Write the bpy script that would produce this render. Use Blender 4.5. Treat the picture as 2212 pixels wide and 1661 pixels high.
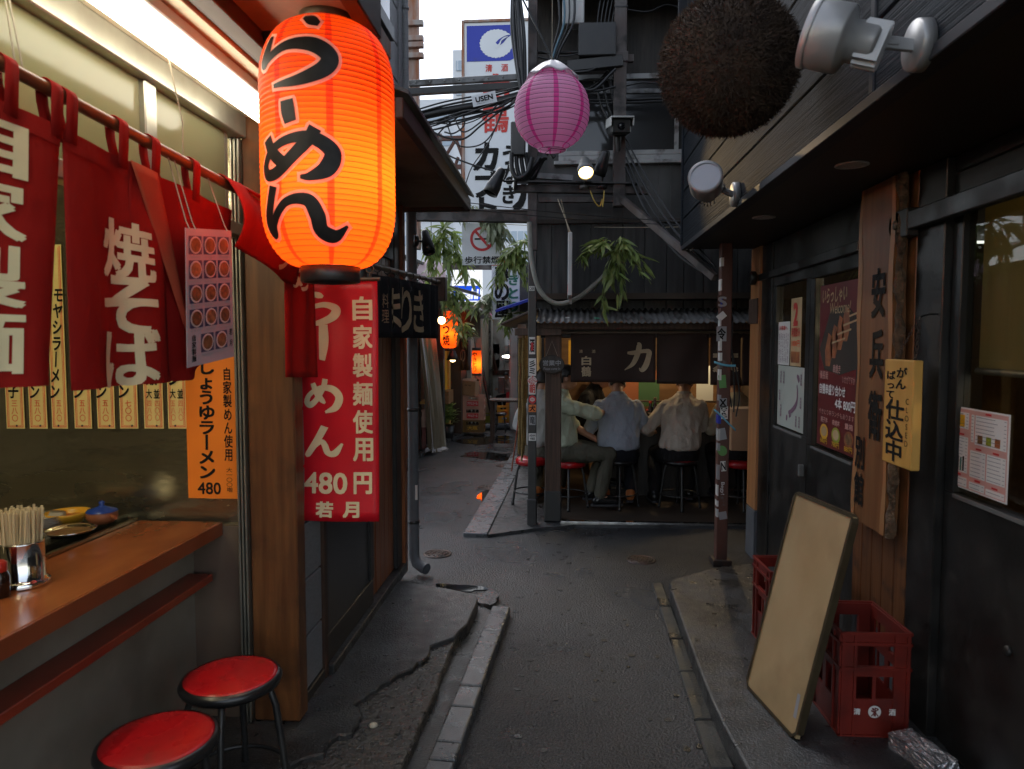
import bpy, bmesh, math, random
from mathutils import Vector, Matrix, Euler
RAD = math.radians
PI = math.pi
random.seed(11)
SC = bpy.context.scene
COL = SC.collection
for o in list(bpy.data.objects):
    bpy.data.objects.remove(o)

# ------------------------------------------------------------------ camera
CAMH, FPX, YAW, PIT = 1.6, 1536.0, RAD(4.17), RAD(-3.56)
cd = bpy.data.cameras.new('camera')
cam = bpy.data.objects.new('camera', cd)
COL.objects.link(cam)
cam.location = (0, 0, CAMH)
cam.rotation_euler = (PI / 2 + PIT, 0, YAW)
cd.sensor_width = 17.3
cd.lens = 17.3 * FPX / 2212
cd.clip_start = 0.05
cd.clip_end = 500
cd.dof.use_dof = True
cd.dof.focus_distance = 5.5
cd.dof.aperture_fstop = 2.6
SC.camera = cam

# ------------------------------------------------------------------ sky, sun, exposure
w = bpy.data.worlds.new('World')
SC.world = w
w.use_nodes = True
nt = w.node_tree
nt.nodes.clear()
sky = nt.nodes.new('ShaderNodeTexSky')
sky.sky_type = 'NISHITA'
sky.sun_disc = False
sky.sun_elevation = RAD(50)
sky.sun_rotation = RAD(-25)
sky.air_density = 1.0
sky.dust_density = 1.0
sky.ozone_density = 1.0
hs = nt.nodes.new('ShaderNodeHueSaturation')
hs.inputs['Saturation'].default_value = 0.5
bg = nt.nodes.new('ShaderNodeBackground')
bg.inputs['Strength'].default_value = 0.15
wo = nt.nodes.new('ShaderNodeOutputWorld')
nt.links.new(sky.outputs[0], hs.inputs['Color'])
nt.links.new(hs.outputs[0], bg.inputs['Color'])
nt.links.new(bg.outputs[0], wo.inputs['Surface'])
sd = bpy.data.lights.new('sun', 'SUN')
sd.energy = 0.5
sd.angle = RAD(40)
sd.color = (1.0, 1.0, 1.0)
sun = bpy.data.objects.new('sun', sd)
COL.objects.link(sun)
sun.location = (0, 0, 20)
sun.rotation_euler = (RAD(90 - 50), 0, RAD(180 + 25))
SC.view_settings.view_transform = 'Standard'
SC.view_settings.look = 'None'
SC.view_settings.gamma = 1.0
SC.view_settings.use_curve_mapping = False
SC.view_settings.exposure = 1.2
SC.render.engine = 'CYCLES'
cy = SC.cycles
cy.use_denoising = True
cy.use_adaptive_sampling = True
cy.adaptive_threshold = 0.02
cy.max_bounces = 7
cy.diffuse_bounces = 4
cy.glossy_bounces = 3
cy.transmission_bounces = 4
cy.transparent_max_bounces = 12
cy.sample_clamp_indirect = 6.0
cy.caustics_reflective = False
cy.caustics_refractive = False

# ------------------------------------------------------------------ measuring helpers (a point of the place from a bearing and one known coordinate)
_RM = Euler((PI / 2 + PIT, 0, YAW)).to_matrix()
_C = Vector((0, 0, CAMH))
def _ray(u, v):
    return _RM @ Vector(((u - 1106) / FPX, -(v - 830.5) / FPX, -1.0))
def at_z(u, v, z=0.0):
    d = _ray(u, v); return _C + d * ((z - CAMH) / d.z)
def at_x(u, v, x):
    d = _ray(u, v); return _C + d * (x / d.x)
def at_y(u, v, y):
    d = _ray(u, v); return _C + d * (y / d.y)

# ------------------------------------------------------------------ materials
MATS = {}
def mat(name, col, rough=0.6, metal=0.0, col2=None, ns=6.0, stretch=(1, 1, 1), lo=0.35, hi=0.65, bump=0.0, bs=60.0, bdist=0.004,
        spec=0.5, rvar=0.0, emis=None, es=0.0, rnd=0.0, grime=None, gs=2.5, glo=0.5, ghi=0.75, transl=0.0, detail=5.0, coat=0.0, bstretch=None):
    m = bpy.data.materials.new(name)
    MATS[name] = m
    m.use_nodes = True
    t = m.node_tree
    N, L = t.nodes, t.links
    b = N['Principled BSDF']
    b.inputs['Roughness'].default_value = rough
    b.inputs['Metallic'].default_value = metal
    b.inputs['Specular IOR Level'].default_value = spec
    b.inputs['Coat Weight'].default_value = coat
    b.inputs['Coat Roughness'].default_value = 0.2
    tc = N.new('ShaderNodeTexCoord')
    def mapped(st):
        mp = N.new('ShaderNodeMapping'); mp.inputs['Scale'].default_value = st
        L.new(tc.outputs['Object'], mp.inputs['Vector'])
        if rnd:
            oi = N.new('ShaderNodeObjectInfo'); ad = N.new('ShaderNodeVectorMath'); ad.operation = 'SCALE'
            cx = N.new('ShaderNodeCombineXYZ')
            for k in range(3): L.new(oi.outputs['Random'], cx.inputs[k])
            L.new(cx.outputs[0], ad.inputs[0]); ad.inputs['Scale'].default_value = 13.7
            L.new(ad.outputs[0], mp.inputs['Location'])
        return mp
    def noise(scale, st, det=detail):
        n = N.new('ShaderNodeTexNoise'); n.inputs['Scale'].default_value = scale; n.inputs['Detail'].default_value = det
        L.new(mapped(st).outputs[0], n.inputs['Vector']); return n
    def mix(fac, a, c):
        mx = N.new('ShaderNodeMix'); mx.data_type = 'RGBA'
        L.new(fac, mx.inputs['Factor'])
        for s, val in ((mx.inputs[6], a), (mx.inputs[7], c)):
            if isinstance(val, (tuple, list)): s.default_value = (*val[:3], 1)
            else: L.new(val, s)
        return mx.outputs[2]
    def ramp(fac, a, c):
        r = N.new('ShaderNodeMapRange'); r.inputs['From Min'].default_value = a; r.inputs['From Max'].default_value = c
        L.new(fac, r.inputs['Value']); return r.outputs[0]
    c = (*col, 1)
    out = None
    if col2 is not None:
        n = noise(ns, stretch)
        fac = ramp(n.outputs[0], lo, hi)
        out = mix(fac, col, col2)
        if rvar:
            r = N.new('ShaderNodeMapRange'); r.inputs['To Min'].default_value = max(0.03, rough - rvar); r.inputs['To Max'].default_value = min(1, rough + rvar)
            L.new(fac, r.inputs['Value']); L.new(r.outputs[0], b.inputs['Roughness'])
    if grime is not None:
        n2 = noise(gs, (1, 1, 1), 6.0)
        fac2 = ramp(n2.outputs[0], glo, ghi)
        out = mix(fac2, out if out is not None else col, grime)
    if rnd:
        oi = N.new('ShaderNodeObjectInfo')
        hv = N.new('ShaderNodeHueSaturation')
        r = N.new('ShaderNodeMapRange'); r.inputs['To Min'].default_value = 1 - rnd; r.inputs['To Max'].default_value = 1 + rnd
        L.new(oi.outputs['Random'], r.inputs['Value']); L.new(r.outputs[0], hv.inputs['Value'])
        if out is not None: L.new(out, hv.inputs['Color'])
        else: hv.inputs['Color'].default_value = c
        out = hv.outputs[0]
    if out is not None: L.new(out, b.inputs['Base Color'])
    else: b.inputs['Base Color'].default_value = c
    if bump:
        n3 = noise(bs, bstretch or stretch, 4.0)
        bp = N.new('ShaderNodeBump'); bp.inputs['Strength'].default_value = bump; bp.inputs['Distance'].default_value = bdist
        L.new(n3.outputs[0], bp.inputs['Height']); L.new(bp.outputs[0], b.inputs['Normal'])
        if coat: L.new(bp.outputs[0], b.inputs['Coat Normal'])
    if emis is not None:
        b.inputs['Emission Color'].default_value = (*emis, 1); b.inputs['Emission Strength'].default_value = es
    if transl:
        tr = N.new('ShaderNodeBsdfTranslucent'); ms = N.new('ShaderNodeMixShader'); ms.inputs[0].default_value = transl
        if out is not None: L.new(out, tr.inputs['Color'])
        else: tr.inputs['Color'].default_value = c
        L.new(b.outputs[0], ms.inputs[1]); L.new(tr.outputs[0], ms.inputs[2])
        L.new(ms.outputs[0], N['Material Output'].inputs['Surface'])
    return m
def glass_mat(name, tint=(1, 1, 1), refl=0.5, rough=0.02, trans=1.0):
    m = bpy.data.materials.new(name); MATS[name] = m; m.use_nodes = True
    t = m.node_tree; N, L = t.nodes, t.links; N.remove(N['Principled BSDF'])
    tr = N.new('ShaderNodeBsdfTransparent'); tr.inputs[0].default_value = (*[c * trans for c in tint], 1)
    gl = N.new('ShaderNodeBsdfGlossy'); gl.inputs['Roughness'].default_value = rough
    fr = N.new('ShaderNodeFresnel'); fr.inputs[0].default_value = 1.5
    mu = N.new('ShaderNodeMath'); mu.operation = 'MULTIPLY'; mu.inputs[1].default_value = refl * 2; mu.use_clamp = True
    ms = N.new('ShaderNodeMixShader')
    ge = N.new('ShaderNodeNewGeometry'); iv = N.new('ShaderNodeMath'); iv.operation = 'SUBTRACT'; iv.inputs[0].default_value = 1.0; L.new(ge.outputs['Backfacing'], iv.inputs[1])
    m2 = N.new('ShaderNodeMath'); m2.operation = 'MULTIPLY'; L.new(mu.outputs[0], m2.inputs[0]); L.new(iv.outputs[0], m2.inputs[1])
    L.new(fr.outputs[0], mu.inputs[0]); L.new(m2.outputs[0], ms.inputs[0]); L.new(tr.outputs[0], ms.inputs[1]); L.new(gl.outputs[0], ms.inputs[2])
    L.new(ms.outputs[0], N['Material Output'].inputs['Surface'])
    return m
def emit_mat(name, col, s):
    m = bpy.data.materials.new(name); MATS[name] = m; m.use_nodes = True
    t = m.node_tree; N, L = t.nodes, t.links; N.remove(N['Principled BSDF'])
    e = N.new('ShaderNodeEmission'); e.inputs[0].default_value = (*col, 1); e.inputs[1].default_value = s
    L.new(e.outputs[0], N['Material Output'].inputs['Surface'])
    return m
def paper_mat(name, col, back=0.72, rough=0.55):
    """lantern paper: most of the lamp's light comes through, the rest reflects"""
    m = bpy.data.materials.new(name); MATS[name] = m; m.use_nodes = True
    t = m.node_tree; N, L = t.nodes, t.links
    b = N['Principled BSDF']; b.inputs['Base Color'].default_value = (*col, 1); b.inputs['Roughness'].default_value = rough
    tr = N.new('ShaderNodeBsdfTranslucent'); tr.inputs[0].default_value = (*col, 1)
    tc = N.new('ShaderNodeTexCoord'); n = N.new('ShaderNodeTexNoise'); n.inputs['Scale'].default_value = 30; n.inputs['Detail'].default_value = 6
    L.new(tc.outputs['Object'], n.inputs['Vector'])
    bp = N.new('ShaderNodeBump'); bp.inputs['Strength'].default_value = 0.25; bp.inputs['Distance'].default_value = 0.004
    L.new(n.outputs[0], bp.inputs['Height']); L.new(bp.outputs[0], b.inputs['Normal'])
    ms = N.new('ShaderNodeMixShader'); ms.inputs[0].default_value = back
    L.new(b.outputs[0], ms.inputs[1]); L.new(tr.outputs[0], ms.inputs[2]); L.new(ms.outputs[0], N['Material Output'].inputs['Surface'])
    return m

# ------------------------------------------------------------------ objects
ORG = {}
def tag(o, label=None, cat=None, group=None, kind=None):
    if label: o['label'] = label
    if cat: o['category'] = cat
    if group: o['group'] = group
    if kind: o['kind'] = kind
    return o
def thing(name, label, cat, loc=(0, 0, 0), rotz=0.0, group=None):
    o = bpy.data.objects.new(name, None); COL.objects.link(o)
    o.empty_display_size = 0.1
    o.location = loc; o.rotation_euler = (0, 0, rotz)
    ORG[o.name] = Vector(loc)
    return tag(o, label, cat, group)
def dup(root, loc, rotz=None, label=None, group=None, rot=None, scale=None):
    r = root.copy(); COL.objects.link(r); r.location = loc
    if rotz is not None: r.rotation_euler = (0, 0, rotz)
    if rot is not None: r.rotation_euler = rot
    if scale is not None: r.scale = scale
    if label: r['label'] = label
    if group: r['group'] = group
    for ch in list(root.children):
        c = ch.copy(); COL.objects.link(c); c.parent = r
        for g in ch.children:
            d = g.copy(); COL.objects.link(d); d.parent = c
    return r

class MB:
    """collects verts and faces, then links them as ONE mesh object"""
    def __init__(s): s.v, s.f, s.m, s.s = [], [], [], []
    def add(s, vs, fs, m=0, sm=False, M=None):
        k = len(s.v)
        s.v += [(M @ Vector(p)) if M else Vector(p) for p in vs]
        for f in fs:
            s.f.append([i + k for i in f]); s.m.append(m); s.s.append(sm)
        return s
    def bx(s, x0, x1, y0, y1, z0, z1, m=0, M=None):
        if x0 > x1: x0, x1 = x1, x0
        if y0 > y1: y0, y1 = y1, y0
        if z0 > z1: z0, z1 = z1, z0
        vs = [(x, y, z) for z in (z0, z1) for y in (y0, y1) for x in (x0, x1)]
        return s.add(vs, [(0, 2, 3, 1), (4, 5, 7, 6), (0, 1, 5, 4), (2, 6, 7, 3), (0, 4, 6, 2), (1, 3, 7, 5)], m, False, M)
    def box(s, c, d, m=0, rot=None):
        M = Matrix.Translation(c)
        if rot is not None: M = M @ (rot.to_4x4() if isinstance(rot, Matrix) else Euler(rot).to_matrix().to_4x4())
        return s.bx(-d[0] / 2, d[0] / 2, -d[1] / 2, d[1] / 2, -d[2] / 2, d[2] / 2, m, M)
    def bar(s, p, q, w, h, m=0, up=(0, 0, 1)):
        p, q = Vector(p), Vector(q); d = (q - p); l = d.length; y = d.normalized()
        x = y.cross(Vector(up))
        if x.length < 1e-4: x = y.cross(Vector((1, 0, 0)))
        x.normalize(); z = x.cross(y)
        M = Matrix((x, y, z)).transposed().to_4x4(); M.translation = (p + q) / 2
        return s.bx(-w / 2, w / 2, -l / 2, l / 2, -h / 2, h / 2, m, M)
    def tube(s, pts, r, n=8, m=0, caps=True, closed=False):
        pts = [Vector(p) for p in pts]; k = len(pts)
        rs = r if isinstance(r, (list, tuple)) else [r] * k
        vs, fs = [], []
        prev = None
        for i, p in enumerate(pts):
            a = pts[(i - 1) % k] if (i or closed) else p; b = pts[(i + 1) % k] if (i < k - 1 or closed) else p
            t = (b - a).normalized() if (b - a).length > 1e-9 else Vector((0, 0, 1))
            if prev is None:
                x = t.cross(Vector((0, 0, 1)))
                if x.length < 1e-3: x = t.cross(Vector((1, 0, 0)))
            else: x = prev - t * prev.dot(t)
            x.normalize(); prev = x; y = t.cross(x)
            for j in range(n):
                a_ = 2 * PI * j / n; vs.append(p + (x * math.cos(a_) + y * math.sin(a_)) * rs[i])
        for i in range(k if closed else k - 1):
            for j in range(n):
                i2 = (i + 1) % k
                fs.append((i * n + j, i * n + (j + 1) % n, i2 * n + (j + 1) % n, i2 * n + j))
        s.add(vs, fs, m, True)
        if caps and not closed:
            s.add(vs[:n], [tuple(range(n - 1, -1, -1))], m); s.add(vs[-n:], [tuple(range(n))], m)
        return s
    def lathe(s, prof, n=32, m=0, M=None, a0=0.0, a1=2 * PI, sm=True, mfun=None):
        full = abs(a1 - a0 - 2 * PI) < 1e-6; c = n if full else n + 1
        vs = [(r * math.cos(a0 + (a1 - a0) * j / n), r * math.sin(a0 + (a1 - a0) * j / n), z) for r, z in prof for j in range(c)]
        for i in range(len(prof) - 1):
            for j in range(n):
                j2 = (j + 1) % c
                f = (i * c + j, i * c + j2, (i + 1) * c + j2, (i + 1) * c + j)
                s.m.append(mfun(i, j) if mfun else m); s.s.append(sm)
                s.f.append([len(s.v) + q for q in f])
        s.v += [(M @ Vector(p)) if M else Vector(p) for p in vs]
        return s
    def prism(s, poly, z0, z1, m=0, M=None):
        n = len(poly)
        a = sum(poly[i][0] * poly[(i + 1) % n][1] - poly[(i + 1) % n][0] * poly[i][1] for i in range(n))
        if a < 0: poly = poly[::-1]
        vs = [(p[0], p[1], z0) for p in poly] + [(p[0], p[1], z1) for p in poly]
        fs = [tuple(range(n - 1, -1, -1)), tuple(range(n, 2 * n))] + [(i, (i + 1) % n, n + (i + 1) % n, n + i) for i in range(n)]
        return s.add(vs, fs, m, False, M)
    def grid(s, fn, nu, nv, m=0, sm=True):
        vs = [fn(i / nu, j / nv) for j in range(nv + 1) for i in range(nu + 1)]
        fs = [(j * (nu + 1) + i, j * (nu + 1) + i + 1, (j + 1) * (nu + 1) + i + 1, (j + 1) * (nu + 1) + i) for j in range(nv) for i in range(nu)]
        return s.add(vs, fs, m, sm)
    def ball(s, c, r, n=16, k=10, m=0, M=None):
        rr = r if isinstance(r, (tuple, list)) else (r, r, r)
        T = Matrix.Translation(c) @ (M.to_4x4() if M else Matrix.Identity(4)) @ Matrix.Diagonal((*rr, 1))
        return s.lathe([(max(1e-4, math.sin(PI * i / k)), -math.cos(PI * i / k)) for i in range(k + 1)], n, m, T)
    def build(s, name, mats, parent=None, world=False, bevel=0.0, label=None, cat=None, group=None, kind=None, solid=0.0, sub=0, seg=1):
        me = bpy.data.meshes.new(name)
        off = ORG.get(parent.name, Vector()) if (parent and world) else Vector()
        me.from_pydata([tuple(Vector(p) - off) for p in s.v], [], s.f)
        for mm in (mats if isinstance(mats, (list, tuple)) else [mats]):
            me.materials.append(MATS[mm] if isinstance(mm, str) else mm)
        me.polygons.foreach_set('material_index', s.m)
        me.polygons.foreach_set('use_smooth', s.s)
        me.update()
        o = bpy.data.objects.new(name, me); COL.objects.link(o)
        if parent: o.parent = parent; ORG[o.name] = ORG.get(parent.name, Vector())
        else: ORG[o.name] = Vector()
        if solid:
            q = o.modifiers.new('thickness', 'SOLIDIFY'); q.thickness = solid; q.offset = 0
        if sub:
            q = o.modifiers.new('smooth', 'SUBSURF'); q.levels = sub; q.render_levels = sub
        if bevel:
            q = o.modifiers.new('bevel', 'BEVEL'); q.width = bevel; q.segments = seg; q.limit_method = 'ANGLE'; q.angle_limit = RAD(40)
        return tag(o, label, cat, group, kind)

def recentre(o):
    """put a one-mesh thing's origin at its base"""
    me = o.data; vs = [v.co.copy() for v in me.vertices]
    c = Vector(((min(v.x for v in vs) + max(v.x for v in vs)) / 2, (min(v.y for v in vs) + max(v.y for v in vs)) / 2, min(v.z for v in vs)))
    me.transform(Matrix.Translation(-c)); o.location = c; ORG[o.name] = c
    return o

def curve_pts(ctrl, n=8):
    """Catmull-Rom through control points of any dimension"""
    P = [Vector(c) if not isinstance(c, Vector) else c for c in ctrl]
    P = [P[0] * 2 - P[1]] + P + [P[-1] * 2 - P[-2]]
    out = []
    for i in range(1, len(P) - 2):
        for k in range(n):
            t = k / n; a, b, c, d = P[i - 1], P[i], P[i + 1], P[i + 2]
            out.append(0.5 * (2 * b + (c - a) * t + (2 * a - 5 * b + 4 * c - d) * t * t + (3 * b - a - 3 * c + d) * t ** 3))
    out.append(P[-2].copy())
    return out
def sag(p, q, drop, n=12):
    p, q = Vector(p), Vector(q)
    return [p.lerp(q, i / n) - Vector((0, 0, drop * 4 * (i / n) * (1 - i / n))) for i in range(n + 1)]

# ------------------------------------------------------------------ lettering
_tc = bpy.data.curves.new('lettering', 'FONT')
_to = bpy.data.objects.new('lettering', _tc)
_TX = {}
def text2d(body, bold=0.0, vertical=False, pitch=1.0, res=3):
    key = (body, bold, vertical, pitch)
    if key in _TX: return _TX[key]
    _tc.body = '\n'.join(body.replace('ー', '丨')) if vertical else body
    _tc.align_x = 'CENTER'
    _tc.space_line = pitch
    _tc.offset = bold
    _tc.resolution_u = res
    me = _to.to_mesh()
    vs = [(v.co.x, v.co.y) for v in me.vertices]; fs = [tuple(p.vertices) for p in me.polygons]
    _to.to_mesh_clear()
    _TX[key] = (vs, fs)
    return vs, fs
def subdiv2d(vs, fs, maxlen):
    bm = bmesh.new()
    bv = [bm.verts.new((x, y, 0)) for x, y in vs]
    for f in fs:
        try: bm.faces.new([bv[i] for i in f])
        except Exception: pass
    bmesh.ops.triangulate(bm, faces=bm.faces[:])
    for _ in range(4):
        es = [e for e in bm.edges if e.calc_length() > maxlen]
        if not es: break
        bmesh.ops.subdivide_edges(bm, edges=es, cuts=1)
        bmesh.ops.triangulate(bm, faces=bm.faces[:])
    bm.verts.index_update()
    r = [(v.co.x, v.co.y) for v in bm.verts], [tuple(v.index for v in f.verts) for f in bm.faces]
    bm.free()
    return r
def letters(body, mt, parent, fit, place, bold=0.0, vertical=False, pitch=1.0, keep=False, name='lettering', world=True, maxlen=0.0, slant=0.0, flip=False):
    """flat print: `fit` = (width, height) of the writing in metres, `place(x, y)` gives the point on the surface for offsets from its middle"""
    vs, fs = text2d(body, 0.0, vertical, pitch)
    if not vs: return None
    x0, x1 = min(v[0] for v in vs), max(v[0] for v in vs); y0, y1 = min(v[1] for v in vs), max(v[1] for v in vs)
    sx, sy = fit[0] / max(1e-6, x1 - x0), fit[1] / max(1e-6, y1 - y0)
    if keep: sx = sy = min(sx, sy)
    cx, cy_ = (x0 + x1) / 2, (y0 + y1) / 2
    p2 = [((x - cx) * sx + slant * (y - cy_) * sy, (y - cy_) * sy) for x, y in vs]
    if maxlen: p2, fs = subdiv2d(p2, fs, maxlen)
    o_, e_ = place(0, 0), 0.001
    n_ = (place(e_, 0) - o_).cross(place(0, e_) - o_)
    n_ = n_.normalized() if n_.length else Vector((0, 0, 1))
    dx, dy = bold * 0.85 * sx, bold * 0.85 * sy
    b = MB()
    for k, (ax, ay) in enumerate(((0, 0), (-dx, -dy), (dx, dy), (-dx, dy), (dx, -dy)) if bold else ((0, 0),)):
        b.add([place(x + ax, y + ay) + n_ * (0.00012 * k) for x, y in p2], fs)
    return b.build(name, mt, parent, world=world)
def plane_place(c, ux, uy, off=0.0):
    c, ux, uy = Vector(c), Vector(ux).normalized(), Vector(uy).normalized()
    n = ux.cross(uy) * off
    return lambda x, y: c + ux * x + uy * y + n
def brush2d(strokes, grow=0.0, n=8, across=4):
    """brush strokes given as [(x, y, width), ...]; returns 2D verts and faces"""
    V, Fc = [], []
    for st in strokes:
        pts = curve_pts([Vector(p) for p in st], n)
        if grow:
            d = (pts[0] - pts[1]); d.z = 0; d = d.normalized() * grow if d.length else d; pts = [Vector((pts[0].x + d.x, pts[0].y + d.y, pts[0].z * 0.8))] + pts
            d = (pts[-1] - pts[-2]); d.z = 0; d = d.normalized() * grow if d.length else d; pts = pts + [Vector((pts[-1].x + d.x, pts[-1].y + d.y, pts[-1].z * 0.8))]
        k0 = len(V)
        for i, p in enumerate(pts):
            a, b = pts[max(0, i - 1)], pts[min(len(pts) - 1, i + 1)]
            t = Vector((b.x - a.x, b.y - a.y)); t = t.normalized() if t.length > 1e-9 else Vector((1, 0))
            nn = Vector((-t.y, t.x)); hw = max(0.001, p.z / 2 + grow)
            for j in range(across + 1):
                q = (j / across * 2 - 1) * hw; V.append((p.x + nn.x * q, p.y + nn.y * q))
        for i in range(len(pts) - 1):
            for j in range(across):
                a = k0 + i * (across + 1) + j; Fc.append((a, a + 1, a + across + 2, a + across + 1))
    return V, Fc
# ------------------------------------------------------------------ palette
def asphalt():
    m = mat('asphalt', (0.0085, 0.0102, 0.0128), 0.5, col2=(0.054, 0.062, 0.074), ns=95, lo=0.5, hi=0.66, spec=0.85, bump=1.0, bs=85, bdist=0.016, grime=(0.006, 0.0062, 0.0068), gs=1.1, glo=0.45, ghi=0.7)
    t = m.node_tree; N, L = t.nodes, t.links; b = N['Principled BSDF']
    tc = N.new('ShaderNodeTexCoord'); n = N.new('ShaderNodeTexNoise'); n.inputs['Scale'].default_value = 1.3; n.inputs['Detail'].default_value = 6
    L.new(tc.outputs['Object'], n.inputs['Vector'])
    r = N.new('ShaderNodeMapRange'); r.inputs['From Min'].default_value = 0.4; r.inputs['From Max'].default_value = 0.62; r.inputs['To Min'].default_value = 0.42; r.inputs['To Max'].default_value = 0.26
    L.new(n.outputs[0], r.inputs['Value']); L.new(r.outputs[0], b.inputs['Roughness'])
asphalt()
mat('concrete', (0.022, 0.0235, 0.0252), 0.44, col2=(0.064, 0.067, 0.07), spec=0.5, ns=16, lo=0.3, hi=0.7, bump=0.8, bs=110, bdist=0.006, grime=(0.011, 0.011, 0.0112), gs=4.0, glo=0.45, ghi=0.66, rvar=0.2, coat=0.25, detail=9.0)
mat('worn_concrete', (0.015, 0.0145, 0.0135), 0.38, spec=0.8, col2=(0.052, 0.048, 0.042), ns=34, coat=0.4, bump=1.0, bs=60, bdist=0.014, grime=(0.03, 0.026, 0.022), gs=6, glo=0.45, ghi=0.65, rvar=0.22)
mat('kerb_stone', (0.032, 0.0355, 0.0395), 0.34, col2=(0.064, 0.07, 0.077), spec=0.8, ns=14, coat=0.35, bump=0.6, bs=140, bdist=0.004, rnd=0.22, grime=(0.06, 0.06, 0.06), gs=4, rvar=0.15)
mat('gutter', (0.025, 0.026, 0.027), 0.35, col2=(0.055, 0.0555, 0.055), ns=8, bump=0.7, bs=90, bdist=0.006, rvar=0.2)
mat('gutter_dark', (0.02, 0.021, 0.0195), 0.42, col2=(0.042, 0.043, 0.038), ns=6, bump=0.6, bs=90, bdist=0.005, rvar=0.2, rnd=0.12)
mat('damp', (0.005, 0.0055, 0.006), 0.36, col2=(0.018, 0.019, 0.021), ns=95, lo=0.5, hi=0.68, spec=0.8, bump=0.7, bs=85, bdist=0.015)
mat('puddle', (0.012, 0.013, 0.014), 0.03, spec=0.6)
mat('mud', (0.05, 0.045, 0.04), 0.25, col2=(0.1, 0.09, 0.08), ns=20, bump=0.6, bs=60)
mat('iron', (0.05, 0.045, 0.042), 0.45, 0.5, col2=(0.1, 0.06, 0.045), ns=18, bump=0.4, bs=80)
mat('black_iron', (0.012, 0.012, 0.013), 0.38, 0.0, col2=(0.022, 0.021, 0.02), ns=20, spec=0.5)
mat('black_paint', (0.014, 0.014, 0.015), 0.42, col2=(0.024, 0.022, 0.02), ns=7)
mat('black_frame', (0.011, 0.0105, 0.01), 0.42, col2=(0.022, 0.02, 0.018), ns=4, rvar=0.14, bump=0.15, bs=50, grime=(0.04, 0.035, 0.03), gs=7, glo=0.62, ghi=0.8)
mat('dark_panel', (0.018, 0.018, 0.02), 0.33, col2=(0.028, 0.028, 0.03), ns=5)
mat('rust_steel', (0.075, 0.05, 0.042), 0.7, 0.0, col2=(0.11, 0.1, 0.095), ns=9, stretch=(1, 1, 0.35), bump=0.4, bs=60, grime=(0.035, 0.03, 0.028), gs=7, glo=0.5, ghi=0.62)
mat('rust_red', (0.12, 0.042, 0.026), 0.62, col2=(0.075, 0.032, 0.024), ns=9, stretch=(1, 1, 0.4), bump=0.35, bs=70, grime=(0.12, 0.11, 0.1), gs=11, glo=0.62, ghi=0.68)
mat('orange_rust', (0.3, 0.1, 0.035), 0.7, col2=(0.35, 0.31, 0.28), ns=10, stretch=(1, 1, 0.3), bump=0.3, bs=60)
mat('grey_steel', (0.2, 0.2, 0.2), 0.5, 0.3, col2=(0.11, 0.11, 0.11), ns=12, stretch=(1, 1, 1), bump=0.2, bs=60, grime=(0.05, 0.045, 0.04), gs=9, glo=0.5, ghi=0.65)
mat('aluminium', (0.42, 0.4, 0.34), 0.35, 0.85, col2=(0.33, 0.31, 0.26), ns=7, bump=0.1)
mat('stainless', (0.42, 0.38, 0.27), 0.22, 0.92, col2=(0.34, 0.3, 0.2), ns=2.0, stretch=(1, 1, 2.5), rvar=0.06, bump=0.5, bs=1.6, bdist=0.04)
mat('chrome', (0.75, 0.74, 0.72), 0.1, 1.0)
mat('lamp_silver', (0.36, 0.355, 0.35), 0.38, 0.35, col2=(0.3, 0.295, 0.29), ns=5, bump=0.05)
mat('post_wood', (0.085, 0.03, 0.009), 0.42, col2=(0.15, 0.058, 0.018), ns=5, stretch=(6, 6, 0.5), bump=0.25, bs=12, bdist=0.003, grime=(0.05, 0.02, 0.008), gs=5, glo=0.5, ghi=0.75)
mat('door_wood', (0.16, 0.045, 0.015), 0.35, col2=(0.26, 0.085, 0.028), ns=5, stretch=(8, 8, 0.6), bump=0.15, bs=14)
mat('dark_wood', (0.02, 0.016, 0.013), 0.6, col2=(0.045, 0.035, 0.028), ns=7, stretch=(5, 5, 0.5), bump=0.5, bs=18, bdist=0.004, rnd=0.25)
mat('old_wood', (0.05, 0.027, 0.018), 0.6, col2=(0.1, 0.055, 0.035), ns=7, stretch=(7, 7, 0.4), bump=0.6, bs=20, bdist=0.004)
mat('board_black', (0.016, 0.016, 0.016), 0.65, col2=(0.045, 0.044, 0.042), ns=4, stretch=(5, 5, 0.5), bump=0.5, bs=18, bdist=0.004, rnd=0.3)
mat('eave_brown', (0.036, 0.018, 0.011), 0.55, col2=(0.06, 0.03, 0.017), ns=6, stretch=(1, 0.4, 1), bump=0.2, bs=30)
mat('soffit_beige', (0.22, 0.165, 0.1), 0.65, col2=(0.27, 0.205, 0.13), ns=5, bump=0.1, bs=30, grime=(0.14, 0.09, 0.05), gs=3.5, glo=0.55, ghi=0.72)
mat('ceiling_cream', (0.55, 0.46, 0.31), 0.6, col2=(0.6, 0.52, 0.37), ns=5, grime=(0.28, 0.22, 0.14), gs=5, glo=0.56, ghi=0.7)
mat('siding_grey', (0.17, 0.172, 0.175), 0.6, col2=(0.21, 0.212, 0.215), ns=30, stretch=(1, 1.2, 6), bump=0.8, bs=38, bdist=0.004, rnd=0.05)
mat('siding_dark', (0.011, 0.0135, 0.017), 0.6, spec=0.04, col2=(0.022, 0.026, 0.032), ns=10, stretch=(1, 0.35, 9), bump=0.8, bs=14, bdist=0.006, bstretch=(1, 0.2, 13), rnd=0.06)
mat('fascia_trim', (0.022, 0.024, 0.028), 0.5, spec=0.15, col2=(0.035, 0.037, 0.042), ns=6)
mat('soffit_dark', (0.04, 0.031, 0.022), 0.5, col2=(0.05, 0.04, 0.03), ns=2, spec=0.2)
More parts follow.
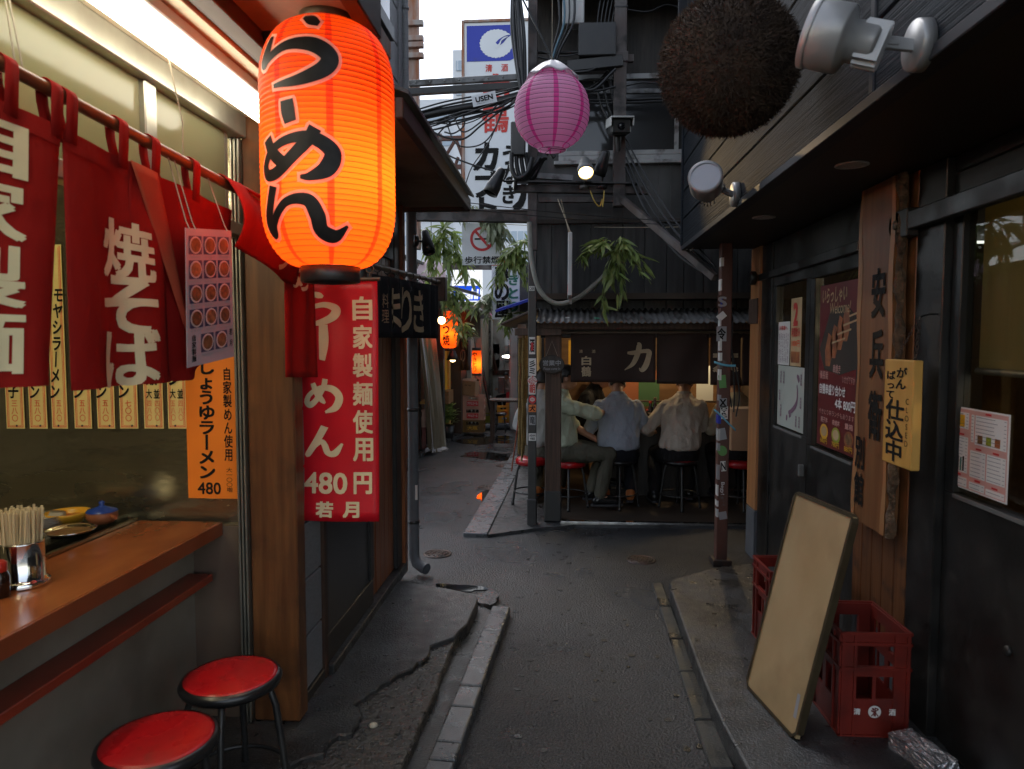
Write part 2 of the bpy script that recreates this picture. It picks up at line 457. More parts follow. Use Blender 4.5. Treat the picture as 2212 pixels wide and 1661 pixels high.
mat('metal_sheet', (0.085, 0.082, 0.078), 0.5, 0.2, col2=(0.055, 0.053, 0.05), ns=5, stretch=(1, 1, 0.4), bump=0.15, bs=20, grime=(0.03, 0.03, 0.03), gs=3)
mat('cream_panel', (0.36, 0.33, 0.27), 0.6, col2=(0.42, 0.39, 0.32), ns=6, stretch=(1, 1, .5), grime=(0.2, 0.17, 0.13), gs=4)
mat('white_panel', (0.58, 0.58, 0.56), 0.5, col2=(0.5, 0.5, 0.48), ns=6, grime=(0.33, 0.31, 0.28), gs=4, glo=0.55, ghi=0.7)
mat('far_white', (0.75, 0.76, 0.78), 0.6)
mat('far_glass', (0.42, 0.5, 0.58), 0.3)
mat('wall_taupe', (0.2, 0.17, 0.13), 0.5, col2=(0.25, 0.215, 0.17), ns=4, bump=0.05, grime=(0.13, 0.1, 0.075), gs=3, glo=0.5, ghi=0.75)
mat('panel_brown', (0.09, 0.06, 0.045), 0.5, col2=(0.12, 0.085, 0.06), ns=4)
mat('counter_top', (0.25, 0.066, 0.019), 0.22, col2=(0.31, 0.095, 0.028), ns=4, stretch=(2.5, 0.7, 1), spec=0.5, grime=(0.22, 0.06, 0.02), gs=5, glo=0.5, ghi=0.8)
mat('counter_edge', (0.2, 0.045, 0.014), 0.3, col2=(0.25, 0.06, 0.02), ns=5)
mat('shelf_red', (0.18, 0.028, 0.014), 0.3, col2=(0.23, 0.045, 0.02), ns=5)
mat('noren_red', (0.37, 0.014, 0.01), 0.85, col2=(0.29, 0.011, 0.008), ns=4, bump=0.8, bs=9, bdist=0.02, stretch=(1, 1, 0.45), transl=0.22, spec=0.2)
mat('noren_faded', (0.5, 0.1, 0.045), 0.85, col2=(0.42, 0.05, 0.03), ns=5, transl=0.2, spec=0.2)
mat('noren_black', (0.014, 0.015, 0.019), 0.9, col2=(0.022, 0.022, 0.026), ns=4, bump=0.3, bs=300, bdist=0.002, transl=0.05, spec=0.15)
mat('noren_stall', (0.045, 0.03, 0.026), 0.9, col2=(0.055, 0.037, 0.03), ns=3, bump=0.3, bs=300, bdist=0.002, transl=0.08, spec=0.15)  # dark cloth, tinted browner: brown lens-flare haze put into its colour
mat('print_cream', (0.72, 0.62, 0.38), 0.7, col2=(0.62, 0.53, 0.32), ns=9)
mat('print_tan', (0.42, 0.32, 0.2), 0.8, col2=(0.34, 0.25, 0.15), ns=12)
mat('print_dark_tan', (0.17, 0.1, 0.055), 0.85)
mat('ink', (0.006, 0.0055, 0.0055), 0.7, col2=(0.012, 0.011, 0.01), ns=20, spec=0.2)
mat('ink_gloss', (0.01, 0.009, 0.009), 0.5, col2=(0.02, 0.017, 0.016), ns=25, spec=0.25)
mat('ink_red', (0.55, 0.04, 0.03), 0.6)
mat('ink_vermilion', (0.8, 0.1, 0.025), 0.6)
mat('ink_green', (0.03, 0.16, 0.1), 0.6)
mat('ink_grey', (0.3, 0.3, 0.31), 0.6)
mat('print_white', (0.78, 0.77, 0.74), 0.55)
mat('strip_cream', (0.9, 0.72, 0.28), 0.65, col2=(0.82, 0.64, 0.24), ns=8)
mat('orange_paper', (0.86, 0.22, 0.012), 0.6, col2=(0.82, 0.2, 0.012), ns=6)
mat('banner_red', (0.56, 0.007, 0.018), 0.42, col2=(0.48, 0.006, 0.014), ns=3, bump=0.3, bs=5, bdist=0.012, spec=0.4)
mat('bamboo_rod', (0.14, 0.045, 0.02), 0.3, col2=(0.22, 0.08, 0.035), ns=5, stretch=(8, 0.8, 8), spec=0.6)
mat('pole_wood', (0.13, 0.09, 0.055), 0.45, col2=(0.09, 0.06, 0.035), ns=6)
mat('vinyl_red', (0.42, 0.008, 0.012), 0.33, col2=(0.33, 0.006, 0.01), ns=7, rvar=0.1, bump=0.12, bs=90, bdist=0.002, spec=0.5, grime=(0.2, 0.02, 0.015), gs=13, glo=0.6, ghi=0.75, rnd=0.06)
mat('rubber', (0.012, 0.012, 0.013), 0.28, spec=0.55)
mat('chopstick', (0.62, 0.47, 0.25), 0.6, col2=(0.68, 0.54, 0.32), ns=6, stretch=(10, 10, 0.6), rnd=0.1)
mat('yellow_plastic', (0.75, 0.4, 0.03), 0.35)
mat('blue_enamel', (0.02, 0.06, 0.3), 0.25)
mat('clay', (0.3, 0.1, 0.04), 0.5)
mat('food_red', (0.5, 0.05, 0.02), 0.5, col2=(0.65, 0.3, 0.05), ns=40)
mat('food_brown', (0.12, 0.06, 0.03), 0.45, col2=(0.3, 0.16, 0.06), ns=30)
mat('plate', (0.6, 0.58, 0.52), 0.3)
mat('soy', (0.02, 0.008, 0.005), 0.12)
mat('plastic_red', (0.42, 0.025, 0.014), 0.36, col2=(0.36, 0.02, 0.011), ns=6, grime=(0.2, 0.02, 0.012), gs=6, glo=0.5, ghi=0.8)
mat('crate_red', (0.2, 0.02, 0.012), 0.42, col2=(0.16, 0.015, 0.009), ns=6, grime=(0.08, 0.012, 0.008), gs=7, glo=0.5, ghi=0.75)
mat('crate_pink', (0.62, 0.36, 0.27), 0.45, col2=(0.56, 0.32, 0.24), ns=7, grime=(0.36, 0.22, 0.16), gs=6, glo=0.55, ghi=0.75)
mat('crate_yellow', (0.75, 0.42, 0.03), 0.42, col2=(0.68, 0.36, 0.025), ns=6)
mat('crate_brown', (0.22, 0.12, 0.025), 0.42, col2=(0.17, 0.09, 0.02), ns=6)
mat('crate_green', (0.33, 0.36, 0.035), 0.42, col2=(0.28, 0.3, 0.03), ns=6)
mat('crate_scarlet', (0.58, 0.02, 0.035), 0.4)
mat('label_red', (0.55, 0.02, 0.025), 0.5)
mat('cardboard', (0.38, 0.22, 0.12), 0.7, col2=(0.33, 0.185, 0.1), ns=5, bump=0.1)
mat('cardboard_pale', (0.45, 0.37, 0.25), 0.7, col2=(0.4, 0.33, 0.22), ns=5)
mat('veneer', (0.38, 0.26, 0.125), 0.5, col2=(0.44, 0.32, 0.17), ns=3, stretch=(2, 1, 0.7), grime=(0.27, 0.18, 0.085), gs=3, glo=0.5, ghi=0.8, bump=0.04)
mat('brass_edge', (0.1, 0.075, 0.04), 0.42, 0.5, col2=(0.07, 0.05, 0.028), ns=9)
mat('foil', (0.7, 0.7, 0.72), 0.2, 0.85, bump=1.0, bs=55, bdist=0.012)
mat('plank_wood', (0.16, 0.06, 0.018), 0.5, col2=(0.24, 0.1, 0.033), ns=3.5, stretch=(4, 4, 0.35), bump=0.2, bs=12, bdist=0.003)
mat('plank_sap', (0.4, 0.2, 0.08), 0.5, col2=(0.34, 0.16, 0.06), ns=8)
mat('bark', (0.06, 0.035, 0.02), 0.85, col2=(0.14, 0.085, 0.045), ns=28, bump=1.0, bs=40, bdist=0.02)
mat('wall_wood', (0.11, 0.038, 0.012), 0.5, col2=(0.18, 0.07, 0.023), ns=4, stretch=(6, 6, 0.35), bump=0.5, bs=16, bdist=0.004, rnd=0.12, grime=(0.06, 0.025, 0.012), gs=9, glo=0.56, ghi=0.68)
mat('pillar_wood', (0.34, 0.14, 0.05), 0.45, col2=(0.44, 0.2, 0.078), ns=3.5, stretch=(6, 6, 0.35), bump=0.15, bs=16)
mat('sign_yellow', (0.52, 0.28, 0.055), 0.5, col2=(0.6, 0.34, 0.08), ns=4, stretch=(5, 5, 0.5), bump=0.1, bs=14)
mat('base_grey', (0.085, 0.09, 0.1), 0.6, col2=(0.11, 0.115, 0.125), ns=9, bump=0.3, bs=60)
mat('blind', (0.44, 0.4, 0.24), 0.75, col2=(0.48, 0.43, 0.27), ns=3, transl=0.45)
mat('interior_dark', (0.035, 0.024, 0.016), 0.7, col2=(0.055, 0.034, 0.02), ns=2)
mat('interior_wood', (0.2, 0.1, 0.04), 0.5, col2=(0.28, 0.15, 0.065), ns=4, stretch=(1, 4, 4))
mat('menu_pink', (0.62, 0.33, 0.28), 0.5)
mat('poster_red', (0.16, 0.013, 0.013), 0.45, col2=(0.12, 0.011, 0.012), ns=3)
mat('poster_food', (0.45, 0.16, 0.05), 0.5, col2=(0.2, 0.06, 0.03), ns=14)
mat('poster_cream', (0.6, 0.45, 0.25), 0.5, col2=(0.5, 0.33, 0.16), ns=9)
mat('map_paper', (0.5, 0.53, 0.47), 0.5, col2=(0.45, 0.48, 0.42), ns=2)
mat('purple_print', (0.22, 0.12, 0.17), 0.6)
mat('paper', (0.72, 0.7, 0.66), 0.6, col2=(0.66, 0.64, 0.6), ns=5)
mat('laminate', (0.42, 0.38, 0.4), 0.18, col2=(0.36, 0.33, 0.35), ns=4, spec=0.5)
mat('photo_blue', (0.05, 0.05, 0.11), 0.3)
mat('soup', (0.3, 0.13, 0.05), 0.4, col2=(0.14, 0.06, 0.03), ns=60, rnd=0.4)
mat('bowl_white', (0.5, 0.46, 0.42), 0.4)
mat('sign_white', (0.72, 0.74, 0.76), 0.4, col2=(0.66, 0.68, 0.7), ns=2, grime=(0.5, 0.5, 0.48), gs=3, glo=0.6, ghi=0.8)
mat('sign_blue', (0.012, 0.03, 0.36), 0.4, grime=(0.03, 0.035, 0.16), gs=4, glo=0.58, ghi=0.75)
mat('tag_yellow', (0.6, 0.42, 0.08), 0.5)
mat('cable', (0.014, 0.014, 0.015), 0.4, spec=0.5)
mat('cable_blue', (0.08, 0.16, 0.21), 0.4)
mat('conduit', (0.3, 0.3, 0.27), 0.55, col2=(0.2, 0.2, 0.16), ns=9)
mat('rope_line', (0.35, 0.3, 0.22), 0.8)
mat('rope', (0.22, 0.14, 0.04), 0.85, col2=(0.13, 0.08, 0.022), ns=60, rnd=0.15)
mat('rope_red', (0.22, 0.06, 0.03), 0.85, rnd=0.1)
mat('cedar', (0.028, 0.016, 0.01), 0.9, col2=(0.06, 0.035, 0.02), ns=9, rnd=0.0)
mat('leaf', (0.16, 0.24, 0.06), 0.35, col2=(0.32, 0.38, 0.12), ns=14, transl=0.3, rnd=0.12)
mat('leaf_grey', (0.17, 0.2, 0.1), 0.35, col2=(0.3, 0.33, 0.2), ns=14, transl=0.25, rnd=0.12)
mat('twig', (0.05, 0.07, 0.04), 0.6)
mat('corrugated', (0.15, 0.148, 0.145), 0.55, 0.15, col2=(0.09, 0.087, 0.083), ns=6, grime=(0.04, 0.035, 0.03), gs=6, glo=0.5, ghi=0.68, bump=0.1)
mat('window_frame', (0.34, 0.34, 0.34), 0.5, 0.2, col2=(0.42, 0.42, 0.41), ns=8, grime=(0.12, 0.11, 0.1), gs=9, glo=0.5, ghi=0.65)
mat('window_dark', (0.035, 0.036, 0.037), 0.12, col2=(0.05, 0.05, 0.05), ns=1.5, spec=0.5)
mat('curtain_vinyl', (0.3, 0.25, 0.17), 0.25, col2=(0.22, 0.17, 0.11), ns=4, stretch=(3, 3, .3), transl=0.35)
mat('plastic_wrap', (0.75, 0.73, 0.74), 0.25, transl=0.3)
mat('ac_white', (0.6, 0.6, 0.57), 0.5, col2=(0.52, 0.52, 0.49), ns=5)
mat('skin', (0.42, 0.22, 0.14), 0.5, col2=(0.38, 0.19, 0.12), ns=9)
mat('hair', (0.012, 0.011, 0.011), 0.5, col2=(0.02, 0.018, 0.017), ns=60, stretch=(1, 1, .3), bump=0.6, bs=90, bdist=0.004)
mat('hair_grey', (0.06, 0.055, 0.05), 0.55, col2=(0.1, 0.09, 0.08), ns=60, bump=0.6, bs=90, bdist=0.004)
def shirt(n, c, s2=0.85): mat(n, c, 0.8, col2=tuple(x * s2 for x in c), ns=6, stretch=(1, 1, .6), bump=1.0, bs=9, bdist=0.05, transl=0.06, spec=0.2)
shirt('shirt_blue', (0.36, 0.4, 0.47)); shirt('shirt_green', (0.5, 0.54, 0.4)); shirt('shirt_beige', (0.5, 0.43, 0.36)); shirt('shirt_cream', (0.5, 0.45, 0.33)); shirt('shirt_grey', (0.4, 0.39, 0.37)); shirt('shirt_black', (0.014, 0.014, 0.015)); shirt('trouser_black', (0.013, 0.012, 0.013)); shirt('trouser_khaki', (0.11, 0.105, 0.08)); shirt('trouser_navy', (0.012, 0.013, 0.018))
mat('shoe_tan', (0.42, 0.14, 0.04), 0.35, col2=(0.36, 0.11, 0.03), ns=8)
mat('shoe_black', (0.012, 0.012, 0.012), 0.25)
mat('sole', (0.03, 0.03, 0.035), 0.6)
mat('green_poster', (0.05, 0.12, 0.05), 0.6)
mat('orange_poster', (0.28, 0.09, 0.035), 0.6)
mat('bottle', (0.03, 0.012, 0.006), 0.1)
mat('white_cloth', (0.66, 0.68, 0.64), 0.8)
mat('tape_blue', (0.14, 0.42, 0.55), 0.4)
mat('tape_green', (0.08, 0.4, 0.24), 0.4)
mat('sticker_green', (0.12, 0.3, 0.08), 0.5)
mat('sticker_orange', (0.7, 0.18, 0.03), 0.5)
mat('bracket', (0.2, 0.2, 0.19), 0.5, 0.4)
mat('lens_dark', (0.01, 0.01, 0.012), 0.1)
mat('lens_pale', (0.45, 0.48, 0.52), 0.12, spec=0.6)
mat('pink_paper_flat', (0.7, 0.12, 0.4), 0.6)
mat('green_stain', (0.06, 0.09, 0.05), 0.7)
paper_mat('lantern_orange', (0.95, 0.135, 0.012))
paper_mat('lantern_stripe', (0.78, 0.05, 0.01))
paper_mat('lantern_pink', (0.98, 0.56, 0.8), 0.6)
paper_mat('lantern_pink_stripe', (0.92, 0.13, 0.5), 0.6)
paper_mat('lantern_white', (0.85, 0.72, 0.75), 0.5)
mat('rib', (0.25, 0.03, 0.012), 0.6)
mat('rib_pink', (0.22, 0.08, 0.13), 0.6)
glass_mat('glass', (0.95, 0.95, 0.92), 0.5)
glass_mat('glass_dark', (0.75, 0.73, 0.66), 0.35)
mat('pane_frost', (0.34, 0.33, 0.2), 0.12, transl=0.62, spec=0.5)
emit_mat('tube_light', (1.0, 0.93, 0.74), 6.0)
emit_mat('tube_inner', (1.0, 0.9, 0.6), 14.0)
emit_mat('spot_glow', (1.0, 0.7, 0.26), 5.0)
emit_mat('bulb_glow', (1.0, 0.74, 0.34), 6.0)
emit_mat('sign_glow', (0.92, 0.96, 1.0), 0.5)
emit_mat('sign_glow_blue', (0.01, 0.06, 0.5), 0.7)
emit_mat('far_lamp', (1.0, 0.95, 0.85), 3.0)
paper_mat('letter_white', (0.95, 0.72, 0.55), 0.45)
# ================================================================== ground
MB().grid(lambda u, v: (-14 + 28 * u, -4 + 70 * v, 0), 1, 1, sm=False).build('road', 'asphalt', kind='structure')

PZ = 0.085            # height of the pavement steps beside the shops
def z8(x, y, z):      # bearings read off an enlarged view of the lower middle
    return at_z((1000 + x / 1.58) / 1.8517, (2050 + y / 1.58) / 1.8517, z)
crack = [(270, 1585), (330, 1555), (400, 1535), (470, 1520), (490, 1460), (520, 1430), (560, 1400), (610, 1402), (650, 1390), (660, 1360), (690, 1330), (685, 1305),
         (710, 1285), (690, 1230), (655, 1212), (690, 1180), (720, 1165), (760, 1128), (800, 1115), (830, 1080), (860, 1065), (890, 1055), (930, 1020), (985, 1000), (1030, 985), (1060, 945),
         (1090, 940), (1120, 915), (1140, 880), (1140, 840), (1170, 828), (1240, 805), (1290, 785), (1320, 750), (1335, 735)]
cr = [z8(x, y, PZ) for x, y in crack]
edge_far = [z8(x, y, PZ) for x, y in ((1375, 700), (1400, 640), (1425, 590), (1440, 545), (1425, 520), (1370, 505))]
far_edge = [z8(x, y, PZ) for x, y in ((1280, 485), (1150, 465), (985, 437))]
pave = thing('pavement', None, None, (-1.0, 3.3, 0)); pave['kind'] = 'structure'
poly = [(-3.2, 1.2), (-1.0, 1.2), (cr[0].x - 0.05, 2.35)] + [(p.x, p.y) for p in cr] + [(p.x, p.y) for p in edge_far] + [(p.x, p.y) for p in far_edge] + [(-3.2, 4.6)]
MB().prism(poly, -0.05, PZ).build('slab', 'concrete', pave, world=True, bevel=0.006)
edge_near = [z8(x, y, PZ - 0.02) for x, y in ((1330, 765), (1300, 800), (1255, 900), (1240, 940), (1205, 1020), (1185, 1100), (1140, 1200), (1085, 1310), (1045, 1420), (1000, 1520), (950, 1620))]
poly2 = [(p.x - 0.012, p.y) for p in cr] + [(p.x, p.y) for p in edge_near] + [(edge_near[-1].x - 0.03, 2.2), (edge_near[-1].x - 0.1, 1.2), (-1.06, 1.2), (cr[0].x - 0.1, 2.3)]
MB().prism(poly2, -0.06, PZ - 0.022).build('worn_slab', 'worn_concrete', pave, world=True, bevel=0.008)
# the gutter channel and the kerb stones of the left side
gut = thing('gutter', None, None, (-0.5, 3.2, 0)); gut['kind'] = 'structure'
kr = [z8(*p, 0.055) for p in ((1645, 590), (1272, 1640))]      # right edge of the kerb line, far and near
kd = (kr[1] - kr[0]); kd.z = 0
kn = Vector((kd.y, -kd.x, 0)).normalized()
if kn.x > 0: kn = -kn                                           # towards the shops
KW = 0.105
fars = kr[0]; L_ = kd.length; ku = kd.normalized()
pl = [fars + kn * KW, fars + ku * (L_ + 1.3) + kn * KW]
gp = [(pl[0].x, pl[0].y), (pl[1].x, pl[1].y), (pl[1].x - 0.25, pl[1].y), (-0.62, 3.0), (-0.6, 4.3)]
MB().prism(gp, -0.05, 0.014).build('channel', 'gutter', gut, world=True)
joints = [z8(1580, 745, 0.055), z8(1540, 835, 0.055), z8(1430, 1095, 0.055), z8(1372, 1225, 0.055), z8(1300, 1450, 0.055), z8(1268, 1562, 0.055)]
ts = [0.0] + [(j - fars).dot(ku) for j in joints] + [L_ + 0.25, L_ + 0.75, L_ + 1.3]
for i in range(len(ts) - 1):
    a, b = ts[i] + 0.003, ts[i + 1] - 0.003
    P = [fars + ku * a, fars + ku * b, fars + ku * b + kn * KW, fars + ku * a + kn * KW]
    dz = random.uniform(-0.004, 0.004)
    MB().prism([(p.x, p.y) for p in P], -0.05, 0.055 + dz).build('kerb_stone', 'kerb_stone', gut, world=True, bevel=0.009, seg=2)
# puddle and broken patch at the end of the pavement
def puddle(pts, z, name='puddle', mt='puddle', kind='structure', label=None, cat=None):
    b = MB(); b.prism([(p[0], p[1]) for p in pts], z - 0.003, z)
    o = b.build(name, mt, kind=kind, label=label, cat=cat); return o
def blob(cx, cy_, rx, ry, n=26, jit=0.2, rot=0.0):
    out = []
    ph = [random.uniform(0, 6.3) for _ in range(4)]
    for i in range(n):
        a = 2 * PI * i / n; r = 1 + jit * (math.sin(2 * a + ph[0]) * .5 + math.sin(3 * a + ph[1]) * .5 + math.sin(5 * a + ph[2]) * .35 + math.sin(9 * a + ph[3]) * 0.2)
        x, y = rx * r * math.cos(a), ry * r * math.sin(a)
        out.append((cx + x * math.cos(rot) - y * math.sin(rot), cy_ + x * math.sin(rot) + y * math.cos(rot)))
    return out
g = z8(1330, 490, 0.0); puddle(blob(g.x, g.y + 0.03, 0.2, 0.05, jit=0.3, rot=-0.12), 0.007)
g = z8(1500, 545, 0.02); MB().prism(blob(g.x, g.y, 0.075, 0.11, jit=0.2), -0.01, 0.03).build('broken_slab', 'mud', kind='structure')
for (u, v, rx, ry, ro) in ((1068, 1065, 0.12, 0.5, -0.05), (1050, 1125, 0.09, 0.4, -0.05), (1085, 985, 0.5, 0.35, 0), (1052, 950, 0.5, 0.5, 0)):
    p = at_z(u, v, 0); puddle(blob(p.x, p.y, rx, ry, jit=0.35, rot=ro), 0.004)
# loose chips of concrete on the worn slab
for i in range(26):
    x, y = random.choice([(780, 1355), (700, 1100), (1000, 1050), (850, 1230), (1060, 1130), (910, 1430)])
    p = z8(x + random.uniform(-130, 90), y + random.uniform(-60, 70), PZ - 0.022)
    if i == 0: p = z8(780, 1355, PZ - 0.022)
    s = 0.02 if i == 0 else random.uniform(0.004, 0.009)
    b = MB(); b.ball((0, 0, s * 0.35), (s, s * 0.8, s * 0.6), 6, 4)
    o = b.build('stone_chip', 'concrete' if i else 'cream_panel', label='larger pale chip of concrete lying on the worn pavement beside the crack' if i == 0 else 'small crumb of concrete on the worn edge of the left pavement', cat='stone chip', group='chips on the worn pavement')
    if i == 0: del o['group']
    o.location = p; o.rotation_euler = (random.uniform(-.3, .3), 0, random.uniform(0, 6))
# right-hand step with its curved edge, and the sunken gutter stones before it
redge = [(1640, 1216), (1600, 1218), (1560, 1222), (1520, 1231), (1480, 1243), (1455, 1251), (1446, 1258), (1449, 1275), (1462, 1310), (1476, 1350), (1492, 1395), (1512, 1450), (1536, 1510), (1562, 1565), (1590, 1615), (1614, 1661), (1680, 1790), (1790, 2000)]
rp = [at_z(u, v, PZ + .01) for u, v in redge]
st = thing('entrance_step', None, None, (1.1, 3.2, 0)); st['kind'] = 'structure'
MB().prism([(p.x, p.y) for p in rp] + [(1.9, 1.2), (3.0, 1.2), (3.0, 5.15)], -0.05, PZ + .01).build('slab', 'concrete', st, world=True, bevel=0.012, seg=2)
rg = thing('gutter', None, None, (0.58, 3.2, 0)); rg['kind'] = 'structure'
gl = [at_z(*p, 0.012) for p in ((1408, 1258), (1425, 1310), (1447, 1380), (1468, 1450), (1500, 1555), (1536, 1661), (1590, 1830), (1650, 2010))]
gr = [at_z(*p, 0.012) for p in ((1430, 1258), (1450, 1310), (1476, 1380), (1500, 1450), (1540, 1555), (1588, 1661), (1660, 1830), (1740, 2010))]
for i in range(len(gl) - 1):
    a, b, c, d = gl[i], gl[i + 1], gr[i + 1], gr[i]
    e = 0.012
    P = [a.lerp(b, e), b.lerp(a, e), c.lerp(d, e), d.lerp(c, e)]
    MB().prism([(p.x, p.y) for p in (a.lerp(b, e), a.lerp(b, 1 - e), d.lerp(c, 1 - e), d.lerp(c, e))], -0.05, 0.014 + random.uniform(-.003, .003)).build('kerb_stone', 'gutter_dark', rg, world=True, bevel=0.006)
# far kerb beside the alley and the paved strip in front of the stall
fk = thing('gutter', None, None, (-0.7, 7.5, 0)); fk['kind'] = 'structure'
f0, f1 = at_z(1000, 1152, 0.03), at_z(1108, 975, 0.03)
fd = (f1 - f0); fl = fd.length; fu = fd.normalized(); fn = Vector((fu.y, -fu.x, 0))
if fn.x < 0: fn = -fn
k = 0.0
while k < fl + 4:
    l = 0.58
    a, b = f0 + fu * (k + .004), f0 + fu * (k + l - .004)
    MB().prism([(p.x, p.y) for p in (a, b, b + fn * .2, a + fn * .2)], -0.05, 0.03 + random.uniform(-.003, .003)).build('kerb_stone', 'kerb_stone', fk, world=True, bevel=0.006)
    k += l
q = f0 + fn * .207
MB().prism([(q.x, q.y), (q.x + fu.x * 12, q.y + fu.y * 12), (3, 18), (3, 6.15), (0.1, 6.02), (-0.2, 5.9)], -0.05, 0.026).build('stall_pavement', 'concrete', kind='structure')
MB().prism([(-6, 7.6), (-1.98, 7.6), (-1.92, 10.2), (-1.62, 12.2), (-1.3, 14.5), (-1.2, 24), (-6, 24)], -0.05, 0.045).build('far_pavement', 'gutter', kind='structure', bevel=0.01)

gs_ = MB(); rgm = random.Random(17)
for k in range(70):
    x, y = rgm.uniform(-.3, .55), rgm.uniform(2.4, 6.0)
    gs_.prism(blob(x, y, rgm.uniform(.006, .02), rgm.uniform(.006, .018), 9, .15), .0005, .0035)
for k in range(30):
    x, y = rgm.uniform(-1.5, -.75), rgm.uniform(6, 10); gs_.prism(blob(x, y, rgm.uniform(.008, .022), rgm.uniform(.006, .018), 9, .15), .0005, .0035)
gs_.build('gum_spots', 'gutter_dark', kind='stuff')
def manhole(u, v, r, label):
    p = at_z(u, v, 0); t = thing('manhole_cover', label, 'manhole cover', (p.x, p.y, 0.0), random.uniform(0, 3), None)
    MB().lathe([(r * 0.86, -0.01), (r * 0.86, 0.006), (r * 0.9, 0.009), (r, 0.009), (r * 1.02, 0.0)], 32).build('frame', 'iron', t)
    b = MB(); b.lathe([(0.0005, 0.005), (r * 0.85, 0.005), (r * 0.85, -0.01)], 32)
    for i in range(-3, 4):
        for j in range(-3, 4):
            x, y = i * r * .24, j * r * .24
            if math.hypot(x, y) < r * .75: b.box((x, y, 0.007), (r * .12, r * .12, 0.006), rot=(0, 0, 0.78 * ((i + j) % 2)))
    b.build('cover', 'iron', t)
manhole(945, 1197, 0.105, 'small round iron manhole cover on the wet road left, beside the drainpipe corner')
manhole(1385, 1210, 0.105, 'small dark manhole cover on the road in front of the counter stall')
manhole(1058, 1053, 0.13, 'round manhole cover in the alley next to the long kerb puddle')
manhole(1093, 1006, 0.13, 'manhole cover by the kerb under the rope curtain, farther up the alley')
# ================================================================== ramen counter shop on the left
PY = 2.66             # front face of its end wall and post
shop = thing('ramen_shop', 'open-fronted noodle counter shop with lit beige eaves on the left', 'building', (-1.8, 1.9, 0))
def S(b, n, mt, **k): return b.build(n, mt, shop, world=True, **k)
S(MB().bx(-1.222, -1.035, PY, PY + .09, 0.09, 2.46), 'post', 'post_wood', bevel=0.006)
b = MB(); b.bx(-1.2, -1.15, PY + .01, PY + .07, 0.05, 0.092); b.bx(-1.09, -1.06, PY + .01, PY + .07, 0.05, 0.092)
S(b, 'post_foot', 'iron')
S(MB().bx(-1.6, -1.232, PY + .03, PY + .06, 0.05, 0.865), 'end_panel', 'panel_brown')
S(MB().bx(-1.5, -1.47, -0.2, PY + .03, 0.0, 0.83), 'front_wall', 'wall_taupe')
b = MB(); b.bx(-1.69, -1.352, -0.2, PY + .028, 0.832, 0.882); S(b, 'counter_top', 'counter_top', bevel=0.004)
S(MB().bx(-1.352, -1.347, -0.2, PY + .028, 0.829, 0.8795), 'counter_edge', 'counter_edge')
S(MB().bx(-1.47, -1.372, -0.2, PY - .01, 0.655, 0.685), 'under_shelf', 'shelf_red', bevel=0.003)
S(MB().bx(-1.71, -1.693, -0.2, PY + .02, 0.80, 0.895), 'counter_rim', 'stainless')
S(MB().bx(-4.4, -1.24, PY + .062, PY + .1, 0.0, 2.7), 'end_wall', 'stainless')
S(MB().bx(-2.7, -1.76, -0.2, PY + .06, 0.55, 0.90), 'kitchen_bench', 'stainless')
S(MB().bx(-4.5, -4.4, -0.4, PY + .1, 0, 2.75), 'back_wall', 'cream_panel')
S(MB().bx(-4.4, -1.2, -0.5, -0.4, 0, 2.75), 'near_wall', 'cream_panel')
S(MB().bx(-4.4, -1.25, -0.4, PY + .06, 2.55, 2.6), 'ceiling', 'ceiling_cream')
# upper lights over the opening
S(MB().bx(-1.28, -1.2, -0.4, PY, 2.36, 2.44), 'head_rail', 'aluminium', bevel=0.004)
S(MB().bx(-1.27, -1.215, -0.4, PY, 1.99, 2.04), 'transom_rail', 'aluminium', bevel=0.004)
for y in (0.62, 1.35, 2.07):
    S(MB().bx(-1.262, -1.222, y - .03, y + .03, 2.04, 2.36), 'mullion', 'aluminium', bevel=0.004)
for i, (y0, y1) in enumerate(((-0.4, .59), (.65, 1.32), (1.38, 2.04), (2.1, PY - .09))):
    S(MB().bx(-1.246, -1.241, y0, y1, 2.04, 2.36), 'pane', 'pane_frost')
for x in (-1.257, -1.243, -1.229):
    S(MB().bx(x - .004, x + .004, PY - .02, PY + .028, 0.09, 2.36), 'jamb_track', 'aluminium', bevel=0.002)
b = MB()
for y in (PY - .085,): b.bx(-1.27, -1.24, y - .012, y + .012, 2.04, 2.36)
S(b, 'mullion', 'aluminium')
# eaves: painted strip beside the tube, brown beam, wide beige soffit
S(MB().bx(-1.22, -0.97, -0.4, PY + .08, 2.46, 2.5), 'soffit_strip', 'ceiling_cream', bevel=0.003)
b = MB(); b.bx(-1.205, -1.17, -0.4, PY + .05, 2.44, 2.462); b.bx(-1.16, -1.15, -0.4, 2.2, 2.447, 2.462); S(b, 'moulding', 'ceiling_cream', bevel=0.003)
S(MB().bx(-0.97, -0.9, -0.4, PY + .08, 2.47, 2.56), 'beam', 'eave_brown', bevel=0.004)
EY = 2.12
S(MB().bx(-0.9, -0.6, -0.4, EY, 2.52, 2.55), 'soffit', 'soffit_beige')
S(MB().bx(-0.6, -0.55, -0.4, EY + .04, 2.5, 2.64), 'eave_board', 'eave_brown', bevel=0.004)
S(MB().bx(-0.9, -0.6, EY, EY + .04, 2.49, 2.64), 'gable_board', 'black_paint', bevel=0.004)
S(MB().bx(-1.3, -0.9, PY + .082, PY + .1, 2.44, 2.7), 'gable_board', 'eave_brown', bevel=0.004)
S(MB().bx(-4.5, -0.9, -0.5, PY + .1, 2.7, 2.76), 'roof', 'metal_sheet')
S(MB().bx(-0.9, -0.53, -0.5, EY + .06, 2.641, 2.69), 'eave_roof', 'metal_sheet')
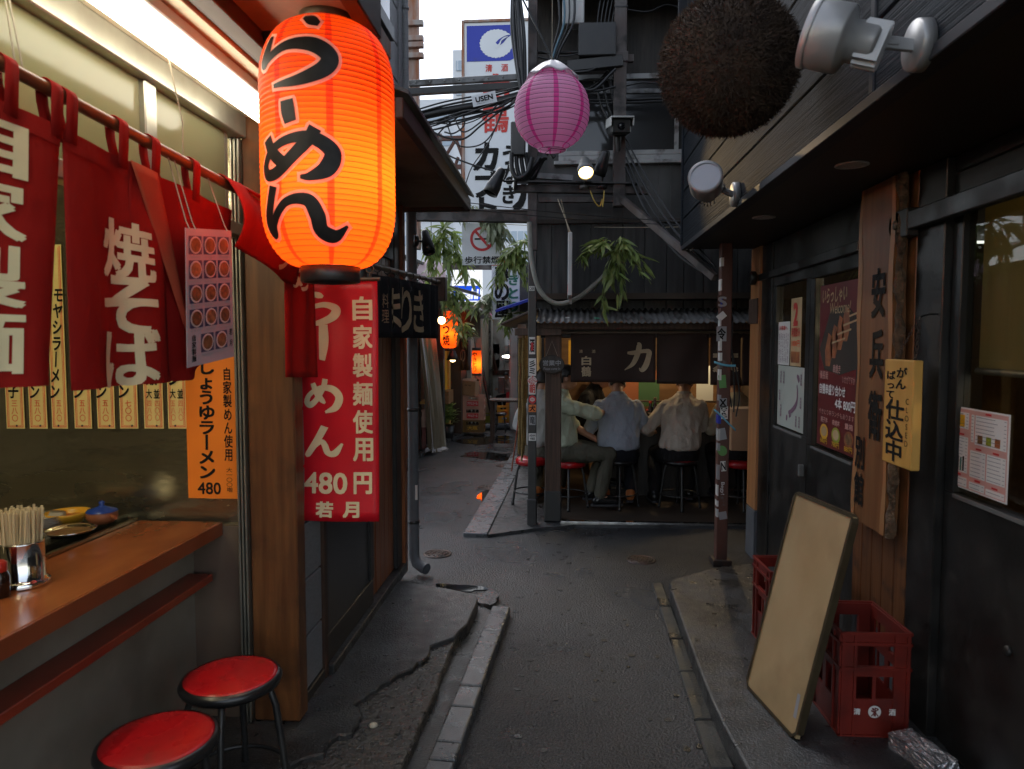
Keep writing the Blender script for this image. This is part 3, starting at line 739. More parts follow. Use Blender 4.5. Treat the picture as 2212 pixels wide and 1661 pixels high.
S(MB().bx(-0.62, -0.56, EY + .0405, EY + .2, 2.5, 2.56), 'bracket_block', 'orange_rust', bevel=0.004)
# strip lamp under the eave
la = thing('strip_lamp', 'long white fluorescent strip lamp under the noodle shop eave', 'lamp', (-1.06, 1.3, 2.4))
MB().bx(-1.105, -1.02, -0.3, PY - .1, 2.425, 2.46).build('housing', 'white_panel', la, world=True, bevel=0.004)
b = MB(); b.tube([(-1.062, -0.28, 2.395), (-1.062, PY - .12, 2.395)], 0.033, 14); b.build('tube', 'tube_light', la, world=True)
lb = thing('strip_lamp', 'glowing strip lamp inside the noodle shop seen through the upper panes', 'lamp', (-1.9, 1.2, 2.5))
MB().bx(-1.95, -1.85, 0.0, 2.2, 2.52, 2.55).build('housing', 'white_panel', lb, world=True)
b = MB(); b.tube([(-1.9, 0.02, 2.49), (-1.9, 2.18, 2.49)], 0.028, 12); b.build('tube', 'tube_inner', lb, world=True)

# ------------------------------------------------ red shop curtain on its rod
r0, r1 = at_x(0, 136, -1.12), at_x(502, 405, -1.03)
rd = (r1 - r0).normalized()
rA, rB = r0 - rd * 1.0, at_x(690, 500, -0.965)
rod = thing('curtain_rod', 'reddish brown rod the red shop curtain hangs from', 'rod', r0)
b = MB(); b.tube([rA, r0, r1, rB], 0.0145, 12)
b.build('pole', 'bamboo_rod', rod, world=True)
for dy in (-.008, .012):
    b = MB(); p = at_x(42, 165, -1.115); b.tube([p + Vector((0, dy, 0.012)), p + Vector((-.03, dy * .3, .22)), p + Vector((-.06, 0, .33))], 0.0022, 5); b.build('hanging_string', 'rope_line', rod, world=True)
p = at_x(395, 345, -1.05); b = MB(); b.tube([p, p + Vector((0, .005, .1)), p + Vector((-.05, 0, .36))], 0.0018, 5)
b.build('hanging_string', 'rope_line', rod, world=True)
nor = thing('shop_curtain', 'red fabric shop curtain with cream brush lettering above the noodle counter', 'curtain', (r0.x, 1.9, 1.5))
def rod_at(y):
    if y < r1.y: t = (y - r0.y) / (r1.y - r0.y); return r0.lerp(r1, t)
    t = (y - r1.y) / (rB.y - r1.y); return r1.lerp(rB, t)
BZ = 1.487
def panel_fn(y0, y1, z0=BZ, amp=0.012, waves=2.2, ph=0.0, taper=0.0, curl=0.0, out=0.0):
    """y0..y1 along the rod; returns f(u, v): v = 0 at the top hem, 1 at the bottom; z0 may vary along u"""
    def f(u, v):
        y = y0 + (y1 - y0) * u
        q = rod_at(y)
        zt = q.z - 0.075
        zb = z0(u) if callable(z0) else z0
        yy = y + taper * v * (u - .5)
        x = q.x + 0.004 + amp * (0.25 + 0.75 * v) * math.sin(2 * PI * waves * u + ph) + curl * v * v * math.sin(PI * u) + out * v
        return Vector((x, yy, zt + (zb - zt) * v))
    return f
def cloth_place(f, u0, v0, wu, hv, off=0.004):
    """middle of the writing at (u0, v0); metres to u, v"""
    def pl(x, y):
        u, v = u0 + x / wu, v0 - y / hv
        p = f(u, v); e = 0.01
        a = f(min(1, u + e), v) - f(max(0, u - e), v); c = f(u, min(1, v + e)) - f(u, max(0, v - e))
        n = a.cross(c); n.normalize()
        if n.x < 0: n = -n
        return p + n * off
    return pl
def loop(par, y, w=0.03):
    q = rod_at(y); d = (rod_at(y + .01) - q).normalized()
    b = MB()
    prof = []
    for k in range(9):
        a = PI * (k / 8); prof.append((math.cos(a) * 0.0185, math.sin(a) * 0.0185))
    prof = [(0.012, -0.1)] + [(0.017, -0.03)] + prof + [(-0.017, -0.03), (-0.004, -0.1)]
    vs = []
    for px, pz in prof:
        for s_ in (-w / 2, w / 2): vs.append(q + d * s_ + Vector((px, 0, pz)))
    b.add(vs, [(2 * i, 2 * i + 1, 2 * i + 3, 2 * i + 2) for i in range(len(prof) - 1)], 0, True)
    b.build('hanging_loop', 'noren_red', par, world=True, solid=0.003)
def yat(u): return at_x(u, 700, -1.12 + .09 * u / 502 + .004).y
pans = {}
def panel(key, y0, y1, loops, mt='noren_red', nu=30, nv=24, **k):
    f = panel_fn(y0, y1, **k)
    b = MB(); b.grid(f, nu, nv)
    o = b.build('cloth_panel', mt, nor, world=True, solid=0.0022)
    def hem(v0, v1, off):
        def g(u, v):
            p = f(u, v0 + (v1 - v0) * v); return p + Vector((off, 0, 0))
        return g
    for va, vb, nm in ((0.0, 0.075, 'top_hem'), (0.965, 1.0, 'bottom_hem')):
        bh = MB(); bh.grid(hem(va, vb, 0.003), nu, 1); bh.build(nm, mt, o, world=True)
    for y in loops: loop(o, y)
    pans[key] = (f, o, abs(y1 - y0)); return o
zz = at_x(160, 822, -1.08)
panel('a', 0.95, yat(156), (1.02, yat(42), yat(158) - .02), amp=0.026, waves=2.3, ph=1.0, taper=-0.15, z0=1.505)
panel('b', yat(160), yat(365), (yat(162) + .015, yat(283)), amp=0.02, waves=1.4, ph=0.4, taper=0.02, z0=1.488)
panel('c', yat(300), yat(505), (yat(350), yat(432)), amp=0.024, waves=1.7, ph=2.4, taper=-0.03, out=-0.03, z0=lambda u: 1.487 + 0.075 * max(0, (u - .55) / .45) ** 1.2)
f, o, wd = pans['a']; H_ = 0.55
for i, ch in enumerate('自家製麺'):
    letters(ch, 'print_cream', o, (0.165, 0.118), cloth_place(f, 0.69, 0.145 + i * 0.232, wd, H_), bold=0.025, maxlen=0.02)
f, o, wd = pans['b']
vs0 = [(1170, 515), (1080, 955), (1070, 1390)]
for ch, vv in zip('焼そば', (0.40, 0.64, 0.875)):
    letters(ch, 'print_cream', o, (0.148, 0.135), cloth_place(f, 0.60, vv, wd, H_), bold=0.028, maxlen=0.02)
# faded turned-back edge of the middle panel
f2 = panel_fn(yat(297), yat(352), amp=0.004, waves=0.5, out=0.014, z0=1.62)
def turned(u, v):
    a = f2(u, v); sh = 0.16 * v
    return a + Vector((0.012, sh * (1 - .6 * u) - .0 + 0.05 * v, 0))
b = MB(); b.grid(turned, 6, 18); b.build('turned_edge', 'noren_faded', nor, world=True, solid=0.002)
# panel thrown up over the rod
ya, yb = yat(488), at_x(615, 500, -.995).y
def flip(u, v):
    y = ya + (yb - ya) * u; q = rod_at(min(y, rB.y)); q = Vector((q.x, y, q.z))
    if v < 0.25:
        a = PI * (1 - v / 0.25); return q + Vector((0.02 * math.cos(a), 0, 0.02 * math.sin(a)))
    w_ = (v - .25) / .75
    return q + Vector((0.02 + 0.05 * math.sin(w_ * PI * .8) + .012 * math.sin(u * 9 + v * 3), -0.02 * w_, -0.2 * w_ - 0.06 * w_ * u + 0.01 * math.sin(u * 7)))
b = MB(); b.grid(flip, 18, 24); o = b.build('cloth_panel', 'noren_red', nor, world=True, solid=0.003)
def fpl(x, y):
    u, v = 0.62 + x / (yb - ya), 0.62 - y / 0.27; return flip(u, v) + Vector((0.006, -0.002, 0))
letters('ソ', 'print_cream', o, (0.09, 0.09), lambda x, y: fpl(x, y - .045), bold=0.01, maxlen=0.02)
letters('丨', 'print_cream', o, (0.02, 0.075), lambda x, y: fpl(x, y + .06), bold=0.02, maxlen=0.02)
# last panel, hanging in front of the banner
f = panel_fn(yat(612) - 0.07, rB.y + 0.0, amp=0.01, waves=2.0, ph=0.5, z0=1.455)
pb0, pb1 = at_x(613, 815, -1.0), at_x(684, 815, -0.955)
def last(u, v):
    top = rod_at(pb0.y + (pb1.y - pb0.y) * u)
    top = Vector((-0.99 + .03 * u, pb0.y + (pb1.y - pb0.y) * u, top.z - .03))
    bot = pb0.lerp(pb1, u)
    return top.lerp(bot, v) + Vector((0.008 * math.sin(u * 12 + v), 0.006 * math.sin(u * 9), 0))
b = MB(); b.grid(last, 16, 20); o = b.build('cloth_panel', 'noren_red', nor, world=True, solid=0.0025)
letters('め', 'print_cream', o, (0.1, 0.1), lambda x, y: last(0.52 + x / 0.24, 0.33 - y / .58) + Vector((0.006, -0.006, 0)), bold=0.02, maxlen=0.02)

# laminated photo menu hung on strings
lt, lbm = at_x(400, 492, -1.01), at_x(404, 795, -1.0)
rt, rbm = at_x(499, 498, -0.985), at_x(505, 770, -0.98)
men = thing('photo_menu', 'laminated sheet of small bowl photographs hanging in front of the red curtain', 'menu', (lt.x, lt.y, lbm.z))
def mq(u, v):
    return lt.lerp(rt, u).lerp(lbm.lerp(rbm, u), v)
def mp(u, v, off=0.002): return mq(u, v) + Vector((off, -off * .4, 0))
b = MB(); b.grid(lambda u, v: mq(u, v), 4, 6, sm=False); b.build('sheet', 'laminate', men, world=True, solid=0.0015)
cells = [(c, r) for r in range(4) for c in range(3)] + [(0.72, 4.05), (1.72, 4.05)]
for c, r in cells:
    u0, v0 = 0.055 + c * 0.305, 0.055 + r * 0.178
    b = MB(); b.grid(lambda u, v: mp(u0 + .265 * u, v0 + .135 * v), 1, 1, sm=False); ph = b.build('photograph', 'photo_blue', men, world=True)
    def disc(rr, off):
        cen = (u0 + .1325, v0 + .0675)
        vs = [mp(cen[0] + rr * .125 * math.cos(a * PI / 8), cen[1] + rr * .066 * math.sin(a * PI / 8), off) for a in range(16)]
        return vs
    b = MB(); b.add(disc(.98, .003), [tuple(range(16))]); b.build('bowl', 'bowl_white', ph, world=True)
    b = MB(); b.add(disc(.8, .004), [tuple(range(16))]); b.build('soup', 'soup', ph, world=True)
    b = MB(); b.grid(lambda u, v: mp(u0 + .02 + .22 * u, v0 + .148 + .012 * v), 1, 1, sm=False); b.build('caption', 'ink_grey', ph, world=True)
letters('自家製麺', 'ink', men, (0.016, 0.1), lambda x, y: mp(0.13 + x / .2, .87 - y / .52), vertical=True, bold=.02)
letters('若月', 'ink', men, (0.014, 0.07), lambda x, y: mp(0.93 + x / .2, .84 - y / .52), vertical=True, bold=.02, pitch=1.6)
for u in (0.08, 0.2, 0.9): b = MB(); b.tube([mp(u, 0.01), mp(u, -.05) + Vector((-.01, 0, 0)), rod_at(mp(u, 0).y) + Vector((-.0, 0, .0))], 0.0016, 5); b.build('string', 'rope_line', men, world=True)

# ------------------------------------------------ paper strips on the end wall
WY = PY + .058
def wall_pt(u, v, off=0.0): 
    p = at_y(u, v, WY - off); return p
strips = [(6, 54, '餃子', '三八〇', 'with gyoza dumplings priced 380'), (56, 103, '塩ラーメン', '五八〇', 'second from the left below the curtain'), (105, 147, 'モヤシラーメン', '五八〇', 'ending just left of the curtain split'),
          (154, 199, 'みそラーメン', '五八〇', 'fourth along under the lettered panel edge'), (204, 249, 'キムチラーメン', '五八〇', 'fifth along, below the lettered curtain panel'), (253, 299, 'チャーシューメン', '七〇〇', 'priced 700 in red'),
          (306, 354, '焼飯', '', 'with two columns of red prices 480 and 400'), (358, 404, 'つけメン', '', 'half hidden by the orange sheet')]
for i, (u0, u1, nm, pr, lab) in enumerate(strips):
    off = 0.002 + 0.0012 * (i % 2)
    tl, br = wall_pt(u0, 730, off), wall_pt(u1, 926, off)
    wdt = br.x - tl.x; top = 1.98; cx = (tl.x + br.x) / 2; yy = tl.y
    t = thing('price_strip', 'cream paper price strip with red border ' + lab, 'price strip', (cx, yy, br.z), group='price strips on the noodle shop wall')
    MB().bx(tl.x, br.x, yy, yy + .001, br.z, top).build('paper', 'strip_cream', t, world=True)
    for k, ins in enumerate((0.006, 0.012)):
        b = MB(); w_ = 0.0028 if k == 0 else 0.0016
        for xx in (tl.x + ins, br.x - ins - w_): b.bx(xx, xx + w_, yy - .0012, yy - .0006, br.z + ins, top - ins)
        b.bx(tl.x + ins, br.x - ins, yy - .0019, yy - .0013, br.z + ins, br.z + ins + w_)
        b.build('border', 'ink_vermilion', t, world=True)
    pl = lambda z: plane_place((cx, yy - .002, z), (1, 0, 0), (0, 0, 1))
    nch = len(nm); hh = 0.062 * nch
    zb = br.z + (0.125 if pr else 0.175)
    letters(nm, 'ink', t, (wdt * .56, hh), pl(zb + hh / 2), bold=.03, vertical=True, slant=0.08)
    if pr: letters(pr, 'ink_vermilion', t, (wdt * .34, 0.085), pl(br.z + 0.072), bold=.01, vertical=True)
    else:
        for s_, a, c in ((-1, '大', '四八〇' if i == 6 else '五八〇'), (1, '並', '四〇〇' if i == 6 else '四八〇')):
            q = plane_place((cx + s_ * wdt * .2, yy - .002, br.z + .072), (1, 0, 0), (0, 0, 1))
            letters(c, 'ink_vermilion', t, (wdt * .24, 0.08), q, vertical=True)
            q = plane_place((cx + s_ * wdt * .2, yy - .002, br.z + .14), (1, 0, 0), (0, 0, 1))
            letters(a, 'ink', t, (wdt * .3, 0.036), q, bold=.02)
    b = MB(); b.ball((cx + random.uniform(-.01, .015), yy - .002, br.z + .012), (.004, .003, .004), 8, 5); b.build('drawing_pin', 'black_iron', t, world=True)
# orange sheet
tl, br = wall_pt(400, 782, .006), wall_pt(515, 1077, .006)
og = thing('orange_sheet', 'orange handwritten soy sauce noodle sheet priced 480 by the window jamb', 'sign', ((tl.x + br.x) / 2, tl.y, br.z))
yy = tl.y - .004; cx = (tl.x + br.x) / 2; W_ = br.x - tl.x; Hh = tl.z - br.z
MB().bx(tl.x, br.x, yy, yy + .0012, br.z, tl.z + .04).build('paper', 'orange_paper', og, world=True)
def opl(fx, fz): return plane_place((tl.x + W_ * fx, yy - .001, tl.z - Hh * fz), (1, 0, 0), (0, 0, 1))
letters('しょうゆラーメン', 'ink', og, (W_ * .3, Hh * .86), opl(.42, .42), vertical=True, bold=.035, slant=.02, pitch=.95)
letters('480', 'ink', og, (W_ * .46, Hh * .085), opl(.43, .925), bold=.02)
letters('自家製めん使用', 'ink', og, (W_ * .17, Hh * .68), opl(.84, .38), vertical=True, bold=.02)
letters('大一〇〇増', 'ink', og, (W_ * .12, Hh * .18), opl(.84, .86), vertical=True)

# ------------------------------------------------ things on the counter
cup_p = at_z(52, 1262, 0.882)
cup = thing('chopstick_cup', 'shiny steel cup of chopsticks on the noodle counter', 'cup', (cup_p.x, cup_p.y, 0.882))
cr_ = 0.056
MB().lathe([(0.001, 0.001), (cr_ * 1.22, 0.001), (cr_ * 1.25, 0.004), (cr_ * 1.2, 0.009), (cr_ * 1.22, 0.012), (cr_ * 1.1, 0.018), (cr_, 0.024), (cr_, 0.126), (cr_ * 1.03, 0.13), (cr_ * .96, 0.131), (cr_ * .94, 0.11), (cr_ * .94, 0.02), (0.001, 0.019)], 40).build('body', 'chrome', cup)
cs = MB(); cs.box((0, 0, 0.0975), (0.0066, 0.0048, 0.195)); cs = cs.build('chopstick', 'chopstick', label='pale disposable chopstick standing in the steel cup', cat='chopstick', group='chopsticks in the steel cup', bevel=0.0008)
first = True
for k in range(84):
    rr = cr_ * .86 * math.sqrt((k + .5) / 84); a = k * 2.39996
    o = cs if first else cs.copy()
    if not first: COL.objects.link(o)
    first = False
    o.location = (cup_p.x + rr * math.cos(a), cup_p.y + rr * math.sin(a), 0.882 + 0.022 + random.uniform(0, .012))
    o.rotation_euler = (-math.sin(a) * .1 * rr / cr_ + random.uniform(-.02, .02), math.cos(a) * .1 * rr / cr_ + random.uniform(-.02, .02), random.uniform(0, 3))
bp_ = at_z(3, 1290, 0.882)
so = thing('sauce_bottle', 'dark soy sauce bottle with a red cap at the left end of the counter', 'bottle', (bp_.x - .005, bp_.y, 0.882))
MB().lathe([(.001, 0), (.022, 0), (.026, .004), (.026, .06), (.02, .075), (.018, .08)], 24).build('glass_body', 'soy', so)
MB().lathe([(.019, .072), (.021, .074), (.021, .098), (.014, .104), (.001, .105)], 24).build('cap', 'plastic_red', so)
def dish(name, u, v, z, r, h, mt, label, cat, food=None):
    p = at_y(u, v, z); z = .90; t = thing(name, label, cat, (p.x, p.y, z))
    MB().lathe([(.001, 0), (r * .6, 0), (r * .92, h * .8), (r, h), (r * 1.04, h), (r * .95, h * .75), (r * .6, h * .15), (.001, h * .15)], 36).build('body', mt, t)
    if food: MB().lathe([(.001, h * .62), (r * .6, h * .6), (r * .86, h * .55)], 24).build('food', food, t)
    return t
dish('bowl', 148, 1140, 2.56, 0.075, 0.045, 'yellow_plastic', 'yellow plastic bowl of red pickles behind the counter', 'bowl', 'food_red')
dish('steel_tray', 150, 1162, 2.4, 0.085, 0.022, 'chrome', 'shallow steel dish in front of the yellow bowl behind the counter', 'dish', 'food_brown')
for k in range(5):
    p = at_y(95, 1130, 2.5); MB().lathe([(.001, 0), (.045, 0), (.07, .012), (.072, .014), (.045, .003), (.001, .003)], 28).build('plate', 'plate', label='small plate in the stack behind the steel chopstick cup', cat='plate', group='stacked plates behind the counter').location = (p.x, p.y, .90 + k * .008)
p = at_y(222, 1150, 2.58); pt = thing('lidded_pot', 'small brown pot with a blue lid at the end of the kitchen bench', 'pot', (p.x, p.y, .90))
MB().lathe([(.001, 0), (.04, 0), (.055, .02), (.055, .04), (.05, .045)], 28).build('body', 'clay', pt)
MB().lathe([(.056, .044), (.05, .052), (.012, .064), (.008, .07), (.012, .078), (.006, .084), (.001, .085)], 28).build('lid', 'blue_enamel', pt)
b = MB(); b.tube([(.05, -.02, .03), (.075, -.035, .028), (.08, -.038, .028)], .007, 8); b.build('handle', 'clay', pt)

# ------------------------------------------------ stools
def make_stool(name, label, group, r=0.165, h=0.49, legr=0.0115, thick=0.04, rimh=0.03, ring=True, rim=True):
    t = thing(name, label, 'stool', group=group)
    if rim:
        MB().lathe([(r * .9, h - thick), (r * 1.0, h - thick + .004), (r * 1.035, h - thick * .5), (r * 1.0, h - .008), (r * .94, h - .004)], 40).build('rim', 'rubber', t)
        MB().lathe([(.0005, h + .004), (r * .5, h + .003), (r * .85, h - .001), (r * .95, h - .006), (r * .95, h - .02)], 40).build('seat', 'vinyl_red', t)
    else:
        MB().lathe([(.0005, h + .002), (r * .6, h + .001), (r * .9, h - .006), (r * 1.0, h - .022), (r * 1.0, h - thick), (r * .9, h - thick - .01), (.0005, h - thick - .01)], 40).build('seat', 'vinyl_red', t)
    for k in range(4):
        a = PI / 4 + k * PI / 2
        b = MB(); c, s_ = math.cos(a), math.sin(a)
        b.tube([Vector((c * r * .55, s_ * r * .55, h - thick + .004)), Vector((c * r * .78, s_ * r * .78, h - thick - .02)), Vector((c * r * .9, s_ * r * .9, h - thick - .08)), Vector((c * r * 1.18, s_ * r * 1.18, 0.012))], legr, 10)
        l = b.build('leg', 'black_iron', t)
        MB().lathe([(.001, 0), (legr * 1.3, 0), (legr * 1.3, .03), (legr, .033)], 10, M=Matrix.Translation((c * r * 1.18, s_ * r * 1.18, 0))).build('rubber_foot', 'rubber', l)
    MB().lathe([(r * .9, h - thick - .006), (.001, h - thick - .006)], 24).build('seat_plate', 'black_iron', t)
    if ring:
        rr = r * 1.1; b = MB(); b.tube([(rr * math.cos(2 * PI * i / 32), rr * math.sin(2 * PI * i / 32), .14) for i in range(32)], .008, 8, closed=True); b.build('foot_ring', 'black_iron', t)
    return t
p = at_z(341, 1590, .49)
st0 = make_stool('counter_stool', 'red topped stool nearest the camera at the bottom left', 'stools at the noodle counter', 0.158)
st0.location = (p.x, p.y, 0); st0.rotation_euler = (0, 0, .3)
p = at_z(499, 1455, .49)
dup(st0, (p.x, p.y, 0), 1.0, 'red topped stool beside the wooden post, behind the nearest stool')
# ================================================================== big orange lantern
LY = 2.05
lc = at_y(710, 325, LY); LR = 0.187
ztop, zbot = at_y(710, 60, LY).z, at_y(710, 578, LY).z
LH = ztop - zbot
lan = thing('paper_lantern', 'large glowing orange paper lantern with black brush lettering under the eave', 'lantern', (lc.x, lc.y, zbot))
def lrad(t):         # t = 0 bottom .. 1 top
    e = 0.26
    def sh(q): return math.sqrt(max(0, 1 - (1 - q) ** 2.2))
    a = min(1, t / e); c = min(1, (1 - t) / e)
    return LR * (0.42 + 0.58 * sh(a)) if t < .5 else LR * (0.4 + 0.6 * sh(c))
NR = 46
prof = []
for i in range(NR):
    for k in range(4):
        t = (i + k / 4) / NR
        prof.append((lrad(t) + 0.0022 * math.sin(PI * k / 4), t * LH))
prof.append((lrad(1), LH))
NS = 128
def stripe(i, j):
    a = (j + .5) / NS * 8
    return 1 if abs((a + 0.06) % 1 - .5) < 0.068 else 0
MB().lathe(prof, NS, mfun=stripe).build('paper_shell', ['lantern_orange', 'lantern_stripe'], lan)
b = MB()
for i in range(1, NR):
    r = lrad(i / NR) + .0004
    b.tube([(r * math.cos(2 * PI * k / 48), r * math.sin(2 * PI * k / 48), i / NR * LH) for k in range(48)], 0.0008, 4, closed=True)
b.build('rib', 'rib', lan)
MB().lathe([(.001, LH + .05), (LR * .38, LH + .05), (LR * .41, LH + .045), (LR * .42, LH - .004), (LR * .36, LH - .006)], 48).build('top_cap', 'brass_edge', lan)
MB().lathe([(LR * .40, .004), (LR * .455, .002), (LR * .455, -.04), (LR * .435, -.044), (LR * .40, -.042), (LR * .40, .002)], 48).build('bottom_cap', 'black_paint', lan)
b = MB(); b.tube([(0, 0, LH + .05), (0, 0, LH + .11)], .01, 10); b.tube([(-.05, -.02, LH + .04), (-.03, 0, LH + .1), (0, 0, LH + .14), (.03, 0, LH + .1), (.05, -.02, LH + .04)], .0025, 6); b.tube([(0, 0, LH + .1), (0, 0, 2.52 - zbot)], .004, 6)
b.build('hanger', 'brass_edge', lan)
# brush lettering; unit box: x -0.5..0.5, y 0 (bottom)..1 (top)
ra = [[(-.02, .945, .03), (.06, .925, .1), (.13, .9, .05)],
      [(-.3, .86, .05), (-.33, .78, .1), (-.36, .725, .09), (-.3, .745, .07), (-.12, .79, .08), (.09, .785, .12), (.21, .73, .13), (.16, .665, .12), (-.02, .615, .085), (-.24, .6, .03)]]
cho = [[(-.12, .525, .11), (-.11, .47, .12), (-.09, .415, .1)]]
me_ = [[(-.33, .355, .1), (-.28, .29, .1), (-.2, .24, .1), (-.12, .215, .07)],
       [(.1, .385, .1), (.05, .33, .1), (-.08, .25, .1), (-.22, .18, .1), (-.33, .175, .09), (-.355, .225, .08), (-.28, .29, .07), (-.1, .335, .075), (.08, .335, .1), (.22, .27, .125), (.18, .19, .13), (.06, .15, .07), (-.02, .148, .03)]]
nn_ = [[(-.27, .115, .09), (-.31, .03, .095), (-.36, -.06, .1), (-.33, -.11, .1), (-.29, -.06, .08), (-.14, .03, .07), (.03, .035, .1), (.1, -.035, .12), (.13, -.11, .115), (.24, -.135, .095), (.335, -.085, .02)]]
face_a = math.atan2(-lc.y, -lc.x)                # towards the viewer's side of the alley
def lan_place(off):
    def pl(x, y):
        z = LH * (0.205 + y * .785)
        t = max(0.02, min(.98, z / LH))
        a = face_a - 0.36 + x * 1.86              # angle round the shell
        r = lrad(t) + off
        return Vector((r * math.cos(a), r * math.sin(a), z))
    return pl
XM, YM = 1.86 * LR, .785 * LH
for nm, stx in (('lettering', ra), ('lettering', cho), ('lettering', me_), ('lettering', nn_)):
    stx = [[(x * XM, y * YM, w_ * XM * .98) for x, y, w_ in s_] for s_ in stx]
    V, Fc = brush2d(stx, 0.0085, 10, 6); pl0 = lan_place(0.0042); pl = lambda x, y: pl0(x / XM, y / YM)
    b = MB(); b.add([pl(*q) for q in V], Fc); o = b.build('letter_outline', 'letter_white', lan)
    V, Fc = brush2d(stx, 0.0, 10, 6); pl1 = lan_place(0.0058); pl = lambda x, y: pl1(x / XM, y / YM)
    b = MB(); b.add([pl(*q) for q in V], Fc); b.build('lettering', 'ink_gloss', o)
ld = bpy.data.lights.new('lantern_bulb', 'POINT'); ld.energy = 2.8; ld.color = (1.0, 0.72, 0.36); ld.shadow_soft_size = 0.035
lo = bpy.data.objects.new('lantern_bulb', ld); COL.objects.link(lo); lo.parent = lan; lo.location = (0.03, 0, LH * .36)

# ================================================================== red banner
BY = 2.84
tl, br = at_y(633, 606, BY), at_y(821, 1127, BY)
W_, Hh = br.x - tl.x, tl.z - br.z
ban = thing('banner', 'hanging red vinyl banner with cream lettering and price 480 yen', 'banner', ((tl.x + br.x) / 2, BY, br.z))
def bf(u, v): return Vector((tl.x + W_ * u + .004 * math.sin(v * 5), BY + 0.008 * math.sin(u * 4 + v * 3) + .006 * math.sin(v * 9 + 1), tl.z - Hh * v))
b = MB(); b.grid(bf, 12, 24); b.build('cloth', 'banner_red', ban, world=True, solid=0.0012)
def bpl(fx, fy):
    return lambda x, y: bf(fx + x / W_, fy - y / Hh) + Vector((0, -.003, 0))
def bput(body, fx, fy, w_, h_, bold, **k): letters(body, 'print_cream', ban, (W_ * w_, Hh * h_), bpl(fx, fy), bold=bold, maxlen=.04, **k)
def bbrush(strokes, fx, fy, w_, h_):
    strokes = [[(x, y, q * 1.3) for x, y, q in s_] for s_ in strokes]
    V, Fc = brush2d(strokes, 0.0, 8, 4)
    x0, x1 = min(q[0] for q in V), max(q[0] for q in V); y0, y1 = min(q[1] for q in V), max(q[1] for q in V)
    pl = bpl(fx, fy)
    b = MB(); b.add([pl(((q[0] - x0) / (x1 - x0) - .5) * W_ * w_, ((q[1] - y0) / (y1 - y0) - .5) * Hh * h_) for q in V], Fc); b.build('lettering', 'print_cream', ban, world=True)
ra2 = [[(.3, .95, .1), (.45, .9, .14), (.55, .85, .06)], [(.1, .8, .1), (.05, .6, .13), (.08, .48, .12), (.3, .56, .1), (.6, .62, .13), (.85, .5, .17), (.8, .28, .18), (.5, .1, .14), (.1, .02, .04)]]
me2 = [[(.2, .86, .1), (.3, .6, .13), (.45, .4, .12), (.55, .3, .05)], [(.55, .98, .12), (.5, .75, .12), (.3, .4, .12), (.12, .25, .13), (.03, .35, .12), (.12, .55, .1), (.4, .72, .11), (.75, .7, .15), (.95, .48, .17), (.85, .2, .16), (.55, .05, .05)]]
n2 = [[(.52, 1.0, .16), (.35, .6, .15), (.1, .08, .13), (.06, .02, .1), (.2, .25, .1), (.42, .48, .12), (.52, .35, .13), (.6, .1, .14), (.78, .08, .16), (.98, .42, .05)]]
bbrush(ra2, .3, .115, .5, .14)
bbrush([[(.5, 1, .3), (.52, .5, .34), (.45, 0, .2)]], .34, .255, .12, .15)
bbrush(me2, .34, .475, .48, .145)
bbrush(n2, .34, .665, .48, .135)
for i, ch in enumerate('自家製麺使用'):
    bput(ch, .815, .115 + i * .1165, .225, .093, .03)
bput('480', .36, .84, .52, .085, .024)
bput('円', .81, .838, .2, .085, .04)
bput('若', .35, .95, .2, .062, .045)
bput('月', .67, .95, .18, .062, .045)
b = MB(); b.tube([(tl.x - .03, BY, tl.z + .004), (br.x + .012, BY, tl.z + .004)], .008, 10); b.tube([(br.x - .03, BY, tl.z + .01), (br.x - .03, BY, tl.z + .03)], .003, 6)
b.tube([(br.x - .03 + .016 * math.cos(i * PI / 8), BY, tl.z + .045 + .016 * math.sin(i * PI / 8)) for i in range(16)], .0025, 6, closed=True)
b.tube([(tl.x + .06, BY, tl.z), (tl.x + .06, BY - .01, 2.5)], .0018, 5); b.tube([(br.x - .03, BY, tl.z + .06), (br.x - .05, BY - .01, 2.5)], .0018, 5)
b.build('hanging_bar', 'pole_wood', ban, world=True)
for fx, fy in ((.045, .895),):
    c = bf(fx, fy); b = MB(); b.tube([(c.x + .011 * math.cos(i * PI / 8), c.y - .002, c.z + .011 * math.sin(i * PI / 8)) for i in range(16)], .003, 6, closed=True); b.tube([c, (c.x - .04, c.y - .01, c.z - .003)], .003, 6)
    b.build('eyelet', 'brass_edge', ban, world=True)
# ================================================================== narrow bar next door on the left
WX = -1.07
bar = thing('bar_house', 'narrow two-storey bar with grey siding and dark doors past the noodle shop', 'building', (-1.6, 3.7, 0))
def S(b, n, mt, **k): return b.build(n, mt, bar, world=True, **k)
zs = [0.13, 0.36, 0.60, 0.84, 1.08, 1.32, 1.56, 1.8, 2.04, 2.28, 2.47]
for i in range(len(zs) - 1):
    S(MB().bx(WX - .03, WX, 2.765, 3.03, zs[i] + .004, zs[i + 1] - .004), 'siding_board', 'siding_grey', bevel=0.004)
S(MB().bx(WX - .2, WX - .03, 2.77, 4.68, 0.05, 4.6), 'core_wall', 'black_paint')
S(MB().bx(WX - .03, WX + .008, 2.765, 3.04, 0.06, 0.13), 'base_board', 'black_paint', bevel=.004)
S(MB().bx(WX - .03, WX + .012, 3.036, 3.075, 0.06, 2.47), 'door_frame', 'eave_brown', bevel=.003)
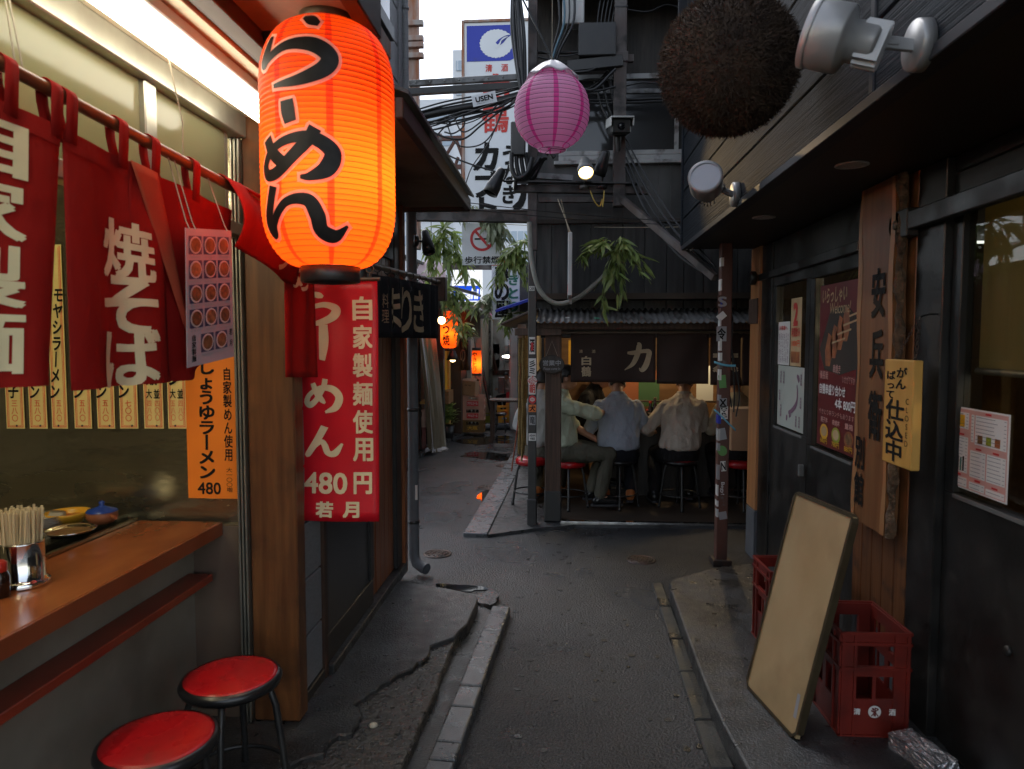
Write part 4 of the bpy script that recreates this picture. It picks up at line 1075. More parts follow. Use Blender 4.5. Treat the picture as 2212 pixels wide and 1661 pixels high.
# sliding dark door with its frame
d1 = S(MB().bx(WX - .028, WX - .005, 3.08, 3.86, 0.16, 2.1), 'sliding_door', 'dark_panel', bevel=.003)
b = MB(); b.bx(WX - .02, WX + .006, 3.08, 3.86, 0.13, 0.26); b.build('bottom_rail', 'black_paint', d1, world=True, bevel=.003)
b = MB(); b.bx(WX - .02, WX + .006, 3.81, 3.875, 0.262, 2.1); b.build('stile', 'black_paint', d1, world=True, bevel=.003)
b = MB(); b.bx(WX - .02, WX + .006, 3.076, 3.11, 0.262, 2.1); b.build('stile', 'black_paint', d1, world=True, bevel=.003)
b = MB()
for y in (3.25, 3.45, 3.65): b.bx(WX - .008, WX + .001, y, y + .012, .262, 2.1)
S(MB().bx(WX - .05, WX + .035, 3.08, 4.6, 0.06, 0.128), 'sill', 'concrete', bevel=.005)
S(MB().bx(WX - .6, WX - .05, 3.88, 4.5, 0.1, 0.125), 'entry_floor', 'door_wood')
d2 = S(MB().bx(WX - .026, WX - .02, 3.9, 4.0, 0.13, 2.1), 'wooden_door', 'door_wood')
for y0, y1 in ((4.0, 4.09), (4.095, 4.2), (4.205, 4.3), (4.305, 4.42)):
    b = MB(); b.bx(WX - .027, WX - .015, y0, y1, 0.13, 2.1); b.build('plank', 'door_wood', d2, world=True, bevel=.003)
S(MB().bx(WX - .027, WX + .01, 4.425, 4.56, 0.13, 2.47), 'dark_post', 'black_paint', bevel=.004)
S(MB().bx(WX - .027, WX + .03, 4.565, 4.64, 0.05, 2.47), 'brown_post', 'door_wood', bevel=.004)
S(MB().bx(WX - .03, WX + .004, 3.04, 4.6, 2.1, 2.47), 'lintel', 'black_paint')
# upper storey
for i in range(9):
    z = 2.56 + i * .23
    S(MB().bx(WX - .03, WX - .002, 2.765, 4.66, z + .004, z + .226), 'siding_board', 'siding_grey', bevel=.004)
S(MB().bx(WX - .04, WX + .012, 4.62, 4.72, 2.56, 4.66), 'corner_trim', 'siding_grey', bevel=.006)
w_ = S(MB().bx(WX - .002, WX + .03, 3.7, 4.4, 3.42, 3.5), 'window_hood', 'black_paint', bevel=.004)
S(MB().bx(WX - .002, WX + .012, 3.74, 4.36, 3.5, 4.4), 'upper_window', 'window_dark')
# eave over the entrance
S(MB().bx(WX - .02, -0.655, 2.8, 4.7, 2.475, 2.49), 'soffit', 'soffit_beige')
S(MB().bx(-0.655, -0.62, 2.76, 4.74, 2.455, 2.535), 'eave_board', 'eave_brown', bevel=.005)
S(MB().bx(WX, -0.62, 4.705, 4.745, 2.45, 2.535), 'gable_board', 'eave_brown', bevel=.005)
b = MB(); b.add([(WX, 2.76, 2.74), (-0.6, 2.76, 2.545), (-0.6, 4.76, 2.545), (WX, 4.76, 2.74), (WX, 2.76, 2.76), (-0.6, 2.76, 2.56), (-0.6, 4.76, 2.56), (WX, 4.76, 2.76)], [(0, 3, 2, 1), (4, 5, 6, 7), (0, 1, 5, 4), (1, 2, 6, 5), (2, 3, 7, 6), (3, 0, 4, 7)])
S(b, 'eave_roof', 'metal_sheet')
b = MB()
for i in range(4): b.bx(-.99 + i * .1, -.97 + i * .1, 2.82, 4.7, 2.468, 2.476)
# pipes on the corner
pd = at_y(893, 1000, 4.74)
dp = thing('drainpipe', 'grey drainpipe with an elbow foot on the bar house corner', 'drainpipe', (pd.x, 4.74, 0))
b = MB(); b.tube([(0, 0, .22), (0, 0, 2.45)], .036, 16); b.build('pipe', 'grey_pipe' if 'grey_pipe' in MATS else 'base_grey', dp)
b = MB(); b.tube([(0, 0, .25), (0, 0, .13), (.02, -.02, .08), (.07, -.05, .06), (.1, -.07, .055)], [.036, .036, .037, .038, .038], 14); b.build('elbow', 'base_grey', dp)
for z in (.35, 1.12, 1.9):
    MB().lathe([(.037, z), (.041, z + .002), (.041, z + .02), (.037, z + .022)], 16).build('clamp', 'black_iron', dp)
MB().bx(.018, .034, -.038, -.034, .52, .62).build('label_strip', 'paper', dp)
pu = at_y(872, 100, 4.72)
dp2 = thing('drainpipe', 'thin grey pipe running up the bar house siding corner above the eave', 'drainpipe', (pu.x + .01, 4.72, 2.55))
b = MB(); b.tube([(0, 0, 0), (0, 0, 2.2)], .022, 12); b.build('pipe', 'siding_grey', dp2)
for z in (.5, 1.2): MB().lathe([(.022, z), (.027, z + .003), (.027, z + .02), (.022, z + .022)], 12).build('clamp', 'grey_steel', dp2)

# black bar curtain
NX = -0.85
bn = thing('bar_curtain', 'short black fabric curtain with pale lettering over the bar entrance', 'curtain', (NX, 3.9, 1.6))
q0, q1 = at_x(800, 577, NX), at_x(948, 609, NX)
b = MB(); b.tube([q0 - Vector((0, .25, 0)), q1], .013, 10)
b.build('rod', 'pole_wood', bn, world=True)
for k in range(9):
    y = q0.y + .12 + k * .18; z = q0.z + (q1.z - q0.z) * (y - q0.y) / (q1.y - q0.y)
    b = MB(); b.tube([(NX + .016 * math.cos(i * PI / 6), y, z + .016 * math.sin(i * PI / 6)) for i in range(12)], .0025, 5, closed=True); b.tube([(NX, y, z - .016), (NX, y, z - .03)], .0025, 5); b.build('tie', 'black_iron', bn, world=True)
ys = [q0.y + .02, 3.4, 3.62, 3.95, 4.28, 4.55, q1.y - .04]
for k in range(6):
    def f(u, v, a=ys[k], c=ys[k + 1], k=k):
        y = a + (c - a) * u; zt = q0.z + (q1.z - q0.z) * (y - q0.y) / (q1.y - q0.y) - .028
        return Vector((NX + .018 * math.sin(u * PI * 2.4 + k) * (.3 + .7 * v), y, zt + (1.612 - zt) * v))
    b = MB(); b.grid(f, 12, 8); o = b.build('cloth_panel', 'noren_black', bn, world=True, solid=.002)
    txt = {0: ('料理', .06, .17, .8), 1: ('ま', .17, .24, .5), 2: ('り', .15, .27, .5), 3: ('き', .17, .26, .5)}.get(k)
    if txt:
        H2 = .36
        letters(txt[0], 'print_tan', o, (txt[1], txt[2]), lambda x, y, f=f, t=txt, c=ys[k + 1] - ys[k]: f(t[3] + x / c, .52 - y / H2) + Vector((.006, -.002, 0)), bold=.02 if k else 0, vertical=(k == 0), maxlen=.03)
p = at_y(954, 625, 4.9)
rb = MB(); rb.box((-0.86, 4.88, p.z), (.1, .1, .16)); rb.build('bracket_box', 'eave_brown', bn, world=True, bevel=.006)
# black spot lamp on the pipe
def spot(name, label, base, head, aim, r=.045, l=.14, mt='black_iron', flare=1.0, glow=None, plate=.04, axis=None, cat='spot lamp'):
    base, head, aim = Vector(base), Vector(head), Vector(aim).normalized()
    t = thing(name, label, cat, base)
    d = (head - base)
    ax = Vector(axis).normalized() if axis else d.normalized()
    q = ax.to_track_quat('Z', 'Y').to_matrix().to_4x4()
    MB().lathe([(.001, 0), (plate, 0), (plate, .022), (plate * .85, .028), (.001, .028)], 24, M=q).build('base_plate', mt, t)
    b = MB(); b.tube([Vector((0, 0, 0)) + ax * .02, d * .6 , d - aim * l * .15], .009, 8); b.build('arm', mt, t)
    M = Matrix.Translation(d) @ aim.to_track_quat('Z', 'Y').to_matrix().to_4x4()
    b = MB(); b.lathe([(.001, -l * .5), (r * .5 * (2 - flare), -l * .5), (r * .62, -l * .42), (r * .7, -l * .2), (r * flare, l * .2), (r * flare, l * .5), (r * flare * .9, l * .5), (r * flare * .86, l * .42)], 28, M=M); b.build('shade', mt, t)
    MB().lathe([(r * flare * .86, l * .4), (.001, l * .36)], 24, M=M).build('lens', glow or 'lens_dark', t)
    return t
sb = at_y(893, 520, 4.7); sh = at_y(922, 522, 4.75)
spot('spot_lamp', 'black cylinder spot lamp on the drainpipe above the bar curtain', sb, sh, (.25, -.35, -.9), .042, .17)
# ================================================================== dark bistro on the right
RX = 1.38
bis = thing('bistro', 'dark-fronted bar with charcoal boarded upper storey on the right', 'building', (2.0, 3.0, 0))
def S(b, n, mt, **k): return b.build(n, mt, bis, world=True, **k)
# charcoal boards of the upper storey
FX = 0.87; FZ = 2.262
k = 0; z = FZ + .035
while z < 4.75:
    for y0, y1 in ((0.2, 2.118), (2.152, 5.38)):
        S(MB().bx(FX, FX + .03, y0, y1, z + .002, z + .192), 'siding_board', 'siding_dark', bevel=.005)
    z += .196; k += 1
S(MB().bx(FX - .006, FX + .02, 2.12, 2.15, FZ + .036, 4.75), 'joint_strip', 'fascia_trim', bevel=.003)
S(MB().bx(FX + .031, 3.4, 0.2, 5.38, FZ + .05, 4.75), 'upper_core', 'black_paint')
S(MB().bx(FX - .01, FX + .05, 0.2, 5.4, FZ, FZ + .034), 'drip_edge', 'fascia_trim', bevel=.003)
S(MB().bx(FX - .012, FX + .045, 5.381, 5.42, FZ + .035, 4.75), 'corner_trim', 'siding_dark', bevel=.004)
S(MB().bx(FX + .05, 1.6, 0.2, 5.38, FZ + .008, FZ + .03), 'soffit', 'soffit_dark')
# window high on the far end, seen edge on
p = at_x(1455, 90, FX - .03)
b = MB(); b.bx(FX - .07, FX - .012, p.y - .5, p.y - .46, 3.55, 4.75); b.bx(FX - .07, FX - .012, p.y - .46, p.y + .3, 3.55, 3.59); S(b, 'window_guard', 'fascia_trim', bevel=.003)
# ground floor front
S(MB().bx(RX, RX + .12, 5.2, 5.42, 0.37, FZ + .006), 'pillar', 'pillar_wood', bevel=.004)
S(MB().bx(RX - .002, RX + .12, 5.2, 5.42, 0.0, 0.365), 'pillar_base', 'base_grey', bevel=.004)
S(MB().bx(RX + .02, RX + .1, 4.95, 5.198, 0.06, FZ), 'front_post', 'black_frame', bevel=.003)
def glazed(y0, y1, zb, zt, fr=.07, name='glazed_door'):
    t = S(MB().bx(RX + .03, RX + .08, y0, y1, 0.1, zb), name, 'black_frame', bevel=.003)
    for (a, c, z0, z1) in ((y0, y0 + fr, zb + .001, zt), (y1 - fr, y1, zb + .001, zt), (y0, y1, zt + .001, zt + .1)):
        MB().bx(RX + .03, RX + .08, a, c, z0, z1).build('frame', 'black_frame', t, world=True, bevel=.003)
    MB().bx(RX + .052, RX + .056, y0 + fr, y1 - fr, zb, zt).build('pane', 'glass_dark', t, world=True)
    MB().bx(RX + .022, RX + .03, y0 + fr + .01, y1 - fr - .01, zb - .012, zb + .002).build('glazing_bar', 'bracket', t, world=True)
    return t
dA = glazed(4.22, 4.95, 1.03, 1.96)
dB = glazed(3.48, 4.215, 1.0, 1.95)
dC = glazed(1.45, 2.72, 1.046, 2.1, .06)
dD = glazed(0.2, 1.44, 1.046, 2.1, .06)
S(MB().bx(RX + .03, RX + .1, 3.47, 4.95, 2.065, FZ), 'lintel', 'black_frame', bevel=.003)
S(MB().bx(RX + .03, RX + .1, 0.2, 2.72, 2.205, FZ), 'lintel', 'black_frame', bevel=.003)
b = MB(); b.box((RX + .005, 4.23, 0.84), (.03, .025, .07)); b.build('handle', 'bracket', dA, world=True, bevel=.004)
b = MB(); b.lathe([(.001, 0), (.016, 0), (.016, .012), (.001, .014)], 16, M=Matrix.Translation((RX + .03, 2.3, .62)) @ Euler((0, -PI / 2, 0)).to_matrix().to_4x4()); b.build('lock', 'black_frame', dC, world=True)
S(MB().bx(RX + .0, RX + .1, 2.725, 2.925, 0.06, FZ), 'front_post', 'black_frame', bevel=.004)
S(MB().bx(RX + .03, RX + .1, 3.455, 3.478, 0.06, FZ), 'front_post', 'black_frame', bevel=.003)
ys = [2.927, 3.03, 3.14, 3.245, 3.35, 3.453]
for i in range(5):
    S(MB().bx(RX, RX + .05, ys[i] + .002, ys[i + 1] - .002, 0.335, FZ + .004), 'wall_board', 'wall_wood', bevel=.004)
S(MB().bx(RX + .006, RX + .05, 2.927, 3.453, 0.05, 0.333), 'wall_base', 'base_grey')
# sliding-door rails with their end stops
t = S(MB().bx(RX - .05, RX - .01, 0.2, 2.93, 2.03, 2.1), 'door_rail', 'black_frame', bevel=.004)
b = MB(); b.lathe([(.001, 0), (.055, 0), (.055, .05), (.001, .05)], 24, M=Matrix.Translation((RX - .055, 3.0, 2.06)) @ Euler((0, PI / 2, 0)).to_matrix().to_4x4()); b.bx(RX - .055, RX - .005, 2.9, 3.0, 2.005, 2.115); b.build('end_stop', 'black_frame', t, world=True, bevel=.004)
b = MB(); b.lathe([(.001, 0), (.02, 0), (.018, .006), (.001, .007)], 20, M=Matrix.Translation((RX - .054, 2.99, 2.06)) @ Euler((0, -PI / 2, 0)).to_matrix().to_4x4()); b.build('bolt', 'pole_wood', t, world=True)
t = S(MB().bx(RX + .0, RX + .028, 3.5, 5.25, 2.02, 2.07), 'door_rail', 'black_frame', bevel=.004)
b = MB(); b.lathe([(.001, 0), (.05, 0), (.05, .04), (.001, .04)], 24, M=Matrix.Translation((RX - .04, 5.3, 2.05)) @ Euler((0, PI / 2, 0)).to_matrix().to_4x4()); b.build('end_stop', 'black_frame', t, world=True, bevel=.004)
S(MB().bx(RX - .012, RX - .001, 5.2, 5.42, 1.72, 1.9), 'pillar_plate', 'old_wood', bevel=.002)
# inside
S(MB().bx(2.9, 2.95, 0.2, 5.2, 0.1, FZ), 'inner_wall', 'interior_wood')
S(MB().bx(RX + .13, 2.9, 5.15, 5.2, 0.1, FZ), 'inner_wall', 'interior_dark')
S(MB().bx(RX + .13, 2.9, 0.2, 5.15, 0.08, 0.1), 'inner_floor', 'interior_dark')
S(MB().bx(RX + .35, RX + .75, 1.3, 2.68, 1.0, 1.04), 'inner_counter', 'interior_wood')
S(MB().bx(RX + .4, RX + .7, 3.6, 4.8, 0.9, 0.95), 'inner_counter', 'interior_wood')
# roller blind and the pale box behind the glass
bl = thing('roller_blind', 'half-drawn beige roller blind behind the rightmost glass door', 'blind', (RX + .1, 2.0, 1.49))
MB().bx(RX + .1, RX + .103, 1.52, 2.655, 1.5, 2.1).build('sheet', 'blind', bl, world=True)
b = MB(); b.tube([(RX + .1, 1.5, 1.49), (RX + .1, 2.66, 1.49)], .013, 10); b.build('bottom_bar', 'lamp_silver', bl, world=True)
bxw = MB(); bxw.box((RX + .3, 2.1, 1.2), (.3, .36, .3), rot=(0, .25, .2)); recentre(bxw.build('storage_box', 'white_panel', label='white box on the inner counter behind the pink menu', cat='box', bevel=.006))
bb_ = thing('pendant_bulb', 'dim warm bulb hanging inside the bistro behind the blind', 'bulb', (2.35, 1.9, 2.0))
b = MB(); b.ball((0, 0, 0), .03, 14, 10); b.build('glass_bulb', 'bulb_glow', bb_); b = MB(); b.tube([(0, 0, .03), (0, 0, .26)], .006, 6); b.build('flex', 'cable', bb_)
l_ = bpy.data.lights.new('bistro_bulb', 'POINT'); l_.energy = 12.0; l_.color = (1, .82, .52); l_.shadow_soft_size = .05
lo_ = bpy.data.objects.new('bistro_bulb', l_); COL.objects.link(lo_); lo_.parent = bb_; lo_.location = (0, 0, -.06)
# recessed downlights in the soffit
for u, v, lab in ((1840, 357, 'round recessed downlight in the dark soffit above the carved plank sign'), (1650, 470, 'round recessed downlight in the soffit nearer the far corner')):
    p = at_z(u, v, FZ + .004); t = thing('downlight', lab, 'downlight', (p.x, p.y, FZ + .007), group='downlights in the soffit')
    MB().lathe([(.06, 0), (.062, -.004), (.05, -.006), (.045, -.003)], 32).build('ring', 'white_panel', t)
    MB().lathe([(.047, -.002), (.001, -.002)], 32).build('lens', 'plate', t)
# ------------------------------------------------ papers on the doors
def rpl(y, z, x): return plane_place((x, y, z), (0, -1, 0), (0, 0, 1))
gx = RX + .049
def sheet(name, label, cat, y0, y1, z0, z1, mt, x=gx):
    t = thing(name, label, cat, (x, (y0 + y1) / 2, z0)); MB().bx(x, x + .001, y0, y1, z0, z1).build('paper', mt, t, world=True); return t
def rect(t, x, y0, y1, z0, z1, mt, n='print'): MB().bx(x - .0006, x, y0, y1, z0, z1).build(n, mt, t, world=True)
n1 = sheet('notice', 'white handwritten notice on the farther glass door', 'notice', 4.64, 4.9, 1.44, 1.72, 'paper')
letters('お客様へ', 'ink_red', n1, (.17, .03), rpl(4.77, 1.68, gx - .001), bold=.02)
for i in range(6): letters(['営業時間', '月曜日定休', '本日仕込中', '夜は五時', '昼は休み', '御予約可'][i], 'purple_print', n1, (.02, .19), rpl(4.67 + i * .036, 1.55, gx - .001), vertical=True)
n2 = sheet('notice', 'cream flyer with a large red figure 2 beside the white notice', 'flyer', 4.42, 4.62, 1.44, 1.86, 'poster_cream')
letters('2', 'ink_red', n2, (.075, .13), rpl(4.53, 1.76, gx - .001), bold=.05)
letters('時間飲み', 'ink_red', n2, (.16, .06), rpl(4.52, 1.65, gx - .001), bold=.02)
letters('1000円', 'ink_vermilion', n2, (.15, .04), rpl(4.52, 1.58, gx - .001), bold=.02)
rect(n2, gx - .0008, 4.44, 4.6, 1.46, 1.53, 'poster_food')
n3 = sheet('map_poster', 'pale green poster with a map of Japan on the farther glass door', 'poster', 4.31, 4.87, 1.04, 1.435, 'map_paper', gx + .0015)
jp = [[(0.4, 0.95, .05), (.5, .9, .12), (.55, .84, .08)], [(.42, .78, .05), (.46, .66, .07), (.45, .52, .08), (.38, .42, .11), (.22, .33, .1), (.05, .27, .08), (-.1, .24, .06)], [(-.05, .18, .08), (.06, .2, .06)], [(-.2, .18, .09), (-.22, .08, .08)]]
V, Fc = brush2d(jp, 0, 6, 2); pl = rpl(4.6, 1.06, gx - .0004); b = MB(); b.add([pl(x * .3, y * .34) for x, y in V], Fc); b.build('map', 'purple_print', n3, world=True)
for i, (y, z, hh) in enumerate(((4.8, 1.36, .08), (4.74, 1.36, .08), (4.82, 1.24, .07), (4.4, 1.36, .07), (4.4, 1.22, .07), (4.79, 1.14, .08), (4.42, 1.1, .07), (4.48, 1.1, .07))):
    letters('地酒各種', 'purple_print', n3, (.028, hh), rpl(y, z, gx - .0004), vertical=True, bold=.02)
n4 = sheet('food_poster', 'tall dark red poster of grilled skewers on the second glass door', 'poster', 3.57, 4.11, 1.02, 1.9, 'poster_red')
b = MB()
def prect(pts, mt, nm='picture', dx=.0012): 
    b = MB(); b.add([(gx - dx, y, z) for y, z in pts], [tuple(range(len(pts)))]); b.build(nm, mt, n4, world=True)
prect([(4.1, 1.55), (3.95, 1.76), (3.72, 1.78), (3.58, 1.7), (3.58, 1.46), (3.8, 1.42), (4.02, 1.44)], 'interior_dark')
for k in range(4):
    yc, zc = 3.94 - k * .075, 1.56 + k * .045
    prect([(yc + .06, zc - .1), (yc + .075, zc - .02), (yc + .03, zc + .08), (yc - .02, zc + .06), (yc - .03, zc - .04), (yc + .0, zc - .1)], 'poster_food', dx=.0018)
    prect([(yc - .02, zc + .02), (yc - .02, zc + .03), (yc - .2, zc + .055), (yc - .2, zc + .045)], 'poster_cream', dx=.0024)
letters('いらっしゃい', 'poster_cream', n4, (.34, .08), rpl(3.9, 1.84, gx - .002), bold=.02, slant=.1)
letters('Welcome!', 'poster_cream', n4, (.28, .06), rpl(3.82, 1.77, gx - .002), slant=.1)
letters('備長炭', 'menu_pink', n4, (.12, .045), rpl(4.02, 1.41, gx - .002), bold=.02)
letters('串焼き', 'menu_pink', n4, (.1, .045), rpl(3.84, 1.45, gx - .002), bold=.02)
letters('いかがですか', 'menu_pink', n4, (.16, .04), rpl(3.68, 1.4, gx - .002))
letters('自慢串盛り合わせ', 'print_white', n4, (.36, .055), rpl(3.9, 1.335, gx - .002), bold=.03)
letters('4本 800円', 'print_white', n4, (.26, .055), rpl(3.72, 1.27, gx - .002), bold=.03)
letters('やきとり丼ランチもあります', 'menu_pink', n4, (.48, .03), rpl(3.84, 1.21, gx - .002))
for k, (y, nm, pr) in enumerate(((4.0, '親子丼', '680円'), (3.83, '串焼丼', '780円'), (3.66, '重箱', '880円'))):
    vs = [(gx - .0014, y + .06 * math.cos(i * PI / 10), 1.1 + .042 * math.sin(i * PI / 10)) for i in range(20)]
    b = MB(); b.add(vs, [tuple(range(20))]); b.build('picture', ('yellow_plastic', 'crate_green', 'poster_food')[k], n4, world=True)
    vs = [(gx - .0018, y + .042 * math.cos(i * PI / 10), 1.102 + .028 * math.sin(i * PI / 10)) for i in range(20)]
    b = MB(); b.add(vs, [tuple(range(20))]); b.build('picture', 'poster_cream' if k < 2 else 'food_brown', n4, world=True)
    letters(nm, 'menu_pink', n4, (.1, .03), rpl(y, 1.165, gx - .002), bold=.02); letters(pr, 'crate_yellow', n4, (.1, .03), rpl(y, 1.05, gx - .0024), bold=.02)
# pink drinks menu
mx = RX + .047
pm = thing('drinks_menu', 'white and pink printed drinks menu taped low on the rightmost glass door', 'menu', (mx, 2.5, 1.05))
tl, br = at_x(2036, 872, mx), at_x(2174, 1112, mx)
y1, y0 = tl.y, br.y; z1 = tl.z; z0 = 1.07
MB().bx(mx, mx + .001, y0, y1, z0, z1).build('paper', 'paper', pm, world=True)
def fr(a, c, d, e, mt, n='print', dx=.0012): MB().bx(mx - dx, mx - dx + .0005, y1 - (y1 - y0) * c, y1 - (y1 - y0) * a, z1 - (z1 - z0) * e, z1 - (z1 - z0) * d).build(n, mt, pm, world=True)
fr(.02, .98, .02, .98, 'menu_pink')
for a, c, d, e in ((.04, .13, .06, .18), (.15, .44, .06, .26), (.48, .52, .07, .4), (.54, .97, .07, .42), (.04, .2, .32, .5), (.22, .44, .36, .8), (.04, .2, .54, .72), (.48, .7, .5, .82), (.72, .97, .5, .82), (.04, .2, .83, .97), (.22, .44, .86, .97), (.48, .7, .88, .97), (.72, .97, .9, .97)):
    fr(a, c, d, e, 'paper', dx=.0018)
    n = max(1, int((e - d) / .04))
    for i in range(n):
        zz_ = d + (i + .4) * (e - d) / n; fr(a + .012, a + (c - a) * random.uniform(.6, .8), zz_, zz_ + .008, 'ink_grey', 'text_line', .0023); fr(c - .035, c - .01, zz_, zz_ + .008, 'ink_grey', 'text_line', .0023)
for a, d in ((.2, .03), (.68, .03), (.06, .28), (.3, .32), (.12, .5), (.09, .79), (.27, .82), (.56, .46), (.8, .46), (.56, .84), (.8, .86)): fr(a, a + .08, d, d + .022, 'label_red', 'heading', .0022)
fr(.04, .13, .06, .115, 'label_red', 'heading', .0024)
letters('400円', 'ink_red', pm, ((y1 - y0) * .09, .012), rpl(y1 - (y1 - y0) * .085, z1 - (z1 - z0) * .15, mx - .0026), bold=.03)
fr(.31, .38, .09, .24, 'crate_yellow', 'picture', .0023); fr(.58, .65, .3, .4, 'food_brown', 'picture', .0023); fr(.7, .77, .3, .4, 'crate_green', 'picture', .0023); fr(.82, .89, .3, .4, 'poster_food', 'picture', .0023)
for i, a in enumerate((.25, .29, .33, .37)): fr(a, a + .022, .62 - .02 * (i % 2), .78, 'bottle' if i != 2 else 'ink_green', 'picture', .0023)
fr(.16, .185, .58, .71, 'ink_grey', 'picture', .0023)

# ------------------------------------------------ carved plank sign
PXf = 1.325
pk = thing('plank_sign', 'tall live-edge wooden plank with black lettering against the board wall', 'sign', (PXf, 3.08, .78))
zt, zb = 2.262, .79
n = 26
YL_, YR_ = at_x(1853, 700, PXf).y, at_x(1926, 700, PXf).y
le, re_, sl, sr = [], [], [], []
for i in range(n + 1):
    v = i / n; z = zb + (zt - zb) * v
    yl = YL_ + .011 * math.sin(v * 9 + 1) + .006 * math.sin(v * 23); yr = YR_ + .009 * math.sin(v * 7) + .008 * math.sin(v * 17 + 2)
    le.append((yl, z)); re_.append((yr, z)); sl.append((yl - .035 - .012 * math.sin(v * 11), z)); sr.append((yr + .03 + .012 * math.sin(v * 8 + 2), z))
b = MB()
poly = le + re_[::-1]
vs = [(PXf, y, z) for y, z in poly] + [(RX - .004, y, z) for y, z in poly]; N_ = len(poly)
b.add(vs, [tuple(range(N_)), tuple(range(2 * N_ - 1, N_ - 1, -1))] + [(i, N_ + i, N_ + (i + 1) % N_, (i + 1) % N_) for i in range(N_)])
b.build('plank', 'plank_wood', pk, world=True)
for A, B_ in ((le, sl), (sr, re_)):
    b = MB(); vs = [(PXf - .002, *p) for p in A] + [(PXf - .002, *p) for p in B_]; b.add(vs, [(i, i + 1, n + 2 + i, n + 1 + i) for i in range(n)]); b.build('sapwood', 'plank_sap', pk, world=True)
b = MB()
def bk(u, v):
    z = zb + (zt - zb) * v; k = v * n; yr = re_[min(n, int(k))][0]; a = u * PI
    r = .028 + .008 * math.sin(v * 47) + .006 * math.sin(v * 91 + u * 5)
    return Vector((PXf + .022 - r * math.sin(a) * .9 - .0, yr - .004 - r * 1.5 * (1 - math.cos(a)) * .5, z))
b.grid(bk, 10, 60); b.build('bark_edge', 'bark', pk, world=True)
for i, ch in enumerate('安兵衛'): letters(ch, 'ink', pk, (.125, .2), rpl(at_x(1897, 700, PXf).y, 1.8 - i * .26, PXf - .0035), bold=.03)
for i, ch in enumerate('別館'): letters(ch, 'ink', pk, (.095, .14), rpl(at_x(1867, 700, PXf).y, 1.1 - i * .165, PXf - .0035), bold=.025)
# closed sign on its chain
CX = 1.262
tl, br = at_x(1912, 778, CX), at_x(1966, 1018, CX)
y1, y0 = tl.y, br.y; z1, z0 = tl.z + .005, br.z + .0
cs_ = thing('closed_sign', 'yellow wooden closed sign hanging on a chain in front of the plank sign', 'sign', (CX, (y0 + y1) / 2, z0))
MB().bx(CX, CX + .035, y0, y1, z0, z1).build('board', 'sign_yellow', cs_, world=True, bevel=.004)
Wc, Hc = y1 - y0, z1 - z0
def cpl(fx, fy): return rpl(y1 - Wc * fx, z1 - Hc * fy, CX - .0015)
letters('がん', 'ink', cs_, (Wc * .34, Hc * .2), cpl(.62, .17), vertical=True, bold=.03, slant=.1)
letters('ばって', 'ink', cs_, (Wc * .3, Hc * .26), cpl(.26, .24), vertical=True, bold=.025)
letters('仕込中', 'ink', cs_, (Wc * .62, Hc * .58), cpl(.42, .67), vertical=True, bold=.03, pitch=.95)
letters('CLOSED', 'ink', cs_, (Wc * .12, Hc * .44), cpl(.84, .57), vertical=True)
b = MB()
hook = Vector((RX - .06, (y0 + y1) / 2 - .03, z1 + .16))
for yy in (y1 - .04, y0 + .03):
    pts = [hook.lerp(Vector((CX + .018, yy, z1 - .003)), i / 14) for i in range(15)]
    for i in range(14):
        m_ = (pts[i] + pts[i + 1]) / 2; d = (pts[i + 1] - pts[i]) * .62; s_ = Vector((.006, 0, 0)) if i % 2 else Vector((0, .006, 0))
        b.tube([m_ - d, m_ - d * .4 + s_, m_ + d * .4 + s_, m_ + d, m_ + d * .4 - s_, m_ - d * .4 - s_], .0014, 5, closed=True)
b.build('chain', 'iron', cs_, world=True)
b = MB(); b.tube([hook, (RX - .03, hook.y, hook.z + .01), (RX + .0, hook.y, hook.z + .01)], .004, 6); b.build('hook', 'black_iron', cs_, world=True)

# ------------------------------------------------ wall lamps on the boards
def barrel_lamp(label, base, head, aim, R_, L1, lensmat):
    base, head, aim = Vector(base), Vector(head), Vector(aim).normalized()
    t = thing('wall_floodlight', label, 'floodlight', base, group='silver floodlights on the boards')
    q = Euler((0, -PI / 2, 0)).to_matrix().to_4x4()
    MB().lathe([(.001, .03), (R_ * .72, .03), (R_ * .76, .026), (R_ * .76, 0), (.001, 0)], 36, M=q).build('base_plate', 'lamp_silver', t)
    d = head - base
    b = MB(); b.bar(Vector((-.025, 0, 0)), d * .5 + Vector((-.0, 0, .0)), .014, .03); b.bar(d * .32, d * .86, .02, .016); b.build('arm', 'lamp_silver', t, bevel=.002)
    b = MB(); b.lathe([(.001, -.012), (.014, -.012), (.014, .012), (.001, .012)], 14, M=Matrix.Translation(d * .5 + Vector((0, 0, .012)))); b.build('knuckle', 'bracket', t)
    M = Matrix.Translation(d) @ aim.to_track_quat('Z', 'Y').to_matrix().to_4x4()
    h = t
    b = MB(); b.lathe([(R_ * .97, L1 * .5), (R_, L1 * .48), (R_, -L1 * .05), (R_ * .93, -L1 * .1), (R_ * .62, -L1 * .16), (R_ * .6, -L1 * .5), (R_ * .54, -L1 * .56), (.001, -L1 * .58)], 44, M=M); hd = b.build('housing', 'lamp_silver', t)
    for k in range(5):
        x = (k - 2) * R_ * .2; wv = math.sqrt(max(1e-5, (R_ * .58) ** 2 - x * x))
        b = MB(); b.bx(x - R_ * .025, x + R_ * .025, -wv - .01, wv + .01, -L1 * .66, -L1 * .3, M=M); b.build('cooling_fin', 'lamp_silver', hd)
    b = MB(); b.lathe([(R_ * .86, L1 * .5), (R_ * 1.03, L1 * .5), (R_ * 1.03, L1 * .4)], 44, M=M); b.build('bezel', 'lamp_silver', hd)
    MB().lathe([(R_ * .88, L1 * .47), (.001, L1 * .47)], 36, M=M).build('lens', lensmat, hd)
